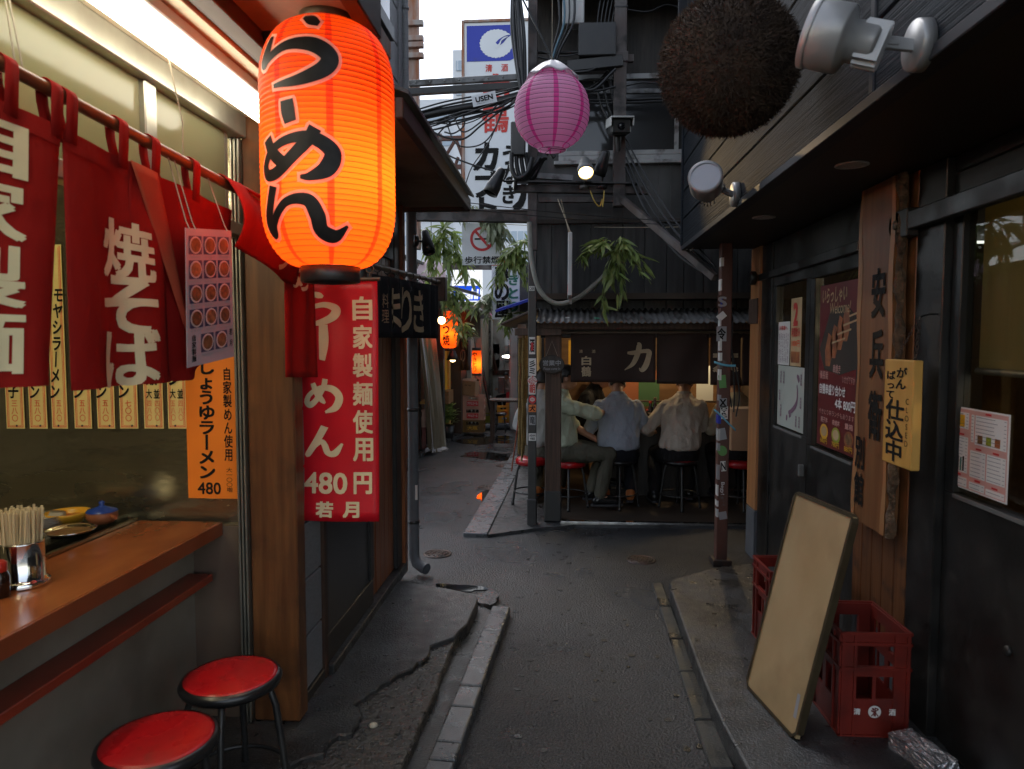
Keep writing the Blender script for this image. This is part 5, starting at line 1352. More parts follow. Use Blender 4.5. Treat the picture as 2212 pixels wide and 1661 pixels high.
lbp = at_x(1998, 98, FX - .002); lhp = at_y(1816, 84, 1.84)
barrel_lamp('large silver floodlight near the camera, top right', lbp, lhp, (-.7, .3, .3), .08, .155, 'lens_pale')
lbp = at_x(1594, 420, FX - .002); lhp = at_y(1526, 400, 3.6)
barrel_lamp('smaller silver floodlight with its glass facing the alley, on the boards below the cedar ball', lbp, lhp, (-.22, -.85, .22), .08, .19, 'lens_pale')

# ------------------------------------------------ cedar ball
sc_ = at_y(1573, 141, 2.6); SR = .252
sg = thing('cedar_ball', 'large dark brown ball of trimmed cedar twigs hanging below the eave', 'cedar ball', sc_ - Vector((0, 0, SR)))
b = MB(); b.ball((0, 0, SR), SR * .9, 24, 16); b.build('core', 'cedar', sg)
b = MB(); rng = random.Random(5)
NT = 21000
for i in range(NT):
    zf = 1 - 2 * (i + .5) / NT; a = i * 2.399963; r = math.sqrt(1 - zf * zf)
    nrm = Vector((r * math.cos(a), r * math.sin(a), zf))
    tdir = Vector((rng.uniform(-1, 1), rng.uniform(-1, 1), rng.uniform(-1, 1))); d = (nrm + tdir * .95).normalized()
    s_ = d.cross(Vector((rng.uniform(-1, 1), rng.uniform(-1, 1), rng.uniform(-1, 1)))).normalized() * rng.uniform(.0014, .003)
    p0 = Vector((0, 0, SR)) + nrm * SR * rng.uniform(.85, .93); p1 = p0 + d * rng.uniform(.016, .03)
    p1 = Vector((0, 0, SR)) + (p1 - Vector((0, 0, SR))).normalized() * min((p1 - Vector((0, 0, SR))).length, SR * rng.uniform(.985, 1.03))
    b.add([p0 - s_, p0 + s_, p1 + s_ * .3], [(0, 1, 2)])
o = b.build('twigs', 'cedar', sg); o['kind'] = 'stuff'
b = MB(); b.tube([(0, 0, SR * 1.9), (.1, 0, SR * 2 + .4), (FX - sc_.x, 0, SR * 2 + 1.0)], .006, 6); b.build('hanging_rope', 'rope', sg)

# ------------------------------------------------ leaning board, crates, wrapped brick
SZ = PZ + .01
BL, BR = at_z(1612, 1481, SZ + .002), at_z(1722, 1603, SZ + .002)
BRm = BR; 
ax = (BR - BL).normalized(); Wb = (BR - BL).length
def along(u, v, base):      # where the sight line crosses the plane through `base` square to the bottom edge
    d = _ray(u, v); return _C + d * ((base - _C).dot(ax) / d.dot(ax))
up = along(1720, 1058, BL) - BL; up2 = along(1850, 1116, BR) - BR
up = (up + up2) / 2; Hb = up.length; up.normalize()
nb = ax.cross(up).normalized()
if nb.x > 0: nb = -nb
lw = thing('leaning_board', 'blank pale plywood board with a brown edge leaning on the red crates', 'board', BL)
M = Matrix((ax, up, nb)).transposed().to_4x4(); M.translation = BL
MBo = MB(); MBo.bx(.008, Wb - .008, .008, Hb - .008, -.012, .004, M=M); MBo.build('panel', 'veneer', lw, world=True)
b = MB(); e = .014
rr = .03
outer = [(rr, 0), (Wb - rr, 0), (Wb, rr), (Wb, Hb - rr), (Wb - rr * .3, Hb - rr * .3), (Wb - rr, Hb), (rr, Hb), (rr * .3, Hb - rr * .3), (0, Hb - rr), (0, rr)]
inner = [(min(max(x, e), Wb - e), min(max(y, e), Hb - e)) for x, y in outer]
N_ = len(outer); vs = [(x, y, .009) for x, y in outer] + [(x, y, .009) for x, y in inner] + [(x, y, -.018) for x, y in outer]
b.add(vs, [(i, (i + 1) % N_, N_ + (i + 1) % N_, N_ + i) for i in range(N_)] + [(i, 2 * N_ + i, 2 * N_ + (i + 1) % N_, (i + 1) % N_) for i in range(N_)], M=M)
b.build('edging', 'brass_edge', lw, world=True)
b = MB(); b.bx(Wb - .05, Wb - .03, .03, .12, .005, .0055, M=M @ Matrix.Rotation(.1, 4, 'Z')); b.build('tape_patch', 'ink_grey', lw, world=True)
def rframe(b, w_, h_, hole, y, t, M=None):
    """plate in XZ at y with rectangular holes [(x0,x1,z0,z1)] on a grid"""
    xs = sorted({-w_ / 2, w_ / 2, *[q for h in hole for q in h[:2]]}); zs = sorted({0, h_, *[q for h in hole for q in h[2:]]})
    for i in range(len(xs) - 1):
        for j in range(len(zs) - 1):
            cx, cz = (xs[i] + xs[i + 1]) / 2, (zs[j] + zs[j + 1]) / 2
            if any(h[0] < cx < h[1] and h[2] < cz < h[3] for h in hole): continue
            b.bx(xs[i], xs[i + 1], y - t / 2, y + t / 2, zs[j], zs[j + 1], M=M)
def make_crate(name, label, mt, w_, d_, h_, group, holes_f, holes_s, flanges=(.0, .66, .9, 1.0), cat='crate'):
    t = thing(name, label, cat, group=group)
    for k, (W, D, hl) in enumerate(((w_, d_, holes_f), (d_, w_, holes_s), (w_, d_, holes_f), (d_, w_, holes_s))):
        M = Matrix.Rotation(k * PI / 2, 4, 'Z')
        b = MB(); W2 = W if k % 2 == 0 else W - .016
        rframe(b, W2, h_, [(a * W / 2, c * W / 2, d * h_, e * h_) for a, c, d, e in hl], -D / 2 + .004, .008, M)
        s_ = b.build('side', mt, t)
        for fz in flanges:
            b = MB(); b.bx(-W / 2 - .009, W / 2 + .009, -D / 2 - .009, -D / 2 - .0005, fz * h_ - .006 + (.006 if fz == 0 else 0), fz * h_ + .006, M=M); b.build('flange', mt, s_)
        for xx in (-1, -.62, .62, 1):
            b = MB(); b.bx(xx * (W / 2 - .005) - .005, xx * (W / 2 - .005) + .005, -D / 2 - .007, -D / 2, .006, h_ - .006, M=M); b.build('rib', mt, s_)
    MB().bx(-w_ / 2 + .01, w_ / 2 - .01, -d_ / 2 + .01, d_ / 2 - .01, .004, .016).build('bottom', mt, t)
    return t
hf = [(-.56, .56, .68, .88), (-.56, -.05, .36, .58), (.05, .56, .36, .58)]
hs_ = [(-.7, -.1, .68, .88), (.1, .7, .68, .88), (-.7, -.1, .3, .58), (.1, .7, .3, .58)]
cr1 = make_crate('bottle_crate', 'red plastic sake bottle crate with white print nearest the camera', 'crate_red', .25, .32, .4, 'red sake crates by the board wall', hf, hs_)
pA, pB = at_z(1796, 1588, SZ), at_z(1945, 1578, SZ)
cr1.location = ((pA.x + pB.x) / 2 + .012, pA.y + .165, SZ); cr1.rotation_euler = (0, 0, .02)
for tx, dx, w__, h__ in (('清', -.065, .024, .024), ('酒', .065, .024, .024)):
    letters(tx, 'print_white', cr1, (w__, h__), plane_place((dx, -.1695, .1), (1, 0, 0), (0, 0, 1)), bold=.03, world=False)
b = MB(); b.lathe([(.024, 0), (.001, 0)], 28, M=Matrix.Translation((0, -.1695, .1)) @ Euler((PI / 2, 0, 0)).to_matrix().to_4x4()); em = b.build('emblem', 'print_white', cr1)
V, Fc = brush2d([[(-.35, .4, .12), (-.12, .3, .14), (-.05, -.5, .14)], [(.05, .5, .14), (.1, -.5, .14)], [(-.05, .35, .12), (-.4, .1, .13), (-.05, -.05, .12), (-.4, -.5, .14)], [(.05, .42, .12), (.42, .3, .14), (.1, .0, .12), (.45, -.5, .14)]], 0, 6, 2)
b = MB(); b.add([(x * .03, -.1702, .1 + y * .034) for x, y in V], Fc); b.build('monogram', 'crate_red', em)
pc = at_z(1632, 1240, SZ + .4)
cr2 = dup(cr1, (pc.x + .235, pc.y + .16, SZ), PI / 2 + .05, 'red plastic crate half hidden behind the leaning board')
for ch in list(cr2.children):
    if ch.name.startswith(('lettering', 'emblem')):
        for g in list(ch.children): bpy.data.objects.remove(g)
        bpy.data.objects.remove(ch)
fb = MB()
def foilf(u, v): return Vector((u, v, 0))
fb.bx(-.05, .05, -.105, .105, 0, .06)
bm = bmesh.new(); 
fo = fb.build('foil_brick', 'foil', label='brick wrapped in crumpled silver foil at the bottom right', cat='brick')
bm.from_mesh(fo.data); bmesh.ops.subdivide_edges(bm, edges=bm.edges[:], cuts=7, use_grid_fill=True)
rg_ = random.Random(3)
for v in bm.verts:
    v.co += Vector((rg_.uniform(-1, 1), rg_.uniform(-1, 1), rg_.uniform(-1, 1) if v.co.z > .002 else 0)) * .003
bm.to_mesh(fo.data); bm.free()
pf = at_z(1992, 1628, SZ + .03); fo.location = (pf.x, pf.y, SZ); fo.rotation_euler = (0, 0, .32)
# ================================================================== open counter stall at the crossing
SYf = 6.1
stall = thing('counter_stall', 'old wooden counter stall with corrugated eave and dark curtain at the crossing', 'building', (0.7, 7.0, 0))
def S(b, n, mt, **k): return b.build(n, mt, stall, world=True, **k)
S(MB().bx(-.16, -.02, SYf, SYf + .13, .026, 1.74), 'post', 'old_wood', bevel=.008)
S(MB().bx(-.165, -.015, SYf - .004, SYf + .135, .026, .3), 'post_base', 'black_paint', bevel=.01)
S(MB().bx(-.02, 2.2, SYf + .0, SYf + .05, .026, .034), 'threshold', 'chrome')
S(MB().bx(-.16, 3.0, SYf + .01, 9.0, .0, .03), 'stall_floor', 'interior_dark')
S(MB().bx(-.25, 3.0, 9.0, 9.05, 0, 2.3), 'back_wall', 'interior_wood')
S(MB().bx(-.33, -.28, 7.3, 9.0, 0, 2.3), 'side_wall', 'cream_panel')
for i in range(6):
    S(MB().bx(-.28, -.262, 6.95, 7.3, .04 + i * .33, .36 + i * .33), 'side_panel', 'cream_panel', bevel=.006)
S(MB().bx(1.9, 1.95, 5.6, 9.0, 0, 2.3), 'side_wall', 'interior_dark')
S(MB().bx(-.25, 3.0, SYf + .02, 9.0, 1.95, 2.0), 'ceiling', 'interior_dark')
S(MB().bx(-.3, 1.6, SYf - .06, SYf + .02, 1.69, 1.75), 'eave_beam', 'old_wood', bevel=.006)
S(MB().bx(-.2, 2.2, SYf + .03, SYf + .1, 1.62, 1.72), 'lintel', 'dark_wood', bevel=.006)
# counter and its glass case
S(MB().bx(.35, 1.9, 7.12, 7.55, .74, .79), 'counter', 'interior_wood', bevel=.006)
S(MB().bx(.35, 1.9, 7.2, 7.24, .03, .74), 'counter_front', 'dark_wood')
S(MB().bx(.72, 1.9, 7.3, 7.5, .79, .8), 'case_floor', 'interior_wood')
for z in (.97, .8): S(MB().bx(.72, 1.9, 7.29, 7.315, z, z + .02), 'case_rail', 'pole_wood', bevel=.003)
for x in (.72, 1.28, 1.84): S(MB().bx(x, x + .02, 7.29, 7.31, .82, .97), 'case_post', 'pole_wood')
S(MB().bx(.74, 1.88, 7.3, 7.303, .82, .97), 'case_glass', 'glass')
S(MB().bx(-.2, .28, 7.35, 7.7, .74, .79), 'side_counter', 'interior_wood', bevel=.006)
S(MB().bx(.3, 2.0, 8.2, 8.6, .1, 1.2), 'back_bench', 'interior_wood', bevel=.006)
# posters, bottles and cloth inside
def card(name, label, cat, u0, v0, u1, v1, y, mt):
    a, c = at_y(u0, v0, y), at_y(u1, v1, y); t = thing(name, label, cat, ((a.x + c.x) / 2, y, c.z)); MB().bx(a.x, c.x, y, y + .002, c.z, a.z).build('paper', mt, t, world=True); return t, a, c
t, a, c = card('festival_poster', 'orange and green event poster below the dark stall curtain', 'poster', 1335, 800, 1424, 878, 7.9, 'orange_poster')
MB().bx((a.x + c.x) / 2, c.x, 7.897, 7.899, c.z, a.z - .1).build('print', 'green_poster', t, world=True)
letters('平成29年9月', 'print_white', t, (.22, .04), plane_place((a.x + .26, 7.895, 1.19), (1, 0, 0), (0, 0, 1)), bold=.02)
card('paper_strip', 'narrow yellow paper strip beside the left edge of the stall curtain', 'paper strip', 1228, 735, 1245, 800, 8.2, 'crate_yellow')
t, a, c = card('hand_towel', 'white hand towel hanging behind the man in the beige shirt', 'towel', 1505, 790, 1540, 868, 7.6, 'white_cloth')
for i, (u, h_, lab) in enumerate(((1404, .2, 'brown sauce bottle with a red cap on the stall counter'), (1414, .24, 'taller dark bottle with a round label on the stall counter'), (1399, .12, 'short dark jar at the left end of the glass case'))):
    p = at_y(u, 900, 7.2); t = thing('bottle', lab, 'bottle', (p.x, 7.18, .79), group='bottles on the stall counter')
    r = .03 if i < 2 else .035
    MB().lathe([(.001, 0), (r, 0), (r, h_ * .55), (r * .45, h_ * .75), (r * .45, h_ * .92)], 18).build('body', 'bottle', t)
    MB().lathe([(r * .5, h_ * .9), (r * .5, h_), (.001, h_)], 14).build('cap', 'plastic_red' if i != 1 else 'brass_edge', t)
    MB().lathe([(r + .001, h_ * .15), (r + .001, h_ * .45)], 18).build('label_wrap', 'poster_cream', t)
p = at_y(1385, 893, 7.15); bw = MB(); bw.box((p.x - .02, 7.2, .795), (.1, .14, .008)); recentre(bw.build('plate', 'plate', label='pale rectangular plate on the counter right of the blue shirt', cat='plate', bevel=.003))
# inner lamps (their light is what shows under the curtain)
for i, (x, y) in enumerate(((.55, 7.35), (1.4, 7.35))):
    t = thing('pendant_bulb', ['bare warm bulb hanging inside the stall over the left seats', 'bare warm bulb hanging inside the stall over the right seats'][i], 'bulb', (x, y, 1.72))
    b = MB(); b.ball((0, 0, 0), .03, 16, 10); b.build('glass_bulb', 'bulb_glow', t)
    b = MB(); b.tube([(0, 0, .028), (0, 0, .08)], .014, 10); b.tube([(0, 0, .08), (0, 0, .23)], .003, 6); b.build('socket', 'black_iron', t)
    l = bpy.data.lights.new('stall_bulb', 'POINT'); l.energy = 6.5; l.color = (1, .74, .42); l.shadow_soft_size = .04
    lo = bpy.data.objects.new('stall_bulb', l); COL.objects.link(lo); lo.parent = t; lo.location = (0, 0, -.05)
# corrugated eave
def corr(x0, x1, y0, z0, y1, z1, pitch, amp, name, mt, par, n=None, label=None):
    n = n or int((x1 - x0) / pitch * 6)
    b = MB(); b.grid(lambda u, v: Vector((x0 + (x1 - x0) * u, y0 + (y1 - y0) * v, z0 + (z1 - z0) * v + amp * math.sin(2 * PI * (x1 - x0) * u / pitch))), n, 3)
    return b.build(name, mt, par, world=True, solid=.003)
for x0, x1 in ((-.225, .5), (.49, 1.2), (1.19, 1.9)):
    corr(x0, x1, 5.86, 1.742 + (.004 if x0 < .4 else 0), 6.33, 1.872 + (.003 if x0 < .4 else 0), .052, .0095, 'corrugated_sheet', 'corrugated', stall)
p = at_y(1290, 675, 5.95); b = MB(); b.box((p.x, 5.93, 1.782), (.045, .03, .004), rot=(.25, 0, .5)); b.build('green_tape', 'tape_green', stall, world=True)
p = at_y(1318, 670, 5.95); b = MB(); b.box((.03, 5.95, 1.788), (.045, .008, .006), rot=(.25, 0, -.9)); b.build('stick', 'white_panel', stall, world=True)
# upper storey
UY = 6.34
xs = [-.3]
while xs[-1] < 2.2: xs.append(xs[-1] + random.choice((.15, .17, .19, .14)))
for i in range(len(xs) - 1): S(MB().bx(xs[i] + .003, xs[i + 1] - .003, UY, UY + .03, 1.86, 2.62), 'wall_board', 'board_black', bevel=.004)
S(MB().bx(-.3, 2.2, UY + .031, UY + .1, 1.86, 4.6), 'core_wall', 'black_paint')
S(MB().bx(-.3, 2.2, UY - .02, UY + .03, 2.62, 2.66), 'string_course', 'dark_wood', bevel=.004)
S(MB().bx(-.3, 2.2, UY - .02, UY + .03, 1.845, 1.87), 'flashing', 'metal_sheet')
x = -.28
while x < 2.1:
    S(MB().bx(x + .002, x + .098, UY + .004, UY + .02, 2.66, 3.2), 'metal_panel', 'metal_sheet', bevel=.003); S(MB().bx(x - .006, x + .006, UY - .006, UY + .012, 2.66, 3.2), 'seam', 'metal_sheet'); x += .1
S(MB().bx(-.3, 2.2, UY, UY + .03, 3.885, 4.6), 'upper_boarding', 'dark_wood')
# window
wx0, wx1 = at_y(1207, 300, UY).x, 1.4
wn = S(MB().bx(wx0, wx1, UY - .03, UY + .02, 3.155, 3.2), 'window', 'window_frame', bevel=.004)
for (a, c, z0, z1) in ((wx0, wx1, 3.84, 3.885), (wx0, wx0 + .035, 3.2, 3.84), (wx0 + .03, wx0 + .07, 3.2, 3.84), (.94, .975, 3.2, 3.84), (wx0 + .035, .94, 3.2, 3.24), (.975, wx1, 3.2, 3.24)):
    MB().bx(a, c, UY - .028 + random.uniform(-.004, .004), UY + .015, z0, z1).build('frame', 'window_frame', wn, world=True, bevel=.003)
MB().bx(wx0 - .04, wx1, UY - .06, UY + .01, 3.12, 3.152).build('sill', 'window_frame', wn, world=True, bevel=.004)
MB().bx(wx0 + .03, .95, UY + .0, UY + .004, 3.2, 3.85).build('pane', 'window_dark', wn, world=True)
MB().bx(.96, wx1, UY + .006, UY + .01, 3.2, 3.85).build('pane', 'window_dark', wn, world=True)
corr(-.4, 1.9, 5.95, 4.52, 6.6, 4.66, .07, .014, 'upper_eave_sheet', 'corrugated', stall)
S(MB().bx(-.3, 1.9, 6.0, 6.04, 4.4, 4.5), 'upper_gutter', 'black_paint', bevel=.01)
# little side eave over the alley with its beam
def quad_slab(pts, th, name, mt, par=None, **k):
    b = MB(); n_ = (Vector(pts[1]) - Vector(pts[0])).cross(Vector(pts[3]) - Vector(pts[0])).normalized() * th
    if n_.z < 0: n_ = -n_
    vs = [Vector(p) for p in pts] + [Vector(p) + n_ for p in pts]
    b.add(vs, [(3, 2, 1, 0), (4, 5, 6, 7), (0, 1, 5, 4), (1, 2, 6, 5), (2, 3, 7, 6), (3, 0, 4, 7)]); return b.build(name, mt, par, world=True, **k)
A, B_ = at_y(1083, 703, 6.0), at_y(1162, 668, 6.0)
quad_slab([A, B_, B_ + Vector((0, 1.6, 0)), A + Vector((0, 1.6, 0))], .02, 'side_eave', 'eave_brown', stall, bevel=.003)
a = at_y(1112, 712, 6.05); S(MB().bx(a.x, -.02, 6.02, 6.08, 1.64, 1.7), 'side_beam', 'old_wood', bevel=.005)
S(MB().bx(-.4, -.33, 6.15, 6.2, 1.62, 1.74), 'bracket', 'orange_rust', bevel=.004)
# dark cloth curtain
cu = thing('stall_curtain', 'wide dark cloth curtain with tan brush characters across the stall front', 'curtain', (.7, SYf + .02, 1.22))
b = MB(); b.tube([(-.02, SYf + .0, 1.665), (1.9, SYf + .0, 1.665)], .012, 10); b.build('rod', 'pole_wood', cu, world=True)
cx = [at_y(u, 760, SYf).x for u in (1233, 1306, 1416)] + [at_y(1419, 760, SYf).x, at_y(1531, 760, SYf).x, at_y(1534, 760, SYf).x, at_y(1600, 760, SYf).x, 1.85]
for k, (x0, x1, zb) in enumerate(((cx[0], cx[2], 1.243), (cx[3], cx[4], 1.232), (cx[5], cx[6], 1.225), (cx[6] + .012, cx[7], 1.22))):
    def f(u, v, x0=x0, x1=x1, zb=zb, k=k):
        return Vector((x0 + (x1 - x0) * u, SYf - .01 + .012 * math.sin(u * (x1 - x0) * 14 + k * 2) * (.25 + v) + .01 * math.sin(v * 4 + u * 7), 1.66 + (zb - 1.66) * v))
    b = MB(); b.grid(f, 26, 12); o = b.build('cloth_panel', 'noren_stall', cu, world=True, solid=.003)
    W_ = x1 - x0
    def put(ch, u, v, w_, h_, bold, vert=False, mt='print_tan', o=o, f=f, W_=W_):
        letters(ch, mt, o, (w_, h_), lambda x, y: f(u + x / W_, v - y / .43) + Vector((0, -.006, 0)), bold=bold, vertical=vert, maxlen=.04)
    if k == 0:
        V, Fc = brush2d([[(-.42, .2, .1), (-.2, .2, .17), (.2, .27, .15), (.42, .24, .2), (.4, .0, .2), (.3, -.32, .22), (.16, -.5, .17), (.05, -.42, .03)], [(-.02, .62, .05), (.04, .5, .2), (-.02, .15, .21), (-.2, -.25, .17), (-.52, -.5, .03)]], 0, 8, 3)
        b = MB(); b.add([f(.795 + x * .215 / W_, .5 - y * .215 / .43) + Vector((0, -.007, 0)) for x, y in V], Fc); b.build('lettering', 'print_tan', o, world=True)
        put('清', .12, .37, .03, .028, .01); put('酒', .27, .37, .03, .028, .01); put('白', .185, .56, .075, .075, .04); put('鶴', .185, .78, .08, .085, .03)
    if k == 2: put('大', .5, .5, .2, .2, .05)
# oval open sign
oc = at_y(1192, 787, 6.03)
ov = thing('oval_sign', 'brown oval wooden sign reading open, please come in, on the stall post', 'sign', (oc.x, 6.04, oc.z - .07))
b = MB()
pts = [(oc.x + .107 * math.cos(i * PI / 24), oc.z + .078 * math.sin(i * PI / 24)) for i in range(48)]
b.prism(pts, 0, .016, M=Matrix.Translation((0, 6.05, 0)) @ Euler((PI / 2, 0, 0)).to_matrix().to_4x4()); b.build('board', 'dark_wood', ov, world=True, bevel=.004)
letters('営業中', 'ink_grey', ov, (.15, .045), plane_place((oc.x, 6.032, oc.z + .012), (1, 0, 0), (0, 0, 1)), bold=.02)
letters('Please come in', 'ink_grey', ov, (.14, .024), plane_place((oc.x, 6.032, oc.z - .036), (1, 0, 0), (0, 0, 1)))
b = MB(); b.tube([(oc.x - .05, 6.04, oc.z + .068), (oc.x, 6.07, oc.z + .2), (oc.x + .05, 6.04, oc.z + .068)], .002, 5); b.build('string', 'rope_line', ov, world=True)
# rope curtain at the side
rcx0, rcx1 = at_y(1116, 800, 6.15).x, at_y(1141, 800, 6.15).x
rc = thing('rope_curtain', 'straw rope curtain of many strands beside the stickered post', 'curtain', ((rcx0 + rcx1) / 2, 6.3, .5))
b = MB(); b.tube([(-.37, 6.12, 1.66), (-.37, 7.6, 1.66)], .014, 8); b.build('rod', 'old_wood', rc, world=True)
rr = random.Random(8)
for k in range(30):
    y = 6.14 + k * .045; zb = .52 + rr.uniform(0, .12) + .004 * k; x = -.37 + rr.uniform(-.02, .02); dx = rr.uniform(-.012, .012)
    pts = [(x + dx * i / 10 + .003 * math.sin(i * 2.4 + k), y + .004 * math.cos(i * 2.1 + k), 1.65 + (zb - 1.65) * i / 10) for i in range(11)]
    b = MB(); b.tube(pts, .0085, 6); b.build('strand', 'rope', rc, world=True)
p0, p1 = at_y(1121, 900, 6.2), at_y(1105, 1018, 6.2)
b = MB(); b.tube([(-.38, 6.2, 1.4), p0, p1], .007, 6); b.build('strand', 'rope_red', rc, world=True)
# steel posts
def post_box(name, label, x0, x1, y0, y1, z0, z1, mt, cat='post'):
    t = thing(name, label, cat, ((x0 + x1) / 2, (y0 + y1) / 2, z0)); MB().bx(x0, x1, y0, y1, z0, z1).build('shaft', mt, t, world=True, bevel=.005); return t
sp = post_box('steel_post', 'tall steel post covered with stickers at the stall corner', -.302, -.231, 5.99, 6.06, 0, 2.35, 'black_paint')
MB().bx(-.305, -.228, 5.985, 6.063, 2.351, 5.2).build('upper_shaft', 'rust_steel', sp, world=True, bevel=.004)
MB().bx(-.309, -.224, 5.98, 6.066, .0, .25).build('foot', 'black_paint', sp, world=True, bevel=.01)
def sticker(par, u0, v0, u1, v1, y, mt, txt=None, tm='ink', vert=False, bold=.03, rot=0, round_=False):
    a, c = at_y(u0, v0, y), at_y(u1, v1, y); cx, cz = (a.x + c.x) / 2, (a.z + c.z) / 2; w_, h_ = c.x - a.x, a.z - c.z
    ux, uz = (math.cos(rot), 0, math.sin(rot)), (-math.sin(rot), 0, math.cos(rot)); pl = plane_place((cx, y - .0012, cz), ux, uz)
    if round_: pts = [(w_ / 2 * math.cos(i * PI / 12), h_ / 2 * math.sin(i * PI / 12)) for i in range(24)]
    else: pts = [(-w_ / 2, -h_ / 2), (w_ / 2, -h_ / 2), (w_ / 2, h_ / 2), (-w_ / 2, h_ / 2)]
    b = MB(); b.add([pl(*q) for q in pts], [tuple(range(len(pts)))]); s_ = b.build('sticker', mt, par, world=True)
    if txt:
        pl2 = plane_place((cx, y - .0022, cz), ux, uz); letters(txt, tm, s_, (w_ * .8, h_ * .75), pl2, bold=bold, vertical=vert)
    return s_
Yp = 5.99
sticker(sp, 1143, 728, 1156, 765, Yp, 'paper', '酒', 'ink'); sticker(sp, 1147, 740, 1152, 757, Yp - .0015, 'label_red', None)
sticker(sp, 1142, 774, 1158, 812, Yp, 'paper', '彡ミ', 'ink', True); sticker(sp, 1140, 812, 1160, 833, Yp - .001, 'paper', 'MADE NICE', 'ink_red', rot=.7, bold=.02, round_=True)
sticker(sp, 1142, 827, 1157, 852, Yp - .002, 'paper', '朝', 'ink_red', bold=.03)
s_ = sticker(sp, 1142, 840 + 14, 1158, 872, Yp, 'label_red', None, round_=True); sticker(sp, 1145, 858, 1155, 868, Yp - .001, 'paper', '卍'[:0] or '三', 'label_red', round_=True)
sticker(sp, 1142, 874, 1158, 890, Yp, 'sticker_orange', '犬', 'ink', bold=.03)
sticker(sp, 1143, 897, 1157, 918, Yp, 'ink_grey', '竜', 'ink', bold=.01); sticker(sp, 1142, 936, 1158, 952, Yp, 'print_white', 'ASIAN\nVIBES', 'ink', bold=.03)
sticker(sp, 1143, 618, 1155, 628, Yp, 'paper', 'CAN', 'ink', bold=.02)
rp_ = post_box('rusty_post', 'reddish rusty post covered with stickers and tape, right of the stall', 1.085, 1.163, 5.06, 5.14, .0, 2.3, 'rust_red')
MB().bx(1.06, 1.19, 5.03, 5.17, .0, .045).build('foot_plate', 'iron', rp_, world=True, bevel=.004)
Yr = 5.06
def rs(*a, **k): return sticker(rp_, *a, Yr, **k)
# the post's stickers (front face) and the torn row down its alley-side edge
for (u0, v0, u1, v1, mt, tx, tm, kw) in ((1550, 638, 1571, 665, 'rust_red', 'S', 'ink_grey', {}), (1549, 676, 1568, 690, 'paper', None, None, dict(rot=.7)), (1548, 705, 1569, 737, 'ink_grey', '令', 'ink', {}), (1553, 860, 1570, 880, 'ink_grey', 'X', 'ink', {}), (1556, 877, 1572, 905, 'paper', 'DYRG', 'ink', dict(vert=True)),
                            (1550, 962, 1570, 985, 'sticker_green', None, None, dict(rot=.5, round_=True)), (1557, 996, 1568, 1018, 'paper', 'N', 'ink', dict(rot=.1)), (1552, 925, 1568, 950, 'ink_grey', None, None, dict(rot=.2)), (1553, 1105, 1570, 1122, 'ink_grey', None, None, dict(rot=.2)), (1553, 810, 1568, 838, 'sticker_green', None, None, dict(rot=.1))):
    sticker(rp_, u0, v0, u1, v1, Yr, mt, tx, tm or 'ink', **kw)
letters('Begy!', 'print_white', rp_, (.09, .03), plane_place((at_y(1560, 1055, Yr).x, Yr - .002, at_y(1560, 1055, Yr).z), (0, 0, -1), (1, 0, 0)), bold=0)
rn = random.Random(4)
z = .35
while z < 2.2:
    h_ = rn.uniform(.04, .11); b = MB(); b.bx(1.0835, 1.0848, 5.065, 5.065 + rn.uniform(.03, .07), z, z + h_); b.bx(1.0835, 1.0848 + rn.uniform(.006, .02), 5.0585, 5.0596, z, z + h_); b.build('torn_sticker', rn.choice(['paper', 'white_panel', 'ink_grey', 'paper', 'sign_blue']), rp_, world=True); z += h_ + rn.uniform(.01, .12)
for v, dz in ((782, 0), (885, 1)):
    a = at_y(1543, v, 5.04); c = at_y(1590, v + (8 if not dz else 45), 5.04); b = MB()
    b.grid(lambda u, w_: Vector((a.x + (c.x - a.x) * u, 5.05 - .01 * math.sin(u * PI), a.z + (c.z - a.z) * (u ** 1.3) + .016 * (w_ - .5) - .012 * math.sin(u * PI))), 10, 1); b.build('blue_tape', 'tape_blue', rp_, world=True, solid=.002)
b = MB()
for k in range(4):
    p = at_y(1568 + k * 3, 600, 5.2); q = at_y(1575 + k * 5, 870 + 10 * k, 5.2); b.tube(curve_pts([p, p.lerp(q, .4) + Vector((.04 - .02 * k, 0, 0)), p.lerp(q, .8) + Vector((-.03 + .02 * k, 0, 0)), q], 6), .005, 6)
b.build('cable', 'cable', rp_, world=True)
bxp = at_y(1592, 925, 5.9); bb = MB(); bb.box((bxp.x + .03, 5.9, bxp.z), (.2, .22, .34)); recentre(bb.build('cardboard_box', 'cardboard', label='brown box fixed at seat height behind the rusty post', cat='box', bevel=.004))
# stools of the stall
s2 = make_stool('bar_stool', 'red stool under the man in the light green shirt', 'stools of the counter stall', .155, .465, thick=.06, rim=False)
s2.location = (.05, 6.64, .024); s2.rotation_euler = (0, 0, .78)
s3 = make_stool('bar_stool', 'stool with black rim under the man in the blue shirt', 'stools of the counter stall', .16, .465)
s3.location = (.52, 6.7, .024); s3.rotation_euler = (0, 0, .78)
dup(s3, (1.09, 6.7, .024), .75, 'stool with black rim under the man in the beige shirt')
dup(s2, (1.66, 6.72, .024), .7, 'red stool at the right end behind the rusty post')
dup(s2, (-.30, 6.72, .026), .75, 'red stool at the alley side behind the rope curtain')
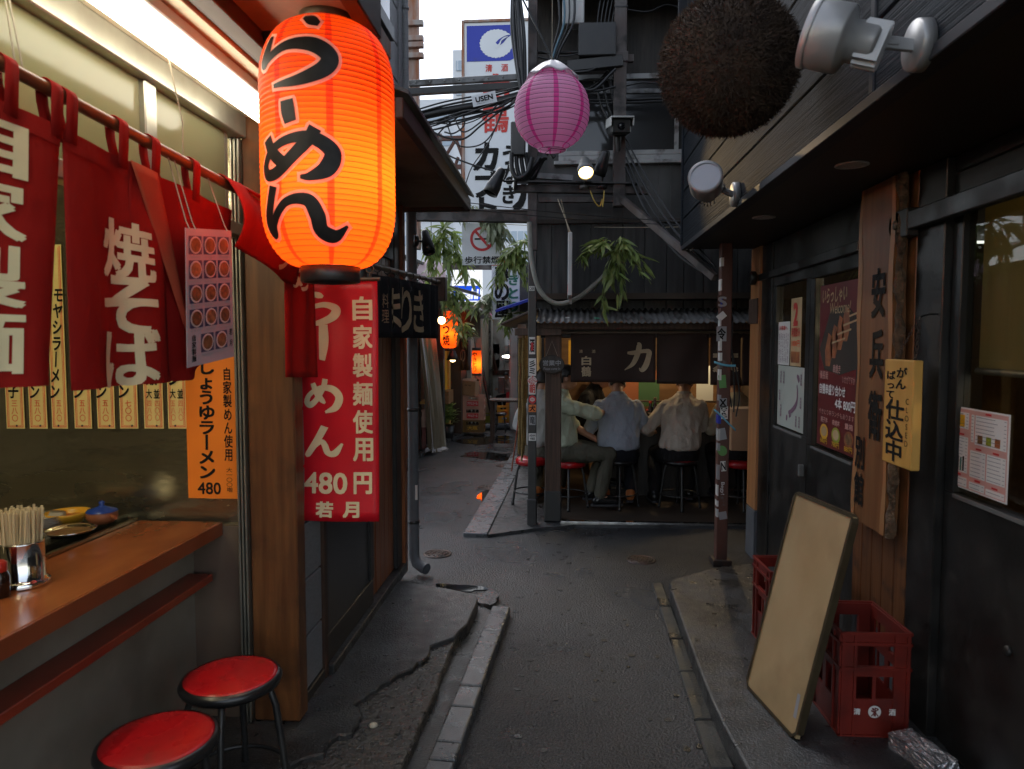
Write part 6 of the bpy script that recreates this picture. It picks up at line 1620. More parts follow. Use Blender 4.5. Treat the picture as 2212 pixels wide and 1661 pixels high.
# ================================================================== people
from mathutils import noise as mnoise
_tmp = bpy.data.scenes.new('shaping')
def remesh(b, vox, smooth=6, fac=.5):
    me = bpy.data.meshes.new('shape'); me.from_pydata([tuple(v) for v in b.v], [], b.f); me.update()
    o = bpy.data.objects.new('shape', me); _tmp.collection.objects.link(o)
    m = o.modifiers.new('remesh', 'REMESH'); m.mode = 'VOXEL'; m.voxel_size = vox
    s = o.modifiers.new('smooth', 'SMOOTH'); s.iterations = smooth; s.factor = fac
    with bpy.context.temp_override(scene=_tmp, view_layer=_tmp.view_layers[0]):
        dg = bpy.context.evaluated_depsgraph_get(); dg.update()
        r = bpy.data.meshes.new_from_object(o.evaluated_get(dg))
    out = [v.co.copy() for v in r.vertices], [tuple(p.vertices) for p in r.polygons], [v.normal.copy() for v in r.vertices]
    bpy.data.objects.remove(o); bpy.data.meshes.remove(me); bpy.data.meshes.remove(r)
    return out
def limb(b, pts, rs, n=14):
    pts = [Vector(p) for p in pts]; b.tube(pts, rs, n)
    for p, r in ((pts[0], rs[0]), (pts[-1], rs[-1])): b.ball(p, r * .995, 12, 8)
    for p, r in zip(pts[1:-1], rs[1:-1]): b.ball(p, r * 1.0, 12, 8)
def eloft(b, secs, n=24):
    """stacked ellipses (x, y, z, rx, ry)"""
    vs = [(x + rx * math.cos(2 * PI * j / n), y + ry * math.sin(2 * PI * j / n), z) for x, y, z, rx, ry in secs for j in range(n)]
    fs = [(i * n + j, i * n + (j + 1) % n, (i + 1) * n + (j + 1) % n, (i + 1) * n + j) for i in range(len(secs) - 1) for j in range(n)]
    fs += [tuple(range(n - 1, -1, -1)), tuple(range((len(secs) - 1) * n, len(secs) * n))]
    b.add(vs, fs, 0, True)
def hand(b, wrist, direc, palm_n):
    w_, d, pn = Vector(wrist), Vector(direc).normalized(), Vector(palm_n).normalized(); s = d.cross(pn).normalized(); pn = s.cross(d)
    b.tube([w_, w_ + d * .04, w_ + d * .085], [.026, .036, .034], 10)
    for k, (off, l) in enumerate(((-.028, .065), (-.009, .075), (.01, .07), (.028, .055))):
        a = w_ + d * .085 + s * off; c = a + d * l * .5 - pn * l * .12; e = c + d * l * .35 - pn * l * .4; limb(b, [a - d * .015, a, c, e], [.0095, .0095, .009, .008], 8)
    a = w_ + d * .03 - s * .032; limb(b, [a, a - s * .022 + d * .025, a - s * .026 + d * .055 - pn * .012], [.012, .0105, .009], 8)
def fold(vs, ns, amp, fq, seed=0.0, stretch=(1, 1, .55)):
    out = []
    for v, n in zip(vs, ns):
        p = Vector((v.x * fq * stretch[0] + seed, v.y * fq * stretch[1], v.z * fq * stretch[2]))
        r = 1 - abs(mnoise.noise(p)) * 2.2; r2 = mnoise.noise(p * 2.1)
        out.append(v + n * amp * (r * .7 + r2 * .5))
    return out
def person(label, loc, rotz, arms, legs, shirt, trou, hair='hair', lean=(.1, .03), head=(0, 0), sleeve=1.0, shoe='shoe_black', sc=1.0, group='people at the counter stall', width=1.0, stand=False):
    """sits with the seat at z = 0 facing +Y. arms: ((elbow, wrist, hand dir), ...) right then left; legs: ((knee, ankle, toe dir), ...)"""
    t = thing('person', label, 'person', loc, rotz, group); t.scale = (sc, sc, sc)
    lx, ly = lean[1], lean[0]
    def spine(z): q = (z / .6); return Vector((lx * q, ly * q * q * 1.0 + .0, z))
    sh = spine(.545); W = width
    body = MB()
    eloft(body, [(0, 0, .02, .15 * W, .12), (*spine(.12).xy, .12, .155 * W, .11), (*spine(.25).xy, .25, .135 * W, .095), (*spine(.4).xy, .4, .16 * W, .105), (*spine(.5).xy, .5, .165 * W, .095), (*spine(.56).xy, .56, .12 * W, .07), (*spine(.6).xy, .6, .06, .055)])
    nk = spine(.6); hb = nk + Vector((0, .03 + .02 * head[0], .07)); 
    limb(body, [spine(.54), nk, hb], [.06, .055, .052])
    hr = Euler((-head[0], 0, head[1])).to_matrix()
    hc = hb + hr @ Vector((0, .025, .075))
    HM = lambda v: hc + hr @ Vector(v)
    body.ball(hc, (.074, .092, .105), 24, 16, M=hr)
    body.ball(HM((0, .03, -.055)), (.054, .062, .062), 18, 12, M=hr)             # jaw
    limb(body, [HM((0, .088, .012)), HM((0, .102, -.018)), HM((0, .092, -.03))], [.008, .012, .011], 8)   # nose
    limb(body, [HM((-.022, .083, -.06)), HM((0, .092, -.058)), HM((.022, .083, -.06))], [.007, .009, .007], 8)   # mouth
    limb(body, [HM((-.045, .078, .022)), HM((0, .09, .026)), HM((.045, .078, .022))], [.01, .01, .01], 8)     # brow
    for s_ in (-1, 1): body.ball(HM((s_ * .076, -.008, -.012)), (.011, .022, .034), 10, 8, M=hr)
    sb = MB()
    eloft(sb, [(*spine(.1).xy, .1, .17 * W, .135), (*spine(.13).xy, .125, .188 * W, .148), (*spine(.17).xy, .17, .186 * W, .145), (*spine(.25).xy, .25, .178 * W, .13), (*spine(.35).xy, .35, .182 * W, .122), (*spine(.44).xy, .44, .195 * W, .122), (*spine(.5).xy, .5, .19 * W, .11), (*spine(.55).xy, .55, .15 * W, .09), (*spine(.595).xy, .595, .09, .075), (*spine(.625).xy, .625, .066, .062)])
    for s_, (el, wr, hd) in zip((1, -1), arms):
        shp = Vector((s_ * .158 * W + lx * .9, sh.y, .492)); el, wr = Vector(el), Vector(wr)
        limb(body, [shp, shp.lerp(el, .5), el, el.lerp(wr, .4), wr], [.05, .044, .04, .038, .027])
        hand(body, wr, hd, (0, 0, 1) if abs(Vector(hd).normalized().z) < .8 else (0, 1, 0))
        e2 = el.lerp(wr, sleeve * .92)
        if sleeve > .5: limb(sb, [shp, shp.lerp(el, .5), el, el.lerp(wr, .45), e2], [.068, .066, .06, .055, .046])
        else: limb(sb, [shp, shp.lerp(el, .5), el, el.lerp(wr, max(.05, sleeve))], [.07, .068, .063, .062])
    tb = MB(); shoes = []
    eloft(tb, [(0, .01, -.012, .172 * W, .15), (0, .01, .05, .182 * W, .152), (0, .01, .1, .175 * W, .138), (0, .01, .13, .165 * W, .125)])
    for s_, (kn, an, td) in zip((1, -1), legs):
        hip = Vector((s_ * .09 * W, .02, .045)); kn, an = Vector(kn), Vector(an); td = Vector(td).normalized()
        limb(body, [hip, hip.lerp(kn, .5), kn, kn.lerp(an, .35), an], [.085, .07, .052, .052, .034])
        limb(tb, [hip, hip.lerp(kn, .5), kn, kn.lerp(an, .4), an.lerp(kn, .08)], [.105, .093, .077, .07, .058])
        limb(body, [an, an + td * .1 - Vector((0, 0, .04))], [.034, .03])
        fl = an - Vector((0, 0, .055))
        shm = MB(); sol = MB()
        limb(shm, [an + Vector((0, 0, .0)), fl + Vector((0, 0, .02)) - td * .03, fl + td * .06 + Vector((0, 0, .018)), fl + td * .15 + Vector((0, 0, .008)), fl + td * .2], [.046, .045, .043, .04, .026])
        q = td.cross(Vector((0, 0, 1))).normalized()
        out = [(-.07, .036), (-.085, 0), (-.07, -.036), (.04, -.04), (.12, -.05), (.2, -.035), (.23, 0), (.2, .035), (.12, .05), (.04, .04)]
        vs = [fl + td * a + q * c + Vector((0, 0, z)) for z in (-.03, -.012) for a, c in out]; n = len(out)
        sol.add(vs, [tuple(range(n - 1, -1, -1)), tuple(range(n, 2 * n))] + [(i, (i + 1) % n, n + (i + 1) % n, n + i) for i in range(n)])
        shoes.append((shm, sol))
    def fin(b, vox, name, mt, f=None, sm=6):
        vs, fs, ns = remesh(b, vox, sm)
        if f: vs = fold(vs, ns, *f)
        k = MB(); k.add(vs, fs, 0, True); return k.build(name, mt, t)
    fin(body, .0065, 'body', 'skin', sm=4)
    fin(sb, .0095, 'shirt', shirt, (.013, 10, loc[0] * 3 + 1.7), 6)
    fin(tb, .012, 'trousers', trou, (.006, 10, loc[0] * 5), 6)
    for shm, sol in shoes:
        so = fin(shm, .01, 'shoe', shoe, None, 4); sol.build('shoe_sole', 'sole', so)
    # collar
    b = MB()
    def col(u, v):
        a = 2 * PI * u; r = .07 - .006 * v; c = spine(.6); return Vector((c.x + r * math.cos(a), c.y + .012 + r * math.sin(a) * .95, .592 + .045 * v + .012 * math.cos(a - PI * 1.5) * v))
    b.grid(col, 28, 3); b.build('collar', shirt, t, solid=.006)
    # hair: a shell over the skull that leaves the face free
    vs, fs = [], []
    nn, kk = 28, 18
    b = MB(); keep = {}
    for j in range(kk + 1):
        for i in range(nn):
            th, ph = PI * j / kk, 2 * PI * i / nn
            d = Vector((math.sin(th) * math.cos(ph), math.sin(th) * math.sin(ph), math.cos(th)))
            rz = 1 + .03 * mnoise.noise(d * 6)
            keep[(j, i)] = d; vs.append(HM(Vector((d.x * .082, d.y * .1 - .004, d.z * .113)) * rz + Vector((0, 0, .004))))
    def ok(d): return d.z > .42 or (d.y < .42 and d.z > -.12 and not (d.y > .05 and d.z < .12)) or (d.y < -.35 and d.z > -.62)
    for j in range(kk):
        for i in range(nn):
            q = [(j, i), (j, (i + 1) % nn), (j + 1, (i + 1) % nn), (j + 1, i)]
            if all(ok(keep[x]) for x in q): fs.append(tuple(x[0] * nn + x[1] for x in q))
    b.add(vs, fs, 0, True); b.build('hair', hair, t, solid=.012)
    return t
SZs = .49
sit = (((.15, .42, .03), (.13, .3, -.36), (0, 1, 0)), ((-.15, .42, .03), (-.13, .3, -.36), (0, 1, 0)))
tuck = (((.16, .36, .0), (.12, .02, -.33), (.15, 1, 0)), ((-.16, .36, .0), (-.12, .04, -.33), (-.15, 1, 0)))
armsC = (((.27, .14, .27), (.2, .4, .31), (-.3, .9, 0)), ((-.27, .14, .27), (-.2, .4, .31), (.3, .9, 0)))
person('man in a light blue shirt seen from behind on a stall stool', (.515, 6.68, SZs), 0, armsC, tuck, 'shirt_blue', 'trouser_navy', lean=(.13, 0), head=(.75, 0), shoe='shoe_tan', width=1.1, sc=.97)
person('man in a beige checked shirt seen from behind at the stall counter', (1.07, 6.7, SZs), -.1, (((.24, .2, .3), (.16, .44, .3), (-.3, .9, 0)), ((-.3, .06, .28), (-.26, .3, .22), (.3, .9, 0))), sit[:1] + (((-.2, .4, .0), (-.22, .06, -.35), (-.2, 1, 0)),), 'shirt_beige', 'trouser_black', lean=(.2, .06), head=(.6, -.2), width=1.05, sc=.97)
person('man in a light green shirt sitting sideways behind the oval sign', (-.01, 6.62, SZs + .04), -PI / 2 + .12, (((.2, .28, .41), (-.04, .4, .4), (-.9, .4, .1)), ((-.22, .12, .26), (-.1, .34, .13), (.2, .9, -.3))), (((.14, .42, .02), (.13, .34, -.38), (0, 1, 0)), ((-.12, .42, .02), (-.14, .3, -.38), (0, 1, 0))), 'shirt_green', 'trouser_khaki', lean=(-.02, 0), head=(.1, 0), sleeve=.08, sc=.98)
person('man dressed in black looking down behind the light green shirt', (.2, 7.45, .55), -PI * .62, armsC, sit, 'shirt_black', 'trouser_black', lean=(.14, 0), head=(.7, 0), sleeve=.1, sc=.95)
person('person in a cream shirt at the right end of the stall', (1.68, 6.78, SZs), .15, armsC, sit, 'shirt_cream', 'trouser_black', lean=(.12, -.02), head=(.5, .1), sc=.96)
person('person in a grey shirt half hidden behind the stickered post', (-.215, 6.83, SZs), -.2, armsC, (((.15, .4, .02), (.13, .3, -.36), (0, 1, 0)), ((-.12, .3, -.0), (-.05, .02, -.34), (.1, 1, 0))), 'shirt_grey', 'trouser_khaki', lean=(.1, -.02), head=(.3, 0), shoe='shoe_tan', sc=.98)
pf = at_y(1103, 880, 14.5)
person('far person in a pale shirt sitting deep in the alley', (pf.x, 14.5, .42), PI * .75, armsC, sit, 'shirt_grey', 'trouser_black', lean=(.1, 0), head=(.4, 0), sc=.62, group='people deep in the alley')
bpy.data.scenes.remove(_tmp)
# ================================================================== steel frame, cables and lamps over the crossing
OY = 6.0
def beam(name, label, u0, v0, u1, v1, y, w_, h_, mt, cat='beam', y1=None):
    a, c = at_y(u0, v0, y), at_y(u1, v1, y1 or y); t = thing(name, label, cat, a)
    b = MB(); b.bar(a, c, w_, h_); b.build('web', mt, t, world=True, bevel=.004)
    return t, a, c
t, a, c = beam('steel_beam', 'rusty steel beam spanning the alley above the no smoking sign', 880, 464, 1150, 468, 6.1, .05, .085, 'rust_steel')
for s_ in (-1, 1):
    b = MB(); b.bar(a + Vector((0, 0, s_ * .045)), c + Vector((0, 0, s_ * .045)), .09, .01); b.build('flange', 'rust_steel', t, world=True)
t, a, c = beam('steel_beam', 'dark rusty beam carrying the lit spot lamp above the stall eave', 1110, 408, 1402, 412, OY, .06, .06, 'rust_steel')
b = MB(); b.bar(a + Vector((.0, -.03, .05)), c + Vector((-.1, -.03, .05)), .09, .012); b.build('flange', 'black_paint', t, world=True)
b = MB(); b.bar(at_y(1165, 432, OY), at_y(1352, 432, OY), .05, .04); b.build('lower_rail', 'rust_steel', t, world=True)
b = MB(); b.bar(at_y(1160, 380, OY), at_y(1238, 385, OY), .05, .045); b.build('upper_rail', 'grey_steel', t, world=True)
t, a, c = beam('cable_rail', 'galvanised cable rail crossing high over the alley', 884, 181, 1135, 166, OY + .1, .04, .05, 'grey_steel')
for k in range(8):
    f_ = .06 + k * .125; p = a.lerp(c, f_); b = MB(); b.ball(p + Vector((0, -.024, 0)), (.008, .006, .008), 8, 6); b.build('bolt', 'bracket', t, world=True)
b = MB(); b.bar(a + Vector((0, 0, -.07)), c + Vector((0, 0, -.07)), .06, .05); b.build('lower_channel', 'black_paint', t, world=True)
t, a, c = beam('cable_rail', 'galvanised cable rail along the stall wall behind the pink lantern', 1165, 200, 1475, 196, OY + .12, .03, .04, 'grey_steel')
for k in range(5):
    b = MB(); b.ball(a.lerp(c, .2 + k * .18) + Vector((0, -.02, 0)), (.008, .006, .008), 8, 6); b.build('bolt', 'bracket', t, world=True)
for dv in (8, 16):
    b = MB(); b.tube(sag(a + Vector((0, -.02, -.03 - dv * .003)), c + Vector((0, -.02, -.03 - dv * .003)), .02), .012, 7); b.build('conduit', 'cable', t, world=True)
# right-hand steel post with the camera on it
t = thing('steel_post', 'square rusty steel post carrying the security camera', 'post', (.45, OY, 2.8))
p0, p1 = at_y(1325, 300, OY), at_y(1351, 300, OY)
MB().bx(p0.x, p1.x, OY - .05, OY + .05, 2.7, 5.2).build('shaft', 'rust_steel', t, world=True, bevel=.005)
z = at_y(1338, 130, OY).z; MB().bx(p0.x - .012, p1.x + .012, OY - .06, OY + .06, z - .03, z + .05).build('clamp', 'rust_steel', t, world=True, bevel=.004)
MB().bx(p1.x + .012, p1.x + .06, OY - .02, OY + .02, z - .02, z + .04).build('lug', 'rust_steel', t, world=True, bevel=.004)
for vv in (20, 260):
    z = at_y(1338, vv, OY).z; MB().bx(p0.x - .005, p1.x + .005, OY - .055, OY + .055, z - .004, z + .004).build('strap', 'black_iron', t, world=True)
# security camera
cp = at_y(1338, 275, 5.85)
t = thing('security_camera', 'white box security camera on the rusty post, looking down the alley', 'camera', (cp.x, 5.85, cp.z - .1))
M = Matrix.Translation(cp) @ Euler((RAD(12), 0, RAD(4))).to_matrix().to_4x4()
b = MB(); b.bx(-.078, .078, -.12, .16, -.055, .06, M=M); b.build('housing', 'black_paint', t, world=True, bevel=.012)
b = MB(); b.bx(-.09, .09, -.17, .17, .06, .072, M=M); b.bx(-.09, -.084, -.17, .17, .0, .06, M=M); b.bx(.084, .09, -.17, .17, .0, .06, M=M); b.build('sunshield', 'ac_white', t, world=True, bevel=.003)
b = MB(); b.lathe([(.001, .0), (.03, .0), (.034, -.01)], 20, M=M @ Matrix.Translation((0, -.121, 0)) @ Euler((PI / 2, 0, 0)).to_matrix().to_4x4()); b.build('lens', 'lens_dark', t, world=True)
b = MB(); b.tube([cp + Vector((0, .1, -.05)), cp + Vector((0, .12, -.16))], .025, 10); b.build('mount', 'black_iron', t, world=True)
# spot lamps
hb = at_y(1263, 335, 5.9); hh = at_y(1264, 360, 5.82)
spl = spot('spot_lamp', 'lit spot lamp glowing yellow above the stall eave', at_y(1262, 408, OY - .03), hh, (.05, -.72, -.69), .066, .2, 'bracket', 1.0, 'spot_glow', .04, axis=(0, 0, 1))
sl_ = bpy.data.lights.new('spot_beam', 'SPOT'); sl_.energy = 15; sl_.color = (1, .68, .32); sl_.spot_size = RAD(42); sl_.spot_blend = .7; sl_.shadow_soft_size = .02
so_ = bpy.data.objects.new('spot_beam', sl_); COL.objects.link(so_); so_.parent = spl
aim = Vector((.95, 2.95, 2.15)) - hh
so_.location = hh - Vector(spl.location) + aim.normalized() * .12; so_.rotation_euler = aim.to_track_quat('-Z', 'Y').to_euler()
spot('spot_lamp', 'unlit black spot lamp just right of the lit one', at_y(1300, 408, OY - .02), at_y(1302, 352, OY - .06), (-.3, .35, -.9), .055, .2, 'black_iron', 1.0, None, .045, axis=(0, 0, 1))
bp_ = at_y(1116, 391, 5.98); spot('spot_lamp', 'black bell-shaped spot lamp pointing down over the alley', bp_, at_y(1072, 392, 5.92), (-.42, -.2, -.88), .062, .23, 'black_iron', 1.0, None, .075, axis=(-1, -.15, 0))
# yellow flex below the lamps
fx_ = thing('lamp_flex', 'thin yellow flex dangling below the spot lamps', 'cable', at_y(1275, 415, 5.9))
for u0, du in ((1275, 20), (1305, -3)):
    b = MB(); b.tube(curve_pts([at_y(u0, 412, 5.92), at_y(u0 + du * .4, 432, 5.9), at_y(u0 + du, 446, 5.92), at_y(u0 + du * 1.3, 430, 5.95)], 6), .005, 6); b.build('wire', 'tag_yellow', fx_, world=True)
# ------------------------------------------------ cables
cabs = thing('cable_bundle', 'tangle of black overhead cables running left from the steel post', 'cable', at_y(1000, 240, OY))
rc_ = random.Random(21)
def cab(pts, r, y=OY, mt='cable', n=6, par=None):
    P3 = [at_y(p[0], p[1], p[2] if len(p) > 2 else y) for p in pts]
    b = MB(); b.tube(curve_pts(P3, n), r, 7); b.build('cable', mt, par or cabs, world=True)
cab([(860, 262), (960, 240), (1060, 222), (1125, 205)], .034, 6.05); cab([(860, 256), (960, 228), (1060, 208), (1125, 190)], .009, 6.02); cab([(860, 250), (960, 220), (1060, 202), (1120, 188)], .007, 6.0)
for k in range(9):
    o1 = rc_.uniform(-8, 16); cab([(862, 268 + o1), (930, 258 + o1 * .6 + rc_.uniform(0, 16)), (1010, 244 + rc_.uniform(-6, 22)), (1080, 225 + rc_.uniform(-6, 18)), (1128, 206 + rc_.uniform(-12, 16))], rc_.uniform(.004, .009), 5.98 + rc_.uniform(-.05, .06))
for pts in (([(905, 262), (950, 292), (1000, 300), (1040, 270), (1085, 236)]), ([(900, 266), (930, 300), (960, 275), (990, 252)]), ([(960, 252), (985, 310), (1030, 315), (1062, 290), (1090, 230)]), ([(980, 250), (1000, 285), (1040, 262), (1075, 225)]), ([(905, 285), (960, 330), (1010, 352), (1075, 372)]), ([(1090, 220), (1060, 300), (1020, 360), (1005, 400)]), ([(1000, 245), (1003, 270), (980, 288), (960, 285)])):
    cab(pts, rc_.uniform(.004, .008), 5.95)
cab([(890, 290), (940, 340), (1000, 420), (1012, 440)], .006, 4.9)
ver = thing('cable_bundle', 'thick vertical bundle of black cables beside the steel post, top centre', 'cable', at_y(1125, 100, 5.9))
for k in range(7):
    o1 = k * 4 - 10; cab([(1112 + o1 * .5, -30), (1116 + o1, 60), (1122 + o1 * .8, 130), (1128 + o1 * .4, 190)], rc_.uniform(.008, .02), 5.9 + rc_.uniform(-.04, .05), par=ver)
cab([(1120, -20), (1160, 60), (1200, 140), (1218, 170)], .008, 5.9, par=ver); cab([(1126, 190), (1130, 240), (1118, 300)], .02, 5.92, par=ver)
for k in range(4): cab([(1205 + k * 12, -20), (1208 + k * 10, 50), (1190 + k * 5, 120), (1168 + k * 6, 210)], .007 + .003 * (k % 2), 5.95, par=ver, mt='cable_blue' if k == 1 else 'cable')
cr3 = thing('cable_bundle', 'black cables looping between the two steel posts above the window', 'cable', at_y(1260, 130, 5.95))
for k in range(8):
    y0 = 110 + rc_.uniform(-30, 60); cab([(1160, y0 + rc_.uniform(-10, 30)), (1215, y0 + rc_.uniform(0, 45)), (1275, y0 + rc_.uniform(0, 50)), (1330, y0 + rc_.uniform(-30, 30))], rc_.uniform(.005, .014), 6.0 + rc_.uniform(-.1, .1), par=cr3)
for k in range(5): cab([(1300 + k * 9, -20), (1290 + k * 8, 60), (1300 + k * 10, 120), (1335 + k * 3, 190)], .008, 6.05, par=cr3)
for k in range(3): cab([(1285 + k * 16, 175), (1300 + k * 14, 230), (1325 + k * 8, 280)], .012, 6.1, par=cr3)
cab([(1352, 20), (1400, 25), (1440, 10), (1480, 20)], .008, 6.1, par=cr3); cab([(1352, 185), (1390, 178), (1440, 182), (1480, 176)], .007, 5.9, par=cr3)
# boxes
def abox(name, label, u0, v0, u1, v1, y, d_, mt, cat='junction box', bevel=.008):
    a, c = at_y(u0, v0, y), at_y(u1, v1, y); b = MB(); b.bx(a.x, c.x, y, y + d_, c.z, a.z); return recentre(b.build(name, mt, label=label, cat=cat, bevel=bevel))
abox('junction_box', 'grey junction box left of the steel post behind the pink lantern', 1103, 262, 1134, 334, 5.85, .12, 'metal_sheet')
abox('transformer', 'black transformer box hung high between the steel posts', 1250, 48, 1330, 118, 5.9, .25, 'black_paint', 'transformer')
abox('junction_box', 'pale meter box at the top edge above the window', 1215, -40, 1262, 50, 6.0, .12, 'white_panel')
t = thing('steel_beam', 'dark steel channel under the black transformer', 'beam', at_y(1230, 150, 6.0)); b = MB(); b.bar(at_y(1226, 145, 5.95), at_y(1345, 132, 5.95), .06, .09); b.build('web', 'black_paint', t, world=True, bevel=.005)
t = thing('conduit', 'black ribbed conduits bending below the junction box', 'conduit', at_y(1120, 340, 5.9))
for k in range(4):
    cab([(1105 + k * 10, 330), (1106 + k * 11, 365 - k * 3), (1118 + k * 10, 385), (1140 + k * 14, 372 - k * 14), (1150 + k * 16, 340)], .02, 5.86 + .03 * k, par=t)
t = thing('conduit', 'pale curved cable hose hanging above the stall eave', 'conduit', at_y(1200, 600, 5.85))
cab([(1143, 480), (1148, 560), (1165, 625), (1200, 655), (1245, 645), (1290, 610), (1310, 590)], .02, 5.9, mt='conduit', par=t)
b = MB(); p = at_y(1233, 645, 5.88); b.box(p, (.02, .03, .09)); b.build('strap', 'bracket', t, world=True)
# slanting brace with cables to the rusty post
t, a, c = beam('brace', 'slanting rusty brace dropping from the steel post to the bistro corner', 1338, 425, 1545, 600, 5.98, .05, .05, 'rust_steel', y1=5.15)
for k in range(4): cab([(1352, 300 + k * 20, 5.95), (1395, 380 + k * 25, 5.8), (1460, 480 + k * 22, 5.6), (1545, 575 + k * 10, 5.2)], .007 + .003 * (k % 2), par=t)
for k in range(2):
    p = at_y(1498 + 8 * k, 520 + k * 3, 5.3); b = MB(); b.tube([p, p + Vector((-.05, 0, -.06))], .008, 6); b.build('white_clip', 'white_panel', t, world=True)
# long thin wires
wires = [((1012, 438, 4.7), (1475, 478, 5.6), 'wire strung from the bar eave across to the bistro wall'), ((1020, 452, 4.7), (1475, 486, 5.6), 'second thin wire strung below the first across the crossing'), ((1085, 484, 7.2), (1475, 490, 5.7), 'pale wire running right from the no smoking sign')]
for p, q, lab in wires:
    a, c = at_y(*p), at_y(*q); b = MB(); b.tube(sag(a, c, .015), .0032, 5); o = b.build('wire', 'rope_line' if 'pale' in lab else 'cable', label='thin ' + lab, cat='wire')
# edge-on white sign and its string
p = at_y(1232, 590, 5.75)
t = thing('hanging_sign', 'white sign board hanging edge-on above the stall eave', 'sign', (p.x, 5.8, p.z - .25))
zt, zb = at_y(1230, 505, 5.7).z, at_y(1230, 640, 5.7).z
b = MB(); b.bx(p.x - .02, p.x + .012, 5.6, 6.05, zb, zt); b.build('board', 'white_panel', t, world=True, bevel=.004)
b = MB(); b.bx(p.x - .0215, p.x - .0205, 5.64, 6.0, zb + .12, zt - .06); b.build('print', 'cable_blue', t, world=True); b = MB(); b.bx(p.x - .0215, p.x - .0205, 5.64, 6.0, zb + .03, zb + .09); b.build('print', 'label_red', t, world=True)
b = MB(); b.tube([(p.x, 5.65, zt), at_y(1205, 430, 5.8)], .004, 5); b.build('string', 'rope_line', t, world=True); b = MB(); b.tube([(p.x, 5.95, zt), at_y(1212, 430, 5.9)], .004, 5); b.build('string', 'rope_line', t, world=True)
# tags on the cables
ta, tb_ = at_y(1022, 211, 5.9), at_y(1070, 200, 5.9)
t = thing('cable_tag', 'white lettered tag tied to the overhead cables', 'tag', ta)
ux = (tb_ - ta).normalized(); b = MB(); M = Matrix((ux, Vector((0, 1, 0)), ux.cross(Vector((0, 1, 0))))).transposed().to_4x4(); M.translation = (ta + tb_) / 2 + Vector((0, 0, -.03))
b.bx(-.1, .1, -.002, .002, -.045, .045, M=M); b.build('plate', 'sign_white', t, world=True)
uz = ux.cross(Vector((0, 1, 0))); uz = uz if uz.z > 0 else -uz; cm = (ta + tb_) / 2 + Vector((0, -.004, -.025))
letters('USEN', 'ink', t, (.14, .04), plane_place(cm, ux, uz), bold=.04)
letters('有線放送ケーブル', 'ink_grey', t, (.14, .012), plane_place(cm - uz * .034, ux, uz))
t = thing('cable_tag', 'small yellow tag hanging from the cables beside the bar eave', 'tag', at_y(898, 286, 5.2)); b = MB(); b.box(at_y(899, 282, 5.2), (.06, .003, .055), rot=(0, .1, 0)); b.build('plate', 'tag_yellow', t, world=True)
# ------------------------------------------------ pink lantern
pc = at_y(1192, 242, 4.5); PR = .232
pk_ = thing('paper_lantern', 'pink paper globe lantern with a white plastic cap over the crossing', 'lantern', pc - Vector((0, 0, PR)))
NRp = 17
def prad(t): 
    q = 2 * t - 1; return PR * math.sqrt(max(.14, 1 - abs(q) ** 2.15)) * .99
prof = []
for i in range(NRp):
    for k in range(4): t_ = (i + k / 4) / NRp; prof.append((prad(t_) + .0035 * math.sin(PI * k / 4), t_ * PR * 2.02))
prof.append((prad(1), PR * 2.02))
MB().lathe(prof, 96, mfun=lambda i, j: 1 if abs(((j + .5) / 96 * 8 + .35) % 1 - .5) < .07 else 0).build('paper_shell', ['lantern_pink', 'lantern_pink_stripe'], pk_)
b = MB()
for i in range(NRp + 1):
    r = prad(i / NRp) + .0005; b.tube([(r * math.cos(2 * PI * k / 48), r * math.sin(2 * PI * k / 48), i / NRp * PR * 2.02) for k in range(48)], .0016, 4, closed=True)
b.build('rib', 'rib_pink', pk_)
b = MB()
def capf(u, v):
    a = 2 * PI * u; r = .17 * v * (1 + .05 * math.sin(3 * a)); z = PR * 2.02 + .075 - .3 * v ** 1.5 * .36 + .012 * math.sin(7 * a + 1) * v
    rr_ = max(r, .004); return Vector((rr_ * math.cos(a) * .95, rr_ * math.sin(a) * .95, z))
b.grid(capf, 36, 8); b.build('plastic_cap', 'plastic_wrap', pk_, solid=.002)
b = MB(); b.tube([(0, 0, PR * 2.02 + .07), (0, 0.2, 5.0 - pc.z + PR)], .003, 5); b.build('hanger', 'rope_line', pk_)
b = MB()
for k in range(3): a = k * 2.1; b.tube([(prad(0) * math.cos(a), prad(0) * math.sin(a), .002), (0, 0, .012)], .002, 5)
b.build('bottom_wire', 'brass_edge', pk_)
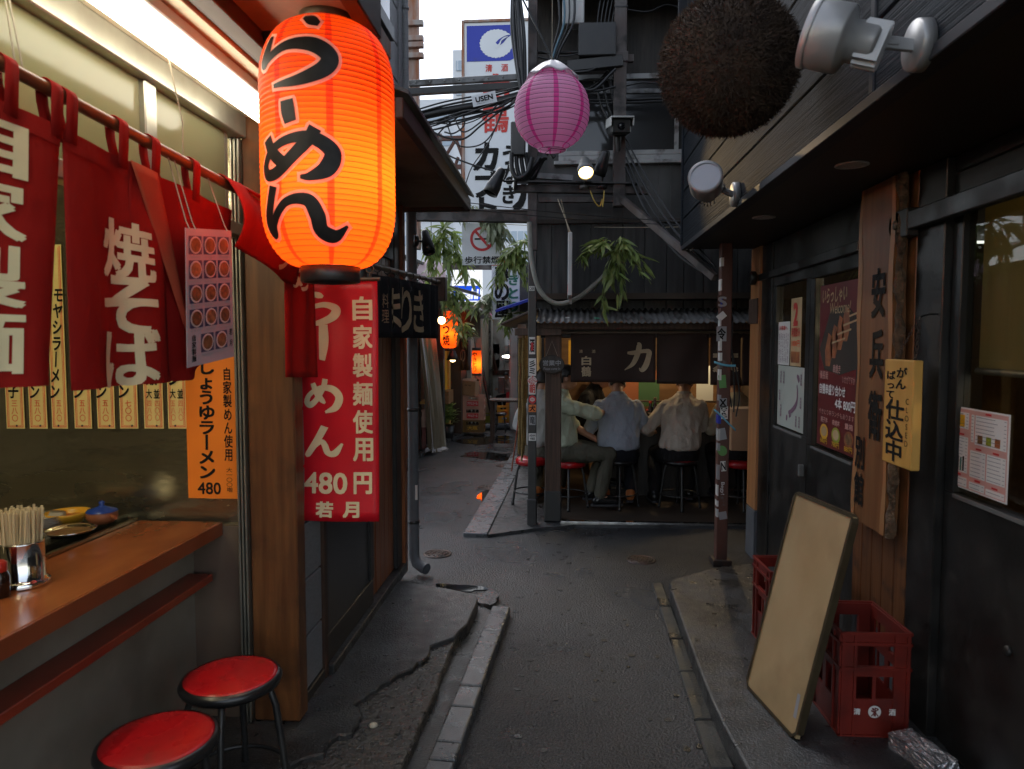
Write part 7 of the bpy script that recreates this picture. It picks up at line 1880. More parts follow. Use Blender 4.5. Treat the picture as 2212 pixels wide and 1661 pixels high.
# ------------------------------------------------ bamboo sprays
def leafmesh(nm):
    b = MB(); n = 6
    vs = []
    for i in range(n + 1):
        t_ = i / n; w_ = .0105 * math.sin(PI * min(1, t_ * 1.02) ** .75) + .0003; z = -.018 * t_ * t_
        vs += [(-w_, t_ * .1, z), (0, t_ * .1, z - .0025), (w_, t_ * .1, z)]
    b.add(vs, [q for i in range(n) for q in ((3 * i, 3 * i + 1, 3 * i + 4, 3 * i + 3), (3 * i + 1, 3 * i + 2, 3 * i + 5, 3 * i + 4))], 0, True); return b
LF = leafmesh('leaf')
def spray(label, tips, root, nleaf, mt, ls=1.0, seed=0):
    """artificial bamboo: stems from root to each tip, leaves in drooping tufts along them"""
    rs_ = random.Random(seed); root = Vector(root); t = thing('bamboo_spray', label, 'plant', root, group='bamboo sprays over the alley')
    for ti, tip in enumerate(tips):
        tip = Vector(tip); mid = root.lerp(tip, .55) + Vector((0, 0, .08)); st_ = curve_pts([root, mid, tip], 8)
        b = MB(); b.tube(st_, .0028, 5); b.build('stem', 'twig', t, world=True)
        lb_ = MB()
        for k in range(int(nleaf * 1.6)):
            f_ = rs_.uniform(.15, 1.0); p = st_[min(len(st_) - 1, int(f_ * (len(st_) - 1)))] + Vector((rs_.uniform(-.03, .03), rs_.uniform(-.03, .03), rs_.uniform(-.02, .02)))
            dr = (tip - root).normalized() * rs_.uniform(.1, .9) + Vector((rs_.uniform(-.8, .8), rs_.uniform(-.8, .8), rs_.uniform(-1.1, .1))); dr.normalize()
            q = dr.to_track_quat('Y', 'Z').to_matrix() @ Euler((0, rs_.uniform(-.9, .9), 0)).to_matrix(); s_ = ls * rs_.uniform(.75, 1.3)
            M = q.to_4x4() @ Matrix.Diagonal((s_, s_, s_, 1)); M.translation = p
            lb_.add([tuple(v) for v in LF.v], LF.f, 0, True, M)
        o = lb_.build('leaves', mt, t, world=True); o['kind'] = 'stuff'
    return t
G = at_y
spray('grey-green bamboo spray drooping over the no smoking sign', [G(1085, 520, 7.0), G(1100, 570, 7.0), G(1065, 500, 7.0), G(1110, 530, 7.0), G(985, 470, 7.0)], G(1035, 452, 7.1), 20, 'leaf_grey', 1.5, 1)
spray('bamboo spray behind the black cylinder lamp at the left', [G(925, 560, 7.2), G(960, 500, 7.2), G(1000, 560, 7.2), G(930, 620, 7.2), G(1020, 610, 7.2), G(905, 510, 7.2), G(975, 600, 7.2), G(990, 520, 7.2)], G(950, 520, 7.3), 20, 'leaf', 1.55, 2)
spray('bamboo spray right of the no smoking sign beside the curved hose', [G(1150, 530, 6.8), G(1120, 600, 6.8), G(1145, 620, 6.8), G(1080, 590, 6.8), G(1160, 580, 6.8), G(1060, 640, 6.8), G(1100, 560, 6.8)], G(1110, 545, 6.9), 20, 'leaf', 1.4, 3)
spray('green bamboo spray hanging above the stall eave', [G(1385, 560, 5.7), G(1330, 600, 5.7), G(1340, 650, 5.7), G(1255, 560, 5.7), G(1280, 545, 5.7), G(1392, 590, 5.7), G(1300, 680, 5.75), G(1350, 540, 5.7)], G(1325, 535, 5.75), 17, 'leaf', 1.25, 4)
spray('bamboo spray below the beer sign over the far alley', [G(985, 690, 9), G(960, 665, 9), G(1020, 670, 9), G(950, 640, 9), G(1000, 650, 9)], G(975, 630, 9.1), 18, 'leaf', 1.5, 5)
spray('pale bamboo spray in front of the far pink lantern', [G(1050, 690, 9), G(1085, 680, 9), G(1030, 670, 9), G(1100, 660, 9), G(1060, 660, 9)], G(1065, 635, 9.1), 18, 'leaf_grey', 1.5, 6)
spray('bamboo tuft beside the upper red lantern in the far alley', [G(1010, 725, 10.2), G(1000, 740, 10.2), G(1020, 715, 10.2)], G(985, 705, 10.3), 16, 'leaf', 1.5, 7)
spray('small bamboo tuft under the side eave of the stall', [G(1100, 720, 8.5), G(1110, 690, 8.5), G(1085, 705, 8.5)], G(1095, 690, 8.6), 12, 'leaf', 1.4, 9)
# ------------------------------------------------ signs
tl, br = at_y(998, 482, 7.15), at_y(1085, 572, 7.15); W_, H_ = br.x - tl.x, tl.z - br.z; cx, cz = (tl.x + br.x) / 2, (tl.z + br.z) / 2
ns = thing('no_smoking_sign', 'white no smoking while walking sign hanging from the steel beam', 'sign', (cx, 7.15, br.z))
MB().bx(tl.x, br.x, 7.15, 7.156, br.z, tl.z).build('board', 'sign_white', ns, world=True)
b = MB(); R1, R2 = W_ * .3, W_ * .235; cz2 = tl.z - H_ * .38
b.add([(cx + r * math.cos(i * PI / 20), 7.147, cz2 + r * math.sin(i * PI / 20)) for r in (R1, R2) for i in range(40)], [(i, (i + 1) % 40, 40 + (i + 1) % 40, 40 + i) for i in range(40)]); b.build('ring', 'label_red', ns, world=True)
b = MB(); b.box((cx, 7.146, cz2), (R1 * 1.85, .0015, W_ * .065), rot=(0, .85, 0)); b.build('bar', 'label_red', ns, world=True)
b = MB(); b.box((cx - W_ * .02, 7.1475, cz2), (R1 * 1.1, .001, W_ * .04)); b.build('cigarette', 'ink', ns, world=True)
letters('歩行禁煙', 'ink', ns, (W_ * .86, H_ * .17), plane_place((cx, 7.147, br.z + H_ * .12), (1, 0, 0), (0, 0, 1)), bold=.02)
b = MB(); b.tube([(tl.x + .05, 7.15, tl.z), (tl.x + .05, 7.0, tl.z + .12)], .004, 5); b.build('wire', 'cable', ns, world=True)
b = MB(); b.tube([(br.x - .05, 7.15, tl.z), (br.x - .05, 7.0, tl.z + .12)], .004, 5); b.build('wire', 'cable', ns, world=True)
# big vertical sake sign
VY = 9.2
tl, br = at_y(1003, 50, VY), at_y(1142, 456, VY); W_, H_ = br.x - tl.x, tl.z - br.z
vs_ = thing('vertical_sign', 'tall white sake sign with a blue crest panel and big brush characters', 'sign', ((tl.x + br.x) / 2, VY, br.z))
MB().bx(tl.x, br.x, VY, VY + .18, br.z, tl.z).build('panel', 'sign_white', vs_, world=True)
for (x0, x1, z0, z1) in ((tl.x - .035, tl.x - .001, br.z - .03, tl.z + .03), (br.x + .001, br.x + .035, br.z - .03, tl.z + .03), (tl.x, br.x, tl.z + .001, tl.z + .035), (tl.x, br.x, br.z - .035, br.z - .001)):
    MB().bx(x0, x1, VY - .02, VY + .2, z0, z1).build('frame', 'orange_rust', vs_, world=True, bevel=.004)
def vp(u, v): q = at_y(u, v, VY - .006); return q
a, c = vp(1008, 56), vp(1118, 130)
b = MB()
rr = .12; pts = [(a.x, c.z), (c.x - rr, c.z)] + [(c.x - rr + rr * math.sin(i * PI / 16), c.z + rr - rr * math.cos(i * PI / 16)) for i in range(1, 9)] + [(c.x, a.z), (a.x, a.z)]
b.add([(x, VY - .004, z) for x, z in pts], [tuple(range(len(pts)))]); pn = b.build('blue_panel', 'sign_blue', vs_, world=True)
# the crest: a round bird, scalloped feathers, the neck left blue
cc = vp(1072, 94); R_ = .205
pts = []
for i in range(120):
    a_ = i / 120 * 2 * PI; fe = .06 * abs(((i / 120 * 27) % 1)) if not (.05 < (a_ / (2 * PI)) < .12) else 0; pts.append((cc.x + R_ * 1.05 * (1 - fe) * math.cos(a_), cc.z + R_ * .88 * (1 - fe) * math.sin(a_)))
b = MB(); b.add([(x, VY - .007, z) for x, z in pts], [tuple(range(120))]); cr_o = b.build('crest', 'sign_white', pn, world=True)
V, Fc = brush2d([[(.05, -.05, .28), (.3, .15, .36), (.62, .42, .2), (.95, .55, .04)]], 0, 8, 2); b = MB(); b.add([(cc.x + x * R_, VY - .009, cc.z + y * R_ * .9) for x, y in V], Fc); b.build('crest', 'sign_blue', pn, world=True)
V, Fc = brush2d([[(-.05, -.28, .2), (.2, -.05, .1), (.3, .18, .07), (.5, .36, .09), (.72, .44, .02)]], 0, 8, 2); b = MB(); b.add([(cc.x + x * R_, VY - .011, cc.z + y * R_ * .9) for x, y in V], Fc); b.build('crest', 'sign_white', pn, world=True)
def vput(ch, u, v, wpx, hpx, mt, bold, slant=0):
    c = vp(u, v); s_ = VY / FPX; letters(ch, mt, vs_, (wpx * s_, hpx * s_), plane_place((c.x, VY - .005, c.z), (1, 0, 0), (0, 0, 1)), bold=bold, slant=slant)
vput('清', 1056, 147, 14, 15, 'ink_red', .02); vput('酒', 1090, 146, 14, 15, 'ink_red', .02)
vput('白', 1072, 190, 50, 55, 'ink_red', .05); vput('鶴', 1070, 255, 55, 58, 'ink_red', .02)
vput('カ', 1050, 338, 46, 54, 'ink', .05, .12); vput('ブ', 1050, 398, 46, 52, 'ink', .05, .12); vput('ト', 1054, 446, 34, 36, 'ink', .05)
for i, ch in enumerate('うなぎ'): vput(ch, 1102, 335 + i * 42, 30, 38, 'ink', .04, .1)
vput('丿', 1122, 420, 24, 66, 'ink', .06)
# left rusty post and the scaffold behind
lp = thing('steel_post', 'orange rusty steel post with brackets left of the white sky', 'post', at_y(890, 480, 7.0))
a, c = at_y(879, 100, 7.0), at_y(902, 100, 7.0); MB().bx(a.x, c.x, 7.0, 7.1, 2.5, 5.4).build('shaft', 'orange_rust', lp, world=True, bevel=.004)
for v in (52, 85, 99, 122): z = at_y(890, v, 7).z; MB().bx(a.x - .12, c.x + .06, 6.96, 7.02, z - .025, z + .025).build('bracket', 'orange_rust', lp, world=True, bevel=.004)
sc2 = thing('scaffold', 'brown steel frame of posts and rails behind the alley roofs', 'scaffold', at_y(970, 440, 12))
for (u0, v0, u1, v1) in ((948, 290, 948, 470), (1003, 280, 1003, 470)): b = MB(); b.bar(G(u0, v0, 12), G(u1, v1, 12), .1, .1); b.build('upright', 'rust_red', sc2, world=True)
for v in (300, 362, 396, 432): b = MB(); b.bar(G(940, v, 12), G(1008, v - 2, 12), .06, .07); b.build('rail', 'rust_red', sc2, world=True)
for (u0, v0, u1, v1) in ((955, 350, 985, 300), (960, 420, 990, 340), (985, 300, 1003, 350)): b = MB(); b.tube([G(u0, v0, 12), G(u1, v1, 12)], .03, 6); b.build('brace', 'rust_red', sc2, world=True)
# ================================================================== the alley beyond
G = at_y
row = thing('alley_shops', 'low row of dark old shops along the left of the far alley', 'building', (-3, 12, 0))
def S(b, n, mt, **k): return b.build(n, mt, row, world=True, **k)
S(MB().bx(-5.5, -2.12, 7.6, 24, 0, 2.4), 'core_wall', 'black_paint')
S(MB().bx(-5.5, -2.1, 7.6, 24, 2.4, 2.47), 'roof', 'metal_sheet')
S(MB().bx(-2.12, -2.06, 10.35, 10.5, 0, 2.39), 'post', 'grey_steel', bevel=.01)
S(MB().bx(-2.12, -2.0, 10.5, 10.75, 0, 2.39), 'post', 'black_paint', bevel=.01)
S(MB().bx(-2.11, -2.05, 8.2, 10.3, 0.05, 2.4), 'shopfront', 'door_wood')
for k in range(6): S(MB().bx(-2.05, -2.03, 8.25 + k * .34, 8.3 + k * .34, .05, 2.4), 'mullion', 'dark_wood')
S(MB().bx(-2.12, -1.85, 10.9, 11.0, 0, 2.39), 'post', 'black_paint', bevel=.01)
S(MB().bx(-2.11, -1.9, 11.02, 11.5, .8, 2.3), 'painted_lit_front', 'crate_yellow')  # lit look comes from the yellow colour alone, no lamp inside
S(MB().bx(-1.95, -1.86, 11.5, 11.62, 0, 2.3), 'post', 'sign_yellow', bevel=.01)
S(MB().bx(-2.2, -1.8, 11.02, 11.5, .6, .8), 'sill_counter', 'interior_wood')
S(MB().bx(-2.1, -1.7, 11.7, 12.4, 0, 2.2), 'wall_panel', 'eave_brown')
S(MB().bx(-2.1, -1.62, 12.4, 13.0, 0, 2.1), 'wall_panel', 'cream_panel', bevel=.01)
S(MB().bx(-2.3, -1.5, 13.0, 15.0, 0, 2.4), 'wall_panel', 'cream_panel', bevel=.01)
S(MB().bx(-2.3, -1.25, 15.0, 24.0, 0, 2.3), 'wall_panel', 'white_panel', bevel=.01)
for x0, y0, z, w_ in ((-2.1, 8.0, 2.45, .5), (-2.1, 11.0, 2.3, .75), (-2.0, 13.2, 2.2, .7)):
    b = MB(); b.add([(x0, y0, z + .2), (x0 + w_, y0, z), (x0 + w_, y0 + 2.2, z), (x0, y0 + 2.2, z + .2), (x0, y0, z + .24), (x0 + w_, y0, z + .04), (x0 + w_, y0 + 2.2, z + .04), (x0, y0 + 2.2, z + .24)], [(3, 2, 1, 0), (4, 5, 6, 7), (0, 1, 5, 4), (1, 2, 6, 5), (2, 3, 7, 6), (3, 0, 4, 7)]); S(b, 'eave', 'metal_sheet', bevel=.004)
# right side and the end of the alley
rw = thing('alley_shops', 'cluttered grey shop backs along the right of the far alley', 'building', (0, 12, 0))
def S2(b, n, mt, **k): return b.build(n, mt, rw, world=True, **k)
S2(MB().bx(-.6, 2.5, 9.2, 9.3, 0, 2.6), 'wall_panel', 'metal_sheet')
S2(MB().bx(-.62, 2.5, 9.3, 11.0, 2.2, 2.6), 'upper_wall', 'cream_panel')
S2(MB().bx(-.55, 2.5, 10.9, 11.0, 0, 2.2), 'wall_panel', 'interior_dark')
S2(MB().bx(-.78, 2.5, 12.4, 12.5, 0, 2.5), 'wall_panel', 'interior_dark')
S2(MB().bx(-.95, -.6, 12.6, 16, 0, 2.6), 'wall_panel', 'white_panel', bevel=.01)
for i in range(5): S2(MB().bx(-.97, -.952, 12.62, 15.9, .05 + i * .45, .48 + i * .45), 'siding_board', 'cream_panel', bevel=.006)
S2(MB().bx(-3.0, 1.5, 19.5, 19.7, 0, 2.5), 'end_wall', 'white_panel')
for i, (x, z) in enumerate(((-1.6, 1.2), (-1.1, 1.2))):
    w_ = S2(MB().bx(x - .2, x + .2, 19.46, 19.5, z, z + .7), 'window', 'window_dark')
    MB().bx(x - .22, x + .22, 19.43, 19.46, z - .04, z).build('sill', 'white_panel', w_, world=True)
b = MB(); b.add([G(1070, 672, 8.2), G(1160, 643, 8.2), G(1160, 643, 8.2) + Vector((0, 1.2, .1)), G(1070, 672, 8.2) + Vector((0, 1.2, .1))], [(0, 1, 2, 3)]); S2(b, 'small_awning', 'sign_blue', solid=.03)
# distant pale office blocks against the sky
ob = thing('office_block', 'distant pale office block rising behind the white sake sign', 'building', (-6, 60, 0))
a, c = G(978, 108, 60), G(1180, 500, 60); MB().bx(a.x, c.x, 60, 70, 0, a.z).build('wall', 'far_white', ob, world=True)
for i in range(9):
    z = a.z - .9 - i * 2.0; s_ = MB().bx(a.x + .3, c.x - .3, 59.9, 59.98, z - .8, z).build('window', 'far_glass', ob, world=True)
    for k in range(14): MB().bx(a.x + .4 + k * .55, a.x + .46 + k * .55, 59.86, 59.9, z - .8, z).build('mullion', 'far_white', s_, world=True)
ob2 = thing('office_block', 'lower distant white building left of the sake sign', 'building', (-13, 60, 0))
a, c = G(900, 215, 64), G(1000, 500, 64); MB().bx(a.x - 4, c.x, 64, 74, 0, a.z).build('wall', 'far_white', ob2, world=True)
for i in range(6): z = a.z - 1.0 - i * 2.2; MB().bx(a.x - 3.5, c.x - .3, 63.9, 63.98, z - .9, z).build('window', 'far_glass', ob2, world=True)
# vinyl curtain and crates at its foot
vc = thing('vinyl_curtain', 'hanging sheet of brownish vinyl gathered at the left of the far alley', 'curtain', (-1.95, 9.9, 0))
q0, q1, q2, q3 = G(905, 725, 9.6), G(940, 720, 10.6), G(928, 978, 9.75), G(962, 975, 10.25)
def vcf(u, v):
    p = q0.lerp(q1, u).lerp(q2.lerp(q3, u), v); a = .05 * math.sin(u * 22 + v * 2) * (.5 + .6 * v); return p + Vector((a, .02 * math.sin(u * 17), 0))
b = MB(); b.grid(vcf, 60, 14); b.build('sheet', 'curtain_vinyl', vc, world=True)
b = MB(); b.grid(lambda u, v: vcf(.02 + .03 * v, u) + Vector((.02, -.02, 0)), 16, 2); b.build('pale_edge', 'plastic_wrap', vc, world=True)
b = MB(); p = vcf(.4, 1.0)
b.grid(lambda u, v: vcf(u, .985) + Vector((.03 * math.sin(u * 40), -.06 * v + .02 * math.sin(u * 31), .02 * math.sin(u * 50 + v * 5) + .03 * (1 - v))), 40, 3); b.build('crumpled_hem', 'plastic_wrap', vc, world=True)
hfar = [(-.6, .6, .62, .88)]; hsd = [(-.6, .6, .62, .88), (-.6, .6, .2, .5)]
def beer(label, mt, u, v, y, z, w_=.42, d_=.3, h_=.3, rz=0, group='beer crates in the far alley', txt=None, tmt='label_red', holes=hfar, lettm='print_white'):
    t = make_crate('beer_crate', label, mt, w_, d_, h_, group, holes, hsd, (0, 1.0)); p = G(u, v, y); t.location = (p.x, p.y, z); t.rotation_euler = (0, 0, rz)
    if txt:
        if tmt:
            b = MB(); b.bx(-w_ * .27, w_ * .27, -d_ / 2 - .012, -d_ / 2 - .0095, h_ * .16, h_ * .56); pl = b.build('label_plate', tmt, t)
        letters(txt, lettm, t, (w_ * .46, h_ * (.2 if tmt else .3)), plane_place((0, -d_ / 2 - .0135, h_ * .38), (1, 0, 0), (0, 0, 1)), bold=.03, world=False)
    return t
zc = .045
beer('brown crate at the bottom of the stack of three in the far alley', 'crate_brown', 1023, 935, 12.0, zc, .365, .26, .205, txt='大瓶', tmt=None, lettm='crate_yellow')
beer('salmon pink beer crate with dark bottles in the middle of the stack', 'crate_pink', 1023, 900, 12.0, zc + .208, .365, .26, .205, txt='アサヒビール')
beer('empty salmon pink beer crate on top of the stack', 'crate_pink', 1023, 860, 12.0, zc + .416, .365, .26, .205, txt='アサヒビール')
sx = G(1023, 900, 12.0).x
bt = None
for k in range(10):
    x, y = sx - .13 + (k % 5) * .065, 12.0 - .07 + (k // 5) * .1
    for z0, cnt in ((zc + .226, 'middle crate'), (zc + .018, 'bottom crate')):
        if bt is None:
            bt = MB(); bt.lathe([(.001, 0), (.024, 0), (.024, .11), (.01, .15), (.01, .185), (.001, .185)], 12); bt = bt.build('beer_bottle', 'bottle', label='dark bottle standing in the ' + cnt + ' of the crate stack', cat='bottle', group='bottles in the far crates'); o = bt
        else: o = bt.copy(); COL.objects.link(o); o['label'] = 'dark bottle standing in the ' + cnt + ' of the crate stack'
        o.location = (x, y, z0)
p = G(1014, 846, 11.95); cb_ = thing('cardboard_box', 'brown cardboard box tipped on top of the beer crate stack', 'box', (p.x, 11.95, zc + .628))
b = MB(); b.bx(-.27, .2, -.2, .2, 0, .34); b.build('carton', 'cardboard', cb_, bevel=.006)
b = MB(); b.add([(-.27, -.2, .341), (.2, -.2, .341), (.2, .0, .41), (-.27, .0, .37)], [(0, 1, 2, 3)]); b.build('flap', 'cardboard', cb_, solid=.006)
b = MB(); b.add([(-.27, .2, .341), (.2, .2, .341), (.2, .0, .41), (-.27, .0, .37)], [(0, 1, 2, 3)]); b.build('flap', 'cardboard', cb_, solid=.006)
letters('BEST TASTE', 'ink', cb_, (.16, .03), plane_place((-.0, -.202, .24), (1, 0, 0), (0, 0, 1)), bold=.02, world=False)
cb_.scale = (.64, .64, .72)
cb_.rotation_euler = (0, RAD(4), RAD(-8))
beer('green beer crate on the ground right of the tall stack', 'crate_green', 1051, 905, 13.4, zc, .24, .2, .18)
p = G(1045, 870, 13.4)
for k, (dx, w_, h_, lab) in enumerate(((-.075, .09, .24, 'narrow pale carton on the green crate'), (.045, .15, .27, 'larger pale carton with print on the green crate'))):
    t = thing('cardboard_box', lab, 'box', (G(1051, 870, 13.4).x + dx, 13.35, zc + .184)); b = MB(); b.bx(-w_ / 2, w_ / 2, -.08, .08, 0, h_); b.build('carton', 'cardboard_pale', t, bevel=.006)
    if k: letters('天然水', 'ink_grey', t, (.1, .03), plane_place((0, -.082, .2), (1, 0, 0), (0, 0, 1)), world=False)
    b = MB(); b.ball((.02, 0, h_ + .02), (.05, .05, .04), 8, 6); b.build('plastic_bag', 'plastic_wrap', t)
for k, (u, v, y, z, rz, lab) in enumerate(((1092, 912, 13.0, zc - .02, .1, 'yellow beer crate at the lower front of the yellow group'), (1089, 880, 13.0, zc + .165, .1, 'yellow beer crate stacked at the upper front of the yellow group'), (1110, 905, 13.5, zc - .02, .05, 'yellow beer crate at the lower rear of the yellow group'), (1108, 880, 13.5, zc + .165, .05, 'yellow beer crate stacked at the upper rear of the yellow group'))):
    beer(lab, 'crate_yellow', u, v, y, z, .25, .2, .18, rz, txt='KIRIN', tmt=None, lettm='label_red')
beer('scarlet crate at the bottom of the red pair behind the yellow crates', 'crate_scarlet', 1116, 900, 14.2, zc, .32, .22, .3); beer('scarlet crate with white bottles on top of the red pair', 'crate_scarlet', 1112, 870, 14.2, zc + .305, .32, .22, .2)
fs = make_stool('far_stool', 'black iron stool in front of the yellow crates', 'far stools', .1, .34, legr=.007, rim=False, thick=.04); p = G(1082, 918, 12.3); fs.location = (p.x, 12.3, .0)
for ch in fs.children:
    if ch.name.startswith('seat') and not ch.name.startswith('seat_plate'): ch.data.materials.clear(); ch.data.materials.append(MATS['rubber'])
t = thing('leaning_pole', 'dark pole leaning beside the green crate', 'pole', G(1062, 905, 13)); b = MB(); b.tube([G(1066, 912, 12.9), G(1040, 790, 13.2)], .035, 8); b.build('shaft', 'black_iron', t, world=True)
p = G(1075, 928, 12.6); b = MB(); b.tube([(p.x - .25, 12.5, .06), (p.x + .25, 12.7, .06)], .06, 10); recentre(b.build('fallen_pipe', 'base_grey', label='short grey pipe lying on the ground before the yellow crates', cat='pipe'))
beer('red crate under the wooden shelf at the left of the far alley', 'crate_red', 904, 945, 10.1, .05, .2, .2, .3, .2); beer('salmon crate standing on the red crate by the vinyl curtain', 'crate_pink', 904, 900, 10.1, .355, .2, .2, .25, .2)
t = thing('shelf_board', 'small wooden shelf above the left crates', 'shelf', G(905, 870, 9.3)); b = MB(); p = G(905, 868, 10.1); b.bx(p.x - .25, p.x + .12, 9.95, 10.3, p.z - .02, p.z + .02); b.build('plank', 'sign_yellow', t, world=True, bevel=.004); b = MB(); b.bx(p.x - .2, p.x - .15, 10.08, 10.12, .1, p.z - .02); b.build('leg', 'old_wood', t, world=True)
p = G(965, 930, 11.2); pp = thing('potted_plant', 'small leafy plant in a pot beside the vinyl curtain', 'plant', (p.x, 11.2, .045))
MB().lathe([(.001, 0), (.1, 0), (.13, .2), (.12, .2), (.1, .18), (.001, .18)], 20).build('pot', 'black_paint', pp)
rl = random.Random(3); lb_ = MB()
for k in range(90):
    d = Vector((rl.uniform(-1, 1), rl.uniform(-1, 1), rl.uniform(.0, 1.4))).normalized(); M = d.to_track_quat('Y', 'Z').to_matrix().to_4x4() @ Matrix.Diagonal((3, 1.2, 1, 1)); M.translation = Vector((d.x * .12, d.y * .12, .22 + rl.uniform(0, .28))); lb_.add([tuple(v) for v in LF.v], LF.f, 0, True, M)
o = lb_.build('leaves', 'leaf', pp); o['kind'] = 'stuff'
# ------------------------------------------------ far lanterns and lamps
def long_lantern(label, u, v0, v1, wpx, y, txt, cyl=False, power=9, shift=0.0):
    c = G(u, (v0 + v1) / 2, y); r = wpx / 2 / FPX * y * 1.02; h = (v1 - v0) / FPX * y
    t = thing('paper_lantern', label, 'lantern', (c.x, y, c.z - h / 2), group='red lanterns in the far alley')
    def rd(q):
        if cyl: return r
        e = min(q, 1 - q) / .24; return r * (.55 + .45 * math.sqrt(max(0, 1 - (1 - min(1, e)) ** 2)))
    n = 26; prof = []
    for i in range(n * 2): q = i / (n * 2); prof.append((rd(q) + (.004 if i % 2 else 0) * r / .15, q * h))
    prof.append((rd(1), h)); MB().lathe(prof, 48).build('paper_shell', 'lantern_orange' if not cyl else 'lantern_orange', t)
    MB().lathe([(rd(1) * .7, h), (rd(1) * .98, h), (rd(1) * .98, h + .05), (.001, h + .05)], 32).build('top_cap', 'black_paint', t)
    MB().lathe([(rd(0) * .7, 0), (rd(0) * .98, 0), (rd(0) * .98, -.04), (rd(0) * .8, -.04)], 32).build('bottom_cap', 'black_paint', t)
    b = MB(); b.tube([(0, 0, h + .05), (-.05, 0, h + .4)], .006, 5); b.build('hanger', 'cable', t)
    fa = math.atan2(-c.y, -c.x) + shift; ht = h * .84
    vs, fc = text2d(txt, 0, True, .95); xs = [q[0] for q in vs]; ys_ = [q[1] for q in vs]; sx_ = r * .8 / (max(xs) - min(xs)); sy_ = ht / (max(ys_) - min(ys_)); cx_, cy_2 = (max(xs) + min(xs)) / 2, (max(ys_) + min(ys_)) / 2
    b = MB()
    for k, (ax, ay) in enumerate(((0, 0), (.03, .02), (-.03, -.02), (.03, -.02), (-.03, .02))):
        p2, f2 = subdiv2d([((x - cx_ + ax) * sx_, (y_ - cy_2 + ay) * sy_) for x, y_ in vs], fc, .05) if k == 0 or True else (0, 0)
        pts = []
        for x, y_ in p2:
            z = h / 2 + y_; rr_ = rd(max(0, min(1, z / h))) + .006 + .0005 * k; a_ = fa + x / r; pts.append((rr_ * math.cos(a_), rr_ * math.sin(a_), z))
        b.add(pts, f2)
    b.build('lettering', 'ink', t)
    l = bpy.data.lights.new('lantern_bulb', 'POINT'); l.energy = power; l.color = (1, .7, .34); l.shadow_soft_size = .03; lo = bpy.data.objects.new('lantern_bulb', l); COL.objects.link(lo); lo.parent = t; lo.location = (0, 0, h * .4)
    return t
long_lantern('red lantern with grilled offal lettering in the far alley, upper of two', 970, 672, 752, 36, 10.4, 'もつ焼', power=1.7, shift=-.35)
long_lantern('narrow red cylinder lantern lettered yakitori deeper in the alley', 1027, 757, 806, 25, 12.6, 'やきとり', cyl=True, power=1.7, shift=-.15)
# cage bulb before the red lantern
p = G(954, 692, 10.1); t = thing('cage_bulb', 'bare glowing bulb beside the upper red lantern', 'bulb', (p.x, 10.1, p.z)); b = MB(); b.ball((0, 0, 0), .055, 14, 10); b.build('glass_bulb', 'bulb_glow', t); b = MB(); b.tube([(0, 0, .05), (0, 0, .16)], .03, 10); b.tube([(0, 0, .16), (-.08, .1, .4)], .008, 6); b.build('socket', 'black_iron', t)
p = G(978, 772, 10.8); t = thing('clip_lamp', 'small dark clip lamp with a warm glow below the upper red lantern', 'lamp', (p.x, 10.8, p.z)); b = MB(); b.lathe([(.03, .12), (.07, .03), (.1, -.04), (.095, -.04)], 20); b.build('shade', 'black_iron', t); b = MB(); b.ball((0, 0, -.02), .05, 12, 8); b.build('glass_bulb', 'bulb_glow', t)
# pale and pink round lanterns
def globe(label, u, v, wpx, y, mt):
    c = G(u, v, y); r = wpx / 2 / FPX * y; t = thing('paper_lantern', label, 'lantern', c - Vector((0, 0, r)), group='round lanterns in the far alley'); prof = []
    for i in range(25): q = i / 24; prof.append((r * math.sqrt(max(.1, 1 - (2 * q - 1) ** 2)) + (.004 if i % 2 else 0), q * 2 * r))
    MB().lathe(prof, 48).build('paper_shell', mt, t); b = MB(); b.tube([(0, 0, 2 * r), (0, 0, 2 * r + .5)], .005, 5); b.build('hanger', 'cable', t)
globe('pale pink round lantern behind the bamboo at the end of the bar curtain', 932, 590, 62, 8.2, 'lantern_white'); globe('far pink lantern half hidden by bamboo', 1064, 668, 36, 12, 'lantern_pink')
# beer sign with telephone number
tl, br = G(976, 590, 11.6), G(1041, 652, 11.6); W_, H_ = br.x - tl.x, tl.z - br.z
bs_ = thing('beer_sign', 'lit blue and white beer sign with a telephone number over the far alley', 'sign', ((tl.x + br.x) / 2, 11.6, br.z))
MB().bx(tl.x, br.x, 11.6, 11.72, br.z, tl.z + .25).build('light_box', 'sign_glow', bs_, world=True)
MB().bx(tl.x + .03, br.x - .03, 11.592, 11.597, br.z + .02, br.z + H_ * .56).build('blue_panel', 'sign_glow_blue', bs_, world=True)
letters('Asahi', 'sign_glow', bs_, (W_ * .75, H_ * .34), plane_place(((tl.x + br.x) / 2, 11.588, br.z + H_ * .28), (1, 0, 0), (0, 0, 1)), bold=.05, slant=.1)
letters('3342-0661', 'ink', bs_, (W_ * .86, H_ * .15), plane_place(((tl.x + br.x) / 2, 11.59, br.z + H_ * .7), (1, 0, 0), (0, 0, 1)))
MB().bx(tl.x - .03, br.x + .03, 11.58, 11.74, br.z - .04, br.z).build('frame', 'black_paint', bs_, world=True)
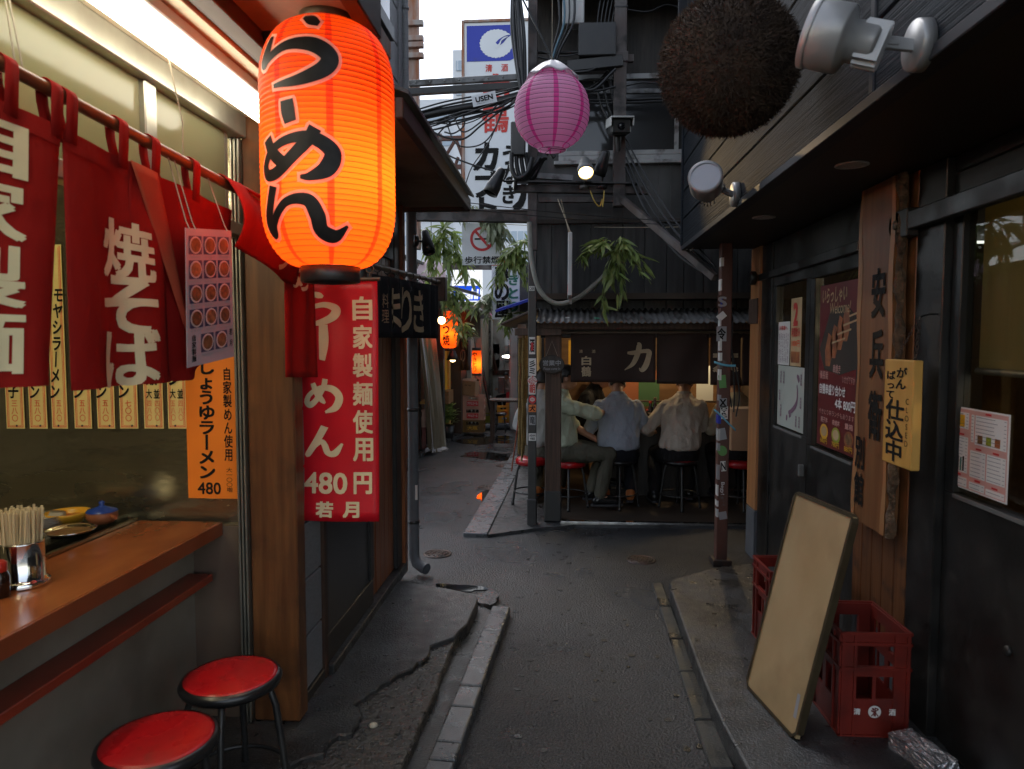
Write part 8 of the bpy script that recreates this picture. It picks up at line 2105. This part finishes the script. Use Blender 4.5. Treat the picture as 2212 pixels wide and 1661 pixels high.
# yakitori sign board
tl, br = G(1062, 560, 9.0), G(1122, 690, 9.0); ys2 = thing('shop_sign', 'pale shop sign with black and green lettering behind the bamboo', 'sign', ((tl.x + br.x) / 2, 9.0, br.z)); MB().bx(tl.x, br.x, 9.0, 9.05, br.z, tl.z).build('board', 'sign_white', ys2, world=True, bevel=.004)
for i, ch in enumerate('藤の屋'): c = G(1084, 592 + i * 38, 8.99); letters(ch, 'ink', ys2, (.17, .2), plane_place((c.x, 8.994, c.z), (1, 0, 0), (0, 0, 1)), bold=.04)
for i, ch in enumerate('やきとり'): c = G(1109, 575 + i * 29, 8.99); letters(ch, 'ink_green', ys2, (.11, .13), plane_place((c.x, 8.994, c.z), (1, 0, 0), (0, 0, 1)), bold=.04)
MB().bx(tl.x, br.x, 8.994, 8.997, tl.z - .08, tl.z - .01).build('red_band', 'label_red', ys2, world=True)
# air conditioners, ducts, pipes
def ac(label, u0, v0, u1, v1, y):
    a, c = G(u0, v0, y), G(u1, v1, y); t = thing('air_conditioner', label, 'air conditioner', ((a.x + c.x) / 2, y, c.z), group='air conditioner units'); W, H = c.x - a.x, a.z - c.z
    b = MB(); b.bx(a.x, c.x, y, y + .3, c.z, a.z); b.build('casing', 'ac_white', t, world=True, bevel=.01)
    rr_ = min(W, H) * .4; b = MB(); b.lathe([(rr_, 0), (rr_ * 1.04, .012), (rr_ * .95, .016), (.001, .01)], 28, M=Matrix.Translation(((a.x + c.x) / 2, y - .001, (a.z + c.z) / 2)) @ Euler((PI / 2, 0, 0)).to_matrix().to_4x4()); b.build('fan_grille', 'base_grey', t, world=True)
    for k in range(7): z = (a.z + c.z) / 2 - rr_ + (k + .5) * rr_ * 2 / 7; w2 = math.sqrt(max(0, rr_ ** 2 - (z - (a.z + c.z) / 2) ** 2)); b = MB(); b.bx((a.x + c.x) / 2 - w2, (a.x + c.x) / 2 + w2, y - .026, y - .018, z - .006, z + .006); b.build('guard_bar', 'ac_white', t, world=True)
ac('left air conditioner unit on brackets above the far crates', 1063, 742, 1080, 820 - 22, 15); ac('right air conditioner unit on brackets above the far crates', 1082, 745, 1112, 798, 15.1); ac('lower white unit at the end of the far alley', 1040, 690, 1062, 760, 14.6)
t = thing('shelf_bracket', 'brown steel brackets under the air conditioners', 'bracket', G(1080, 805, 15)); b = MB(); b.bar(G(1058, 806, 15), G(1118, 803, 15), .1, .1); b.build('rail', 'rust_red', t, world=True); b = MB(); b.bar(G(1060, 750, 15), G(1072, 805, 14.9), .06, .06); b.build('strut', 'rust_red', t, world=True)
for u, v0, v1, r, y, lab, mt in ((1036, 760, 905, .07, 13.8, 'thick dark grey pipe standing behind the cardboard box', 'base_grey'), (1048, 770, 900, .04, 14.0, 'pale thin pipe right of the thick grey pipe', 'ac_white'), (1058, 690, 860, .03, 14.2, 'narrow grey pipe climbing the end wall', 'grey_steel')):
    t = thing('wall_pipe', lab, 'pipe', (G(u, 800, y).x, y, 0)); b = MB(); b.tube([(0, 0, .05), (0, 0, G(u, v0, y).z)], r, 12); b.build('pipe', mt, t)
    MB().lathe([(r, 1.0), (r + .015, 1.01), (r + .015, 1.05), (r, 1.06)], 12).build('clamp', 'grey_steel', t)
abox('meter_box', 'pale electric meter box beside the red cylinder lantern', 1044, 712, 1062, 792, 14.3, .2, 'ac_white', 'meter box'); abox('meter_box', 'grey switch box low on the far right wall', 1076, 815, 1090, 850, 13.2, .15, 'base_grey', 'meter box')
t = thing('exhaust_duct', 'round yellowish exhaust duct beside the far bamboo', 'duct', G(1010, 715, 11)); b = MB(); b.lathe([(.2, 0), (.2, .35), (.24, .37), (.24, .42), (.1, .5)], 28, M=Matrix.Translation(G(1010, 728, 11))); b.build('hood', 'brass_edge', t, world=True)
t = thing('alley_curtain', 'dark red cloth hanging by the far duct', 'curtain', G(1002, 760, 10.9)); b = MB(); a, c = G(993, 735, 11.2), G(1016, 800, 11.2); b.grid(lambda u, v: Vector((a.x + (c.x - a.x) * u, 11.2 + .03 * math.sin(u * 14), a.z + (c.z - a.z) * v)), 12, 4); o = b.build('cloth', 'eave_brown', t, world=True, solid=.004)
letters('の', 'print_tan', t, (.08, .2), plane_place(((a.x + c.x) / 2 - .03, 11.15, (a.z + c.z) / 2), (1, 0, 0), (0, 0, 1)))
for u, v, y, lab in ((1000, 575, 10.5, 'dark beam crossing the far alley under the no smoking sign'), (1000, 682, 12.5, 'rusty beam crossing the far alley below the beer sign')):
    t = thing('steel_beam', lab, 'beam', G(u, v, y)); b = MB(); b.bar(G(900, v, y), G(1150, v, y), .08, .1); b.build('web', 'rust_steel', t, world=True, bevel=.005)
fl_ = G(1098, 770, 13.2); t = thing('strip_lamp', 'small bright lamp above the far seated person', 'lamp', fl_); b = MB(); b.ball((0, 0, 0), (.12, .04, .03), 12, 8); b.build('tube', 'far_lamp', t)
b = MB(); b.tube([(0, 0, .02), (0, 0, .5)], .006, 5); b.build('hanger', 'cable', t)
tb = thing('far_table', 'wooden table in front of the far seated person', 'table', G(1100, 870, 11)); p = G(1100, 862, 10.9); b = MB(); b.bx(p.x - .3, p.x + .2, 10.7, 11.1, p.z - .03, p.z); b.build('top', 'old_wood', tb, world=True, bevel=.004)
for sx_, sy_ in ((-.26, 10.75), (.16, 10.75), (-.26, 11.05), (.16, 11.05)): b = MB(); b.bx(p.x + sx_ - .02, p.x + sx_ + .02, sy_ - .02, sy_ + .02, .03, p.z - .03); b.build('leg', 'old_wood', tb, world=True)
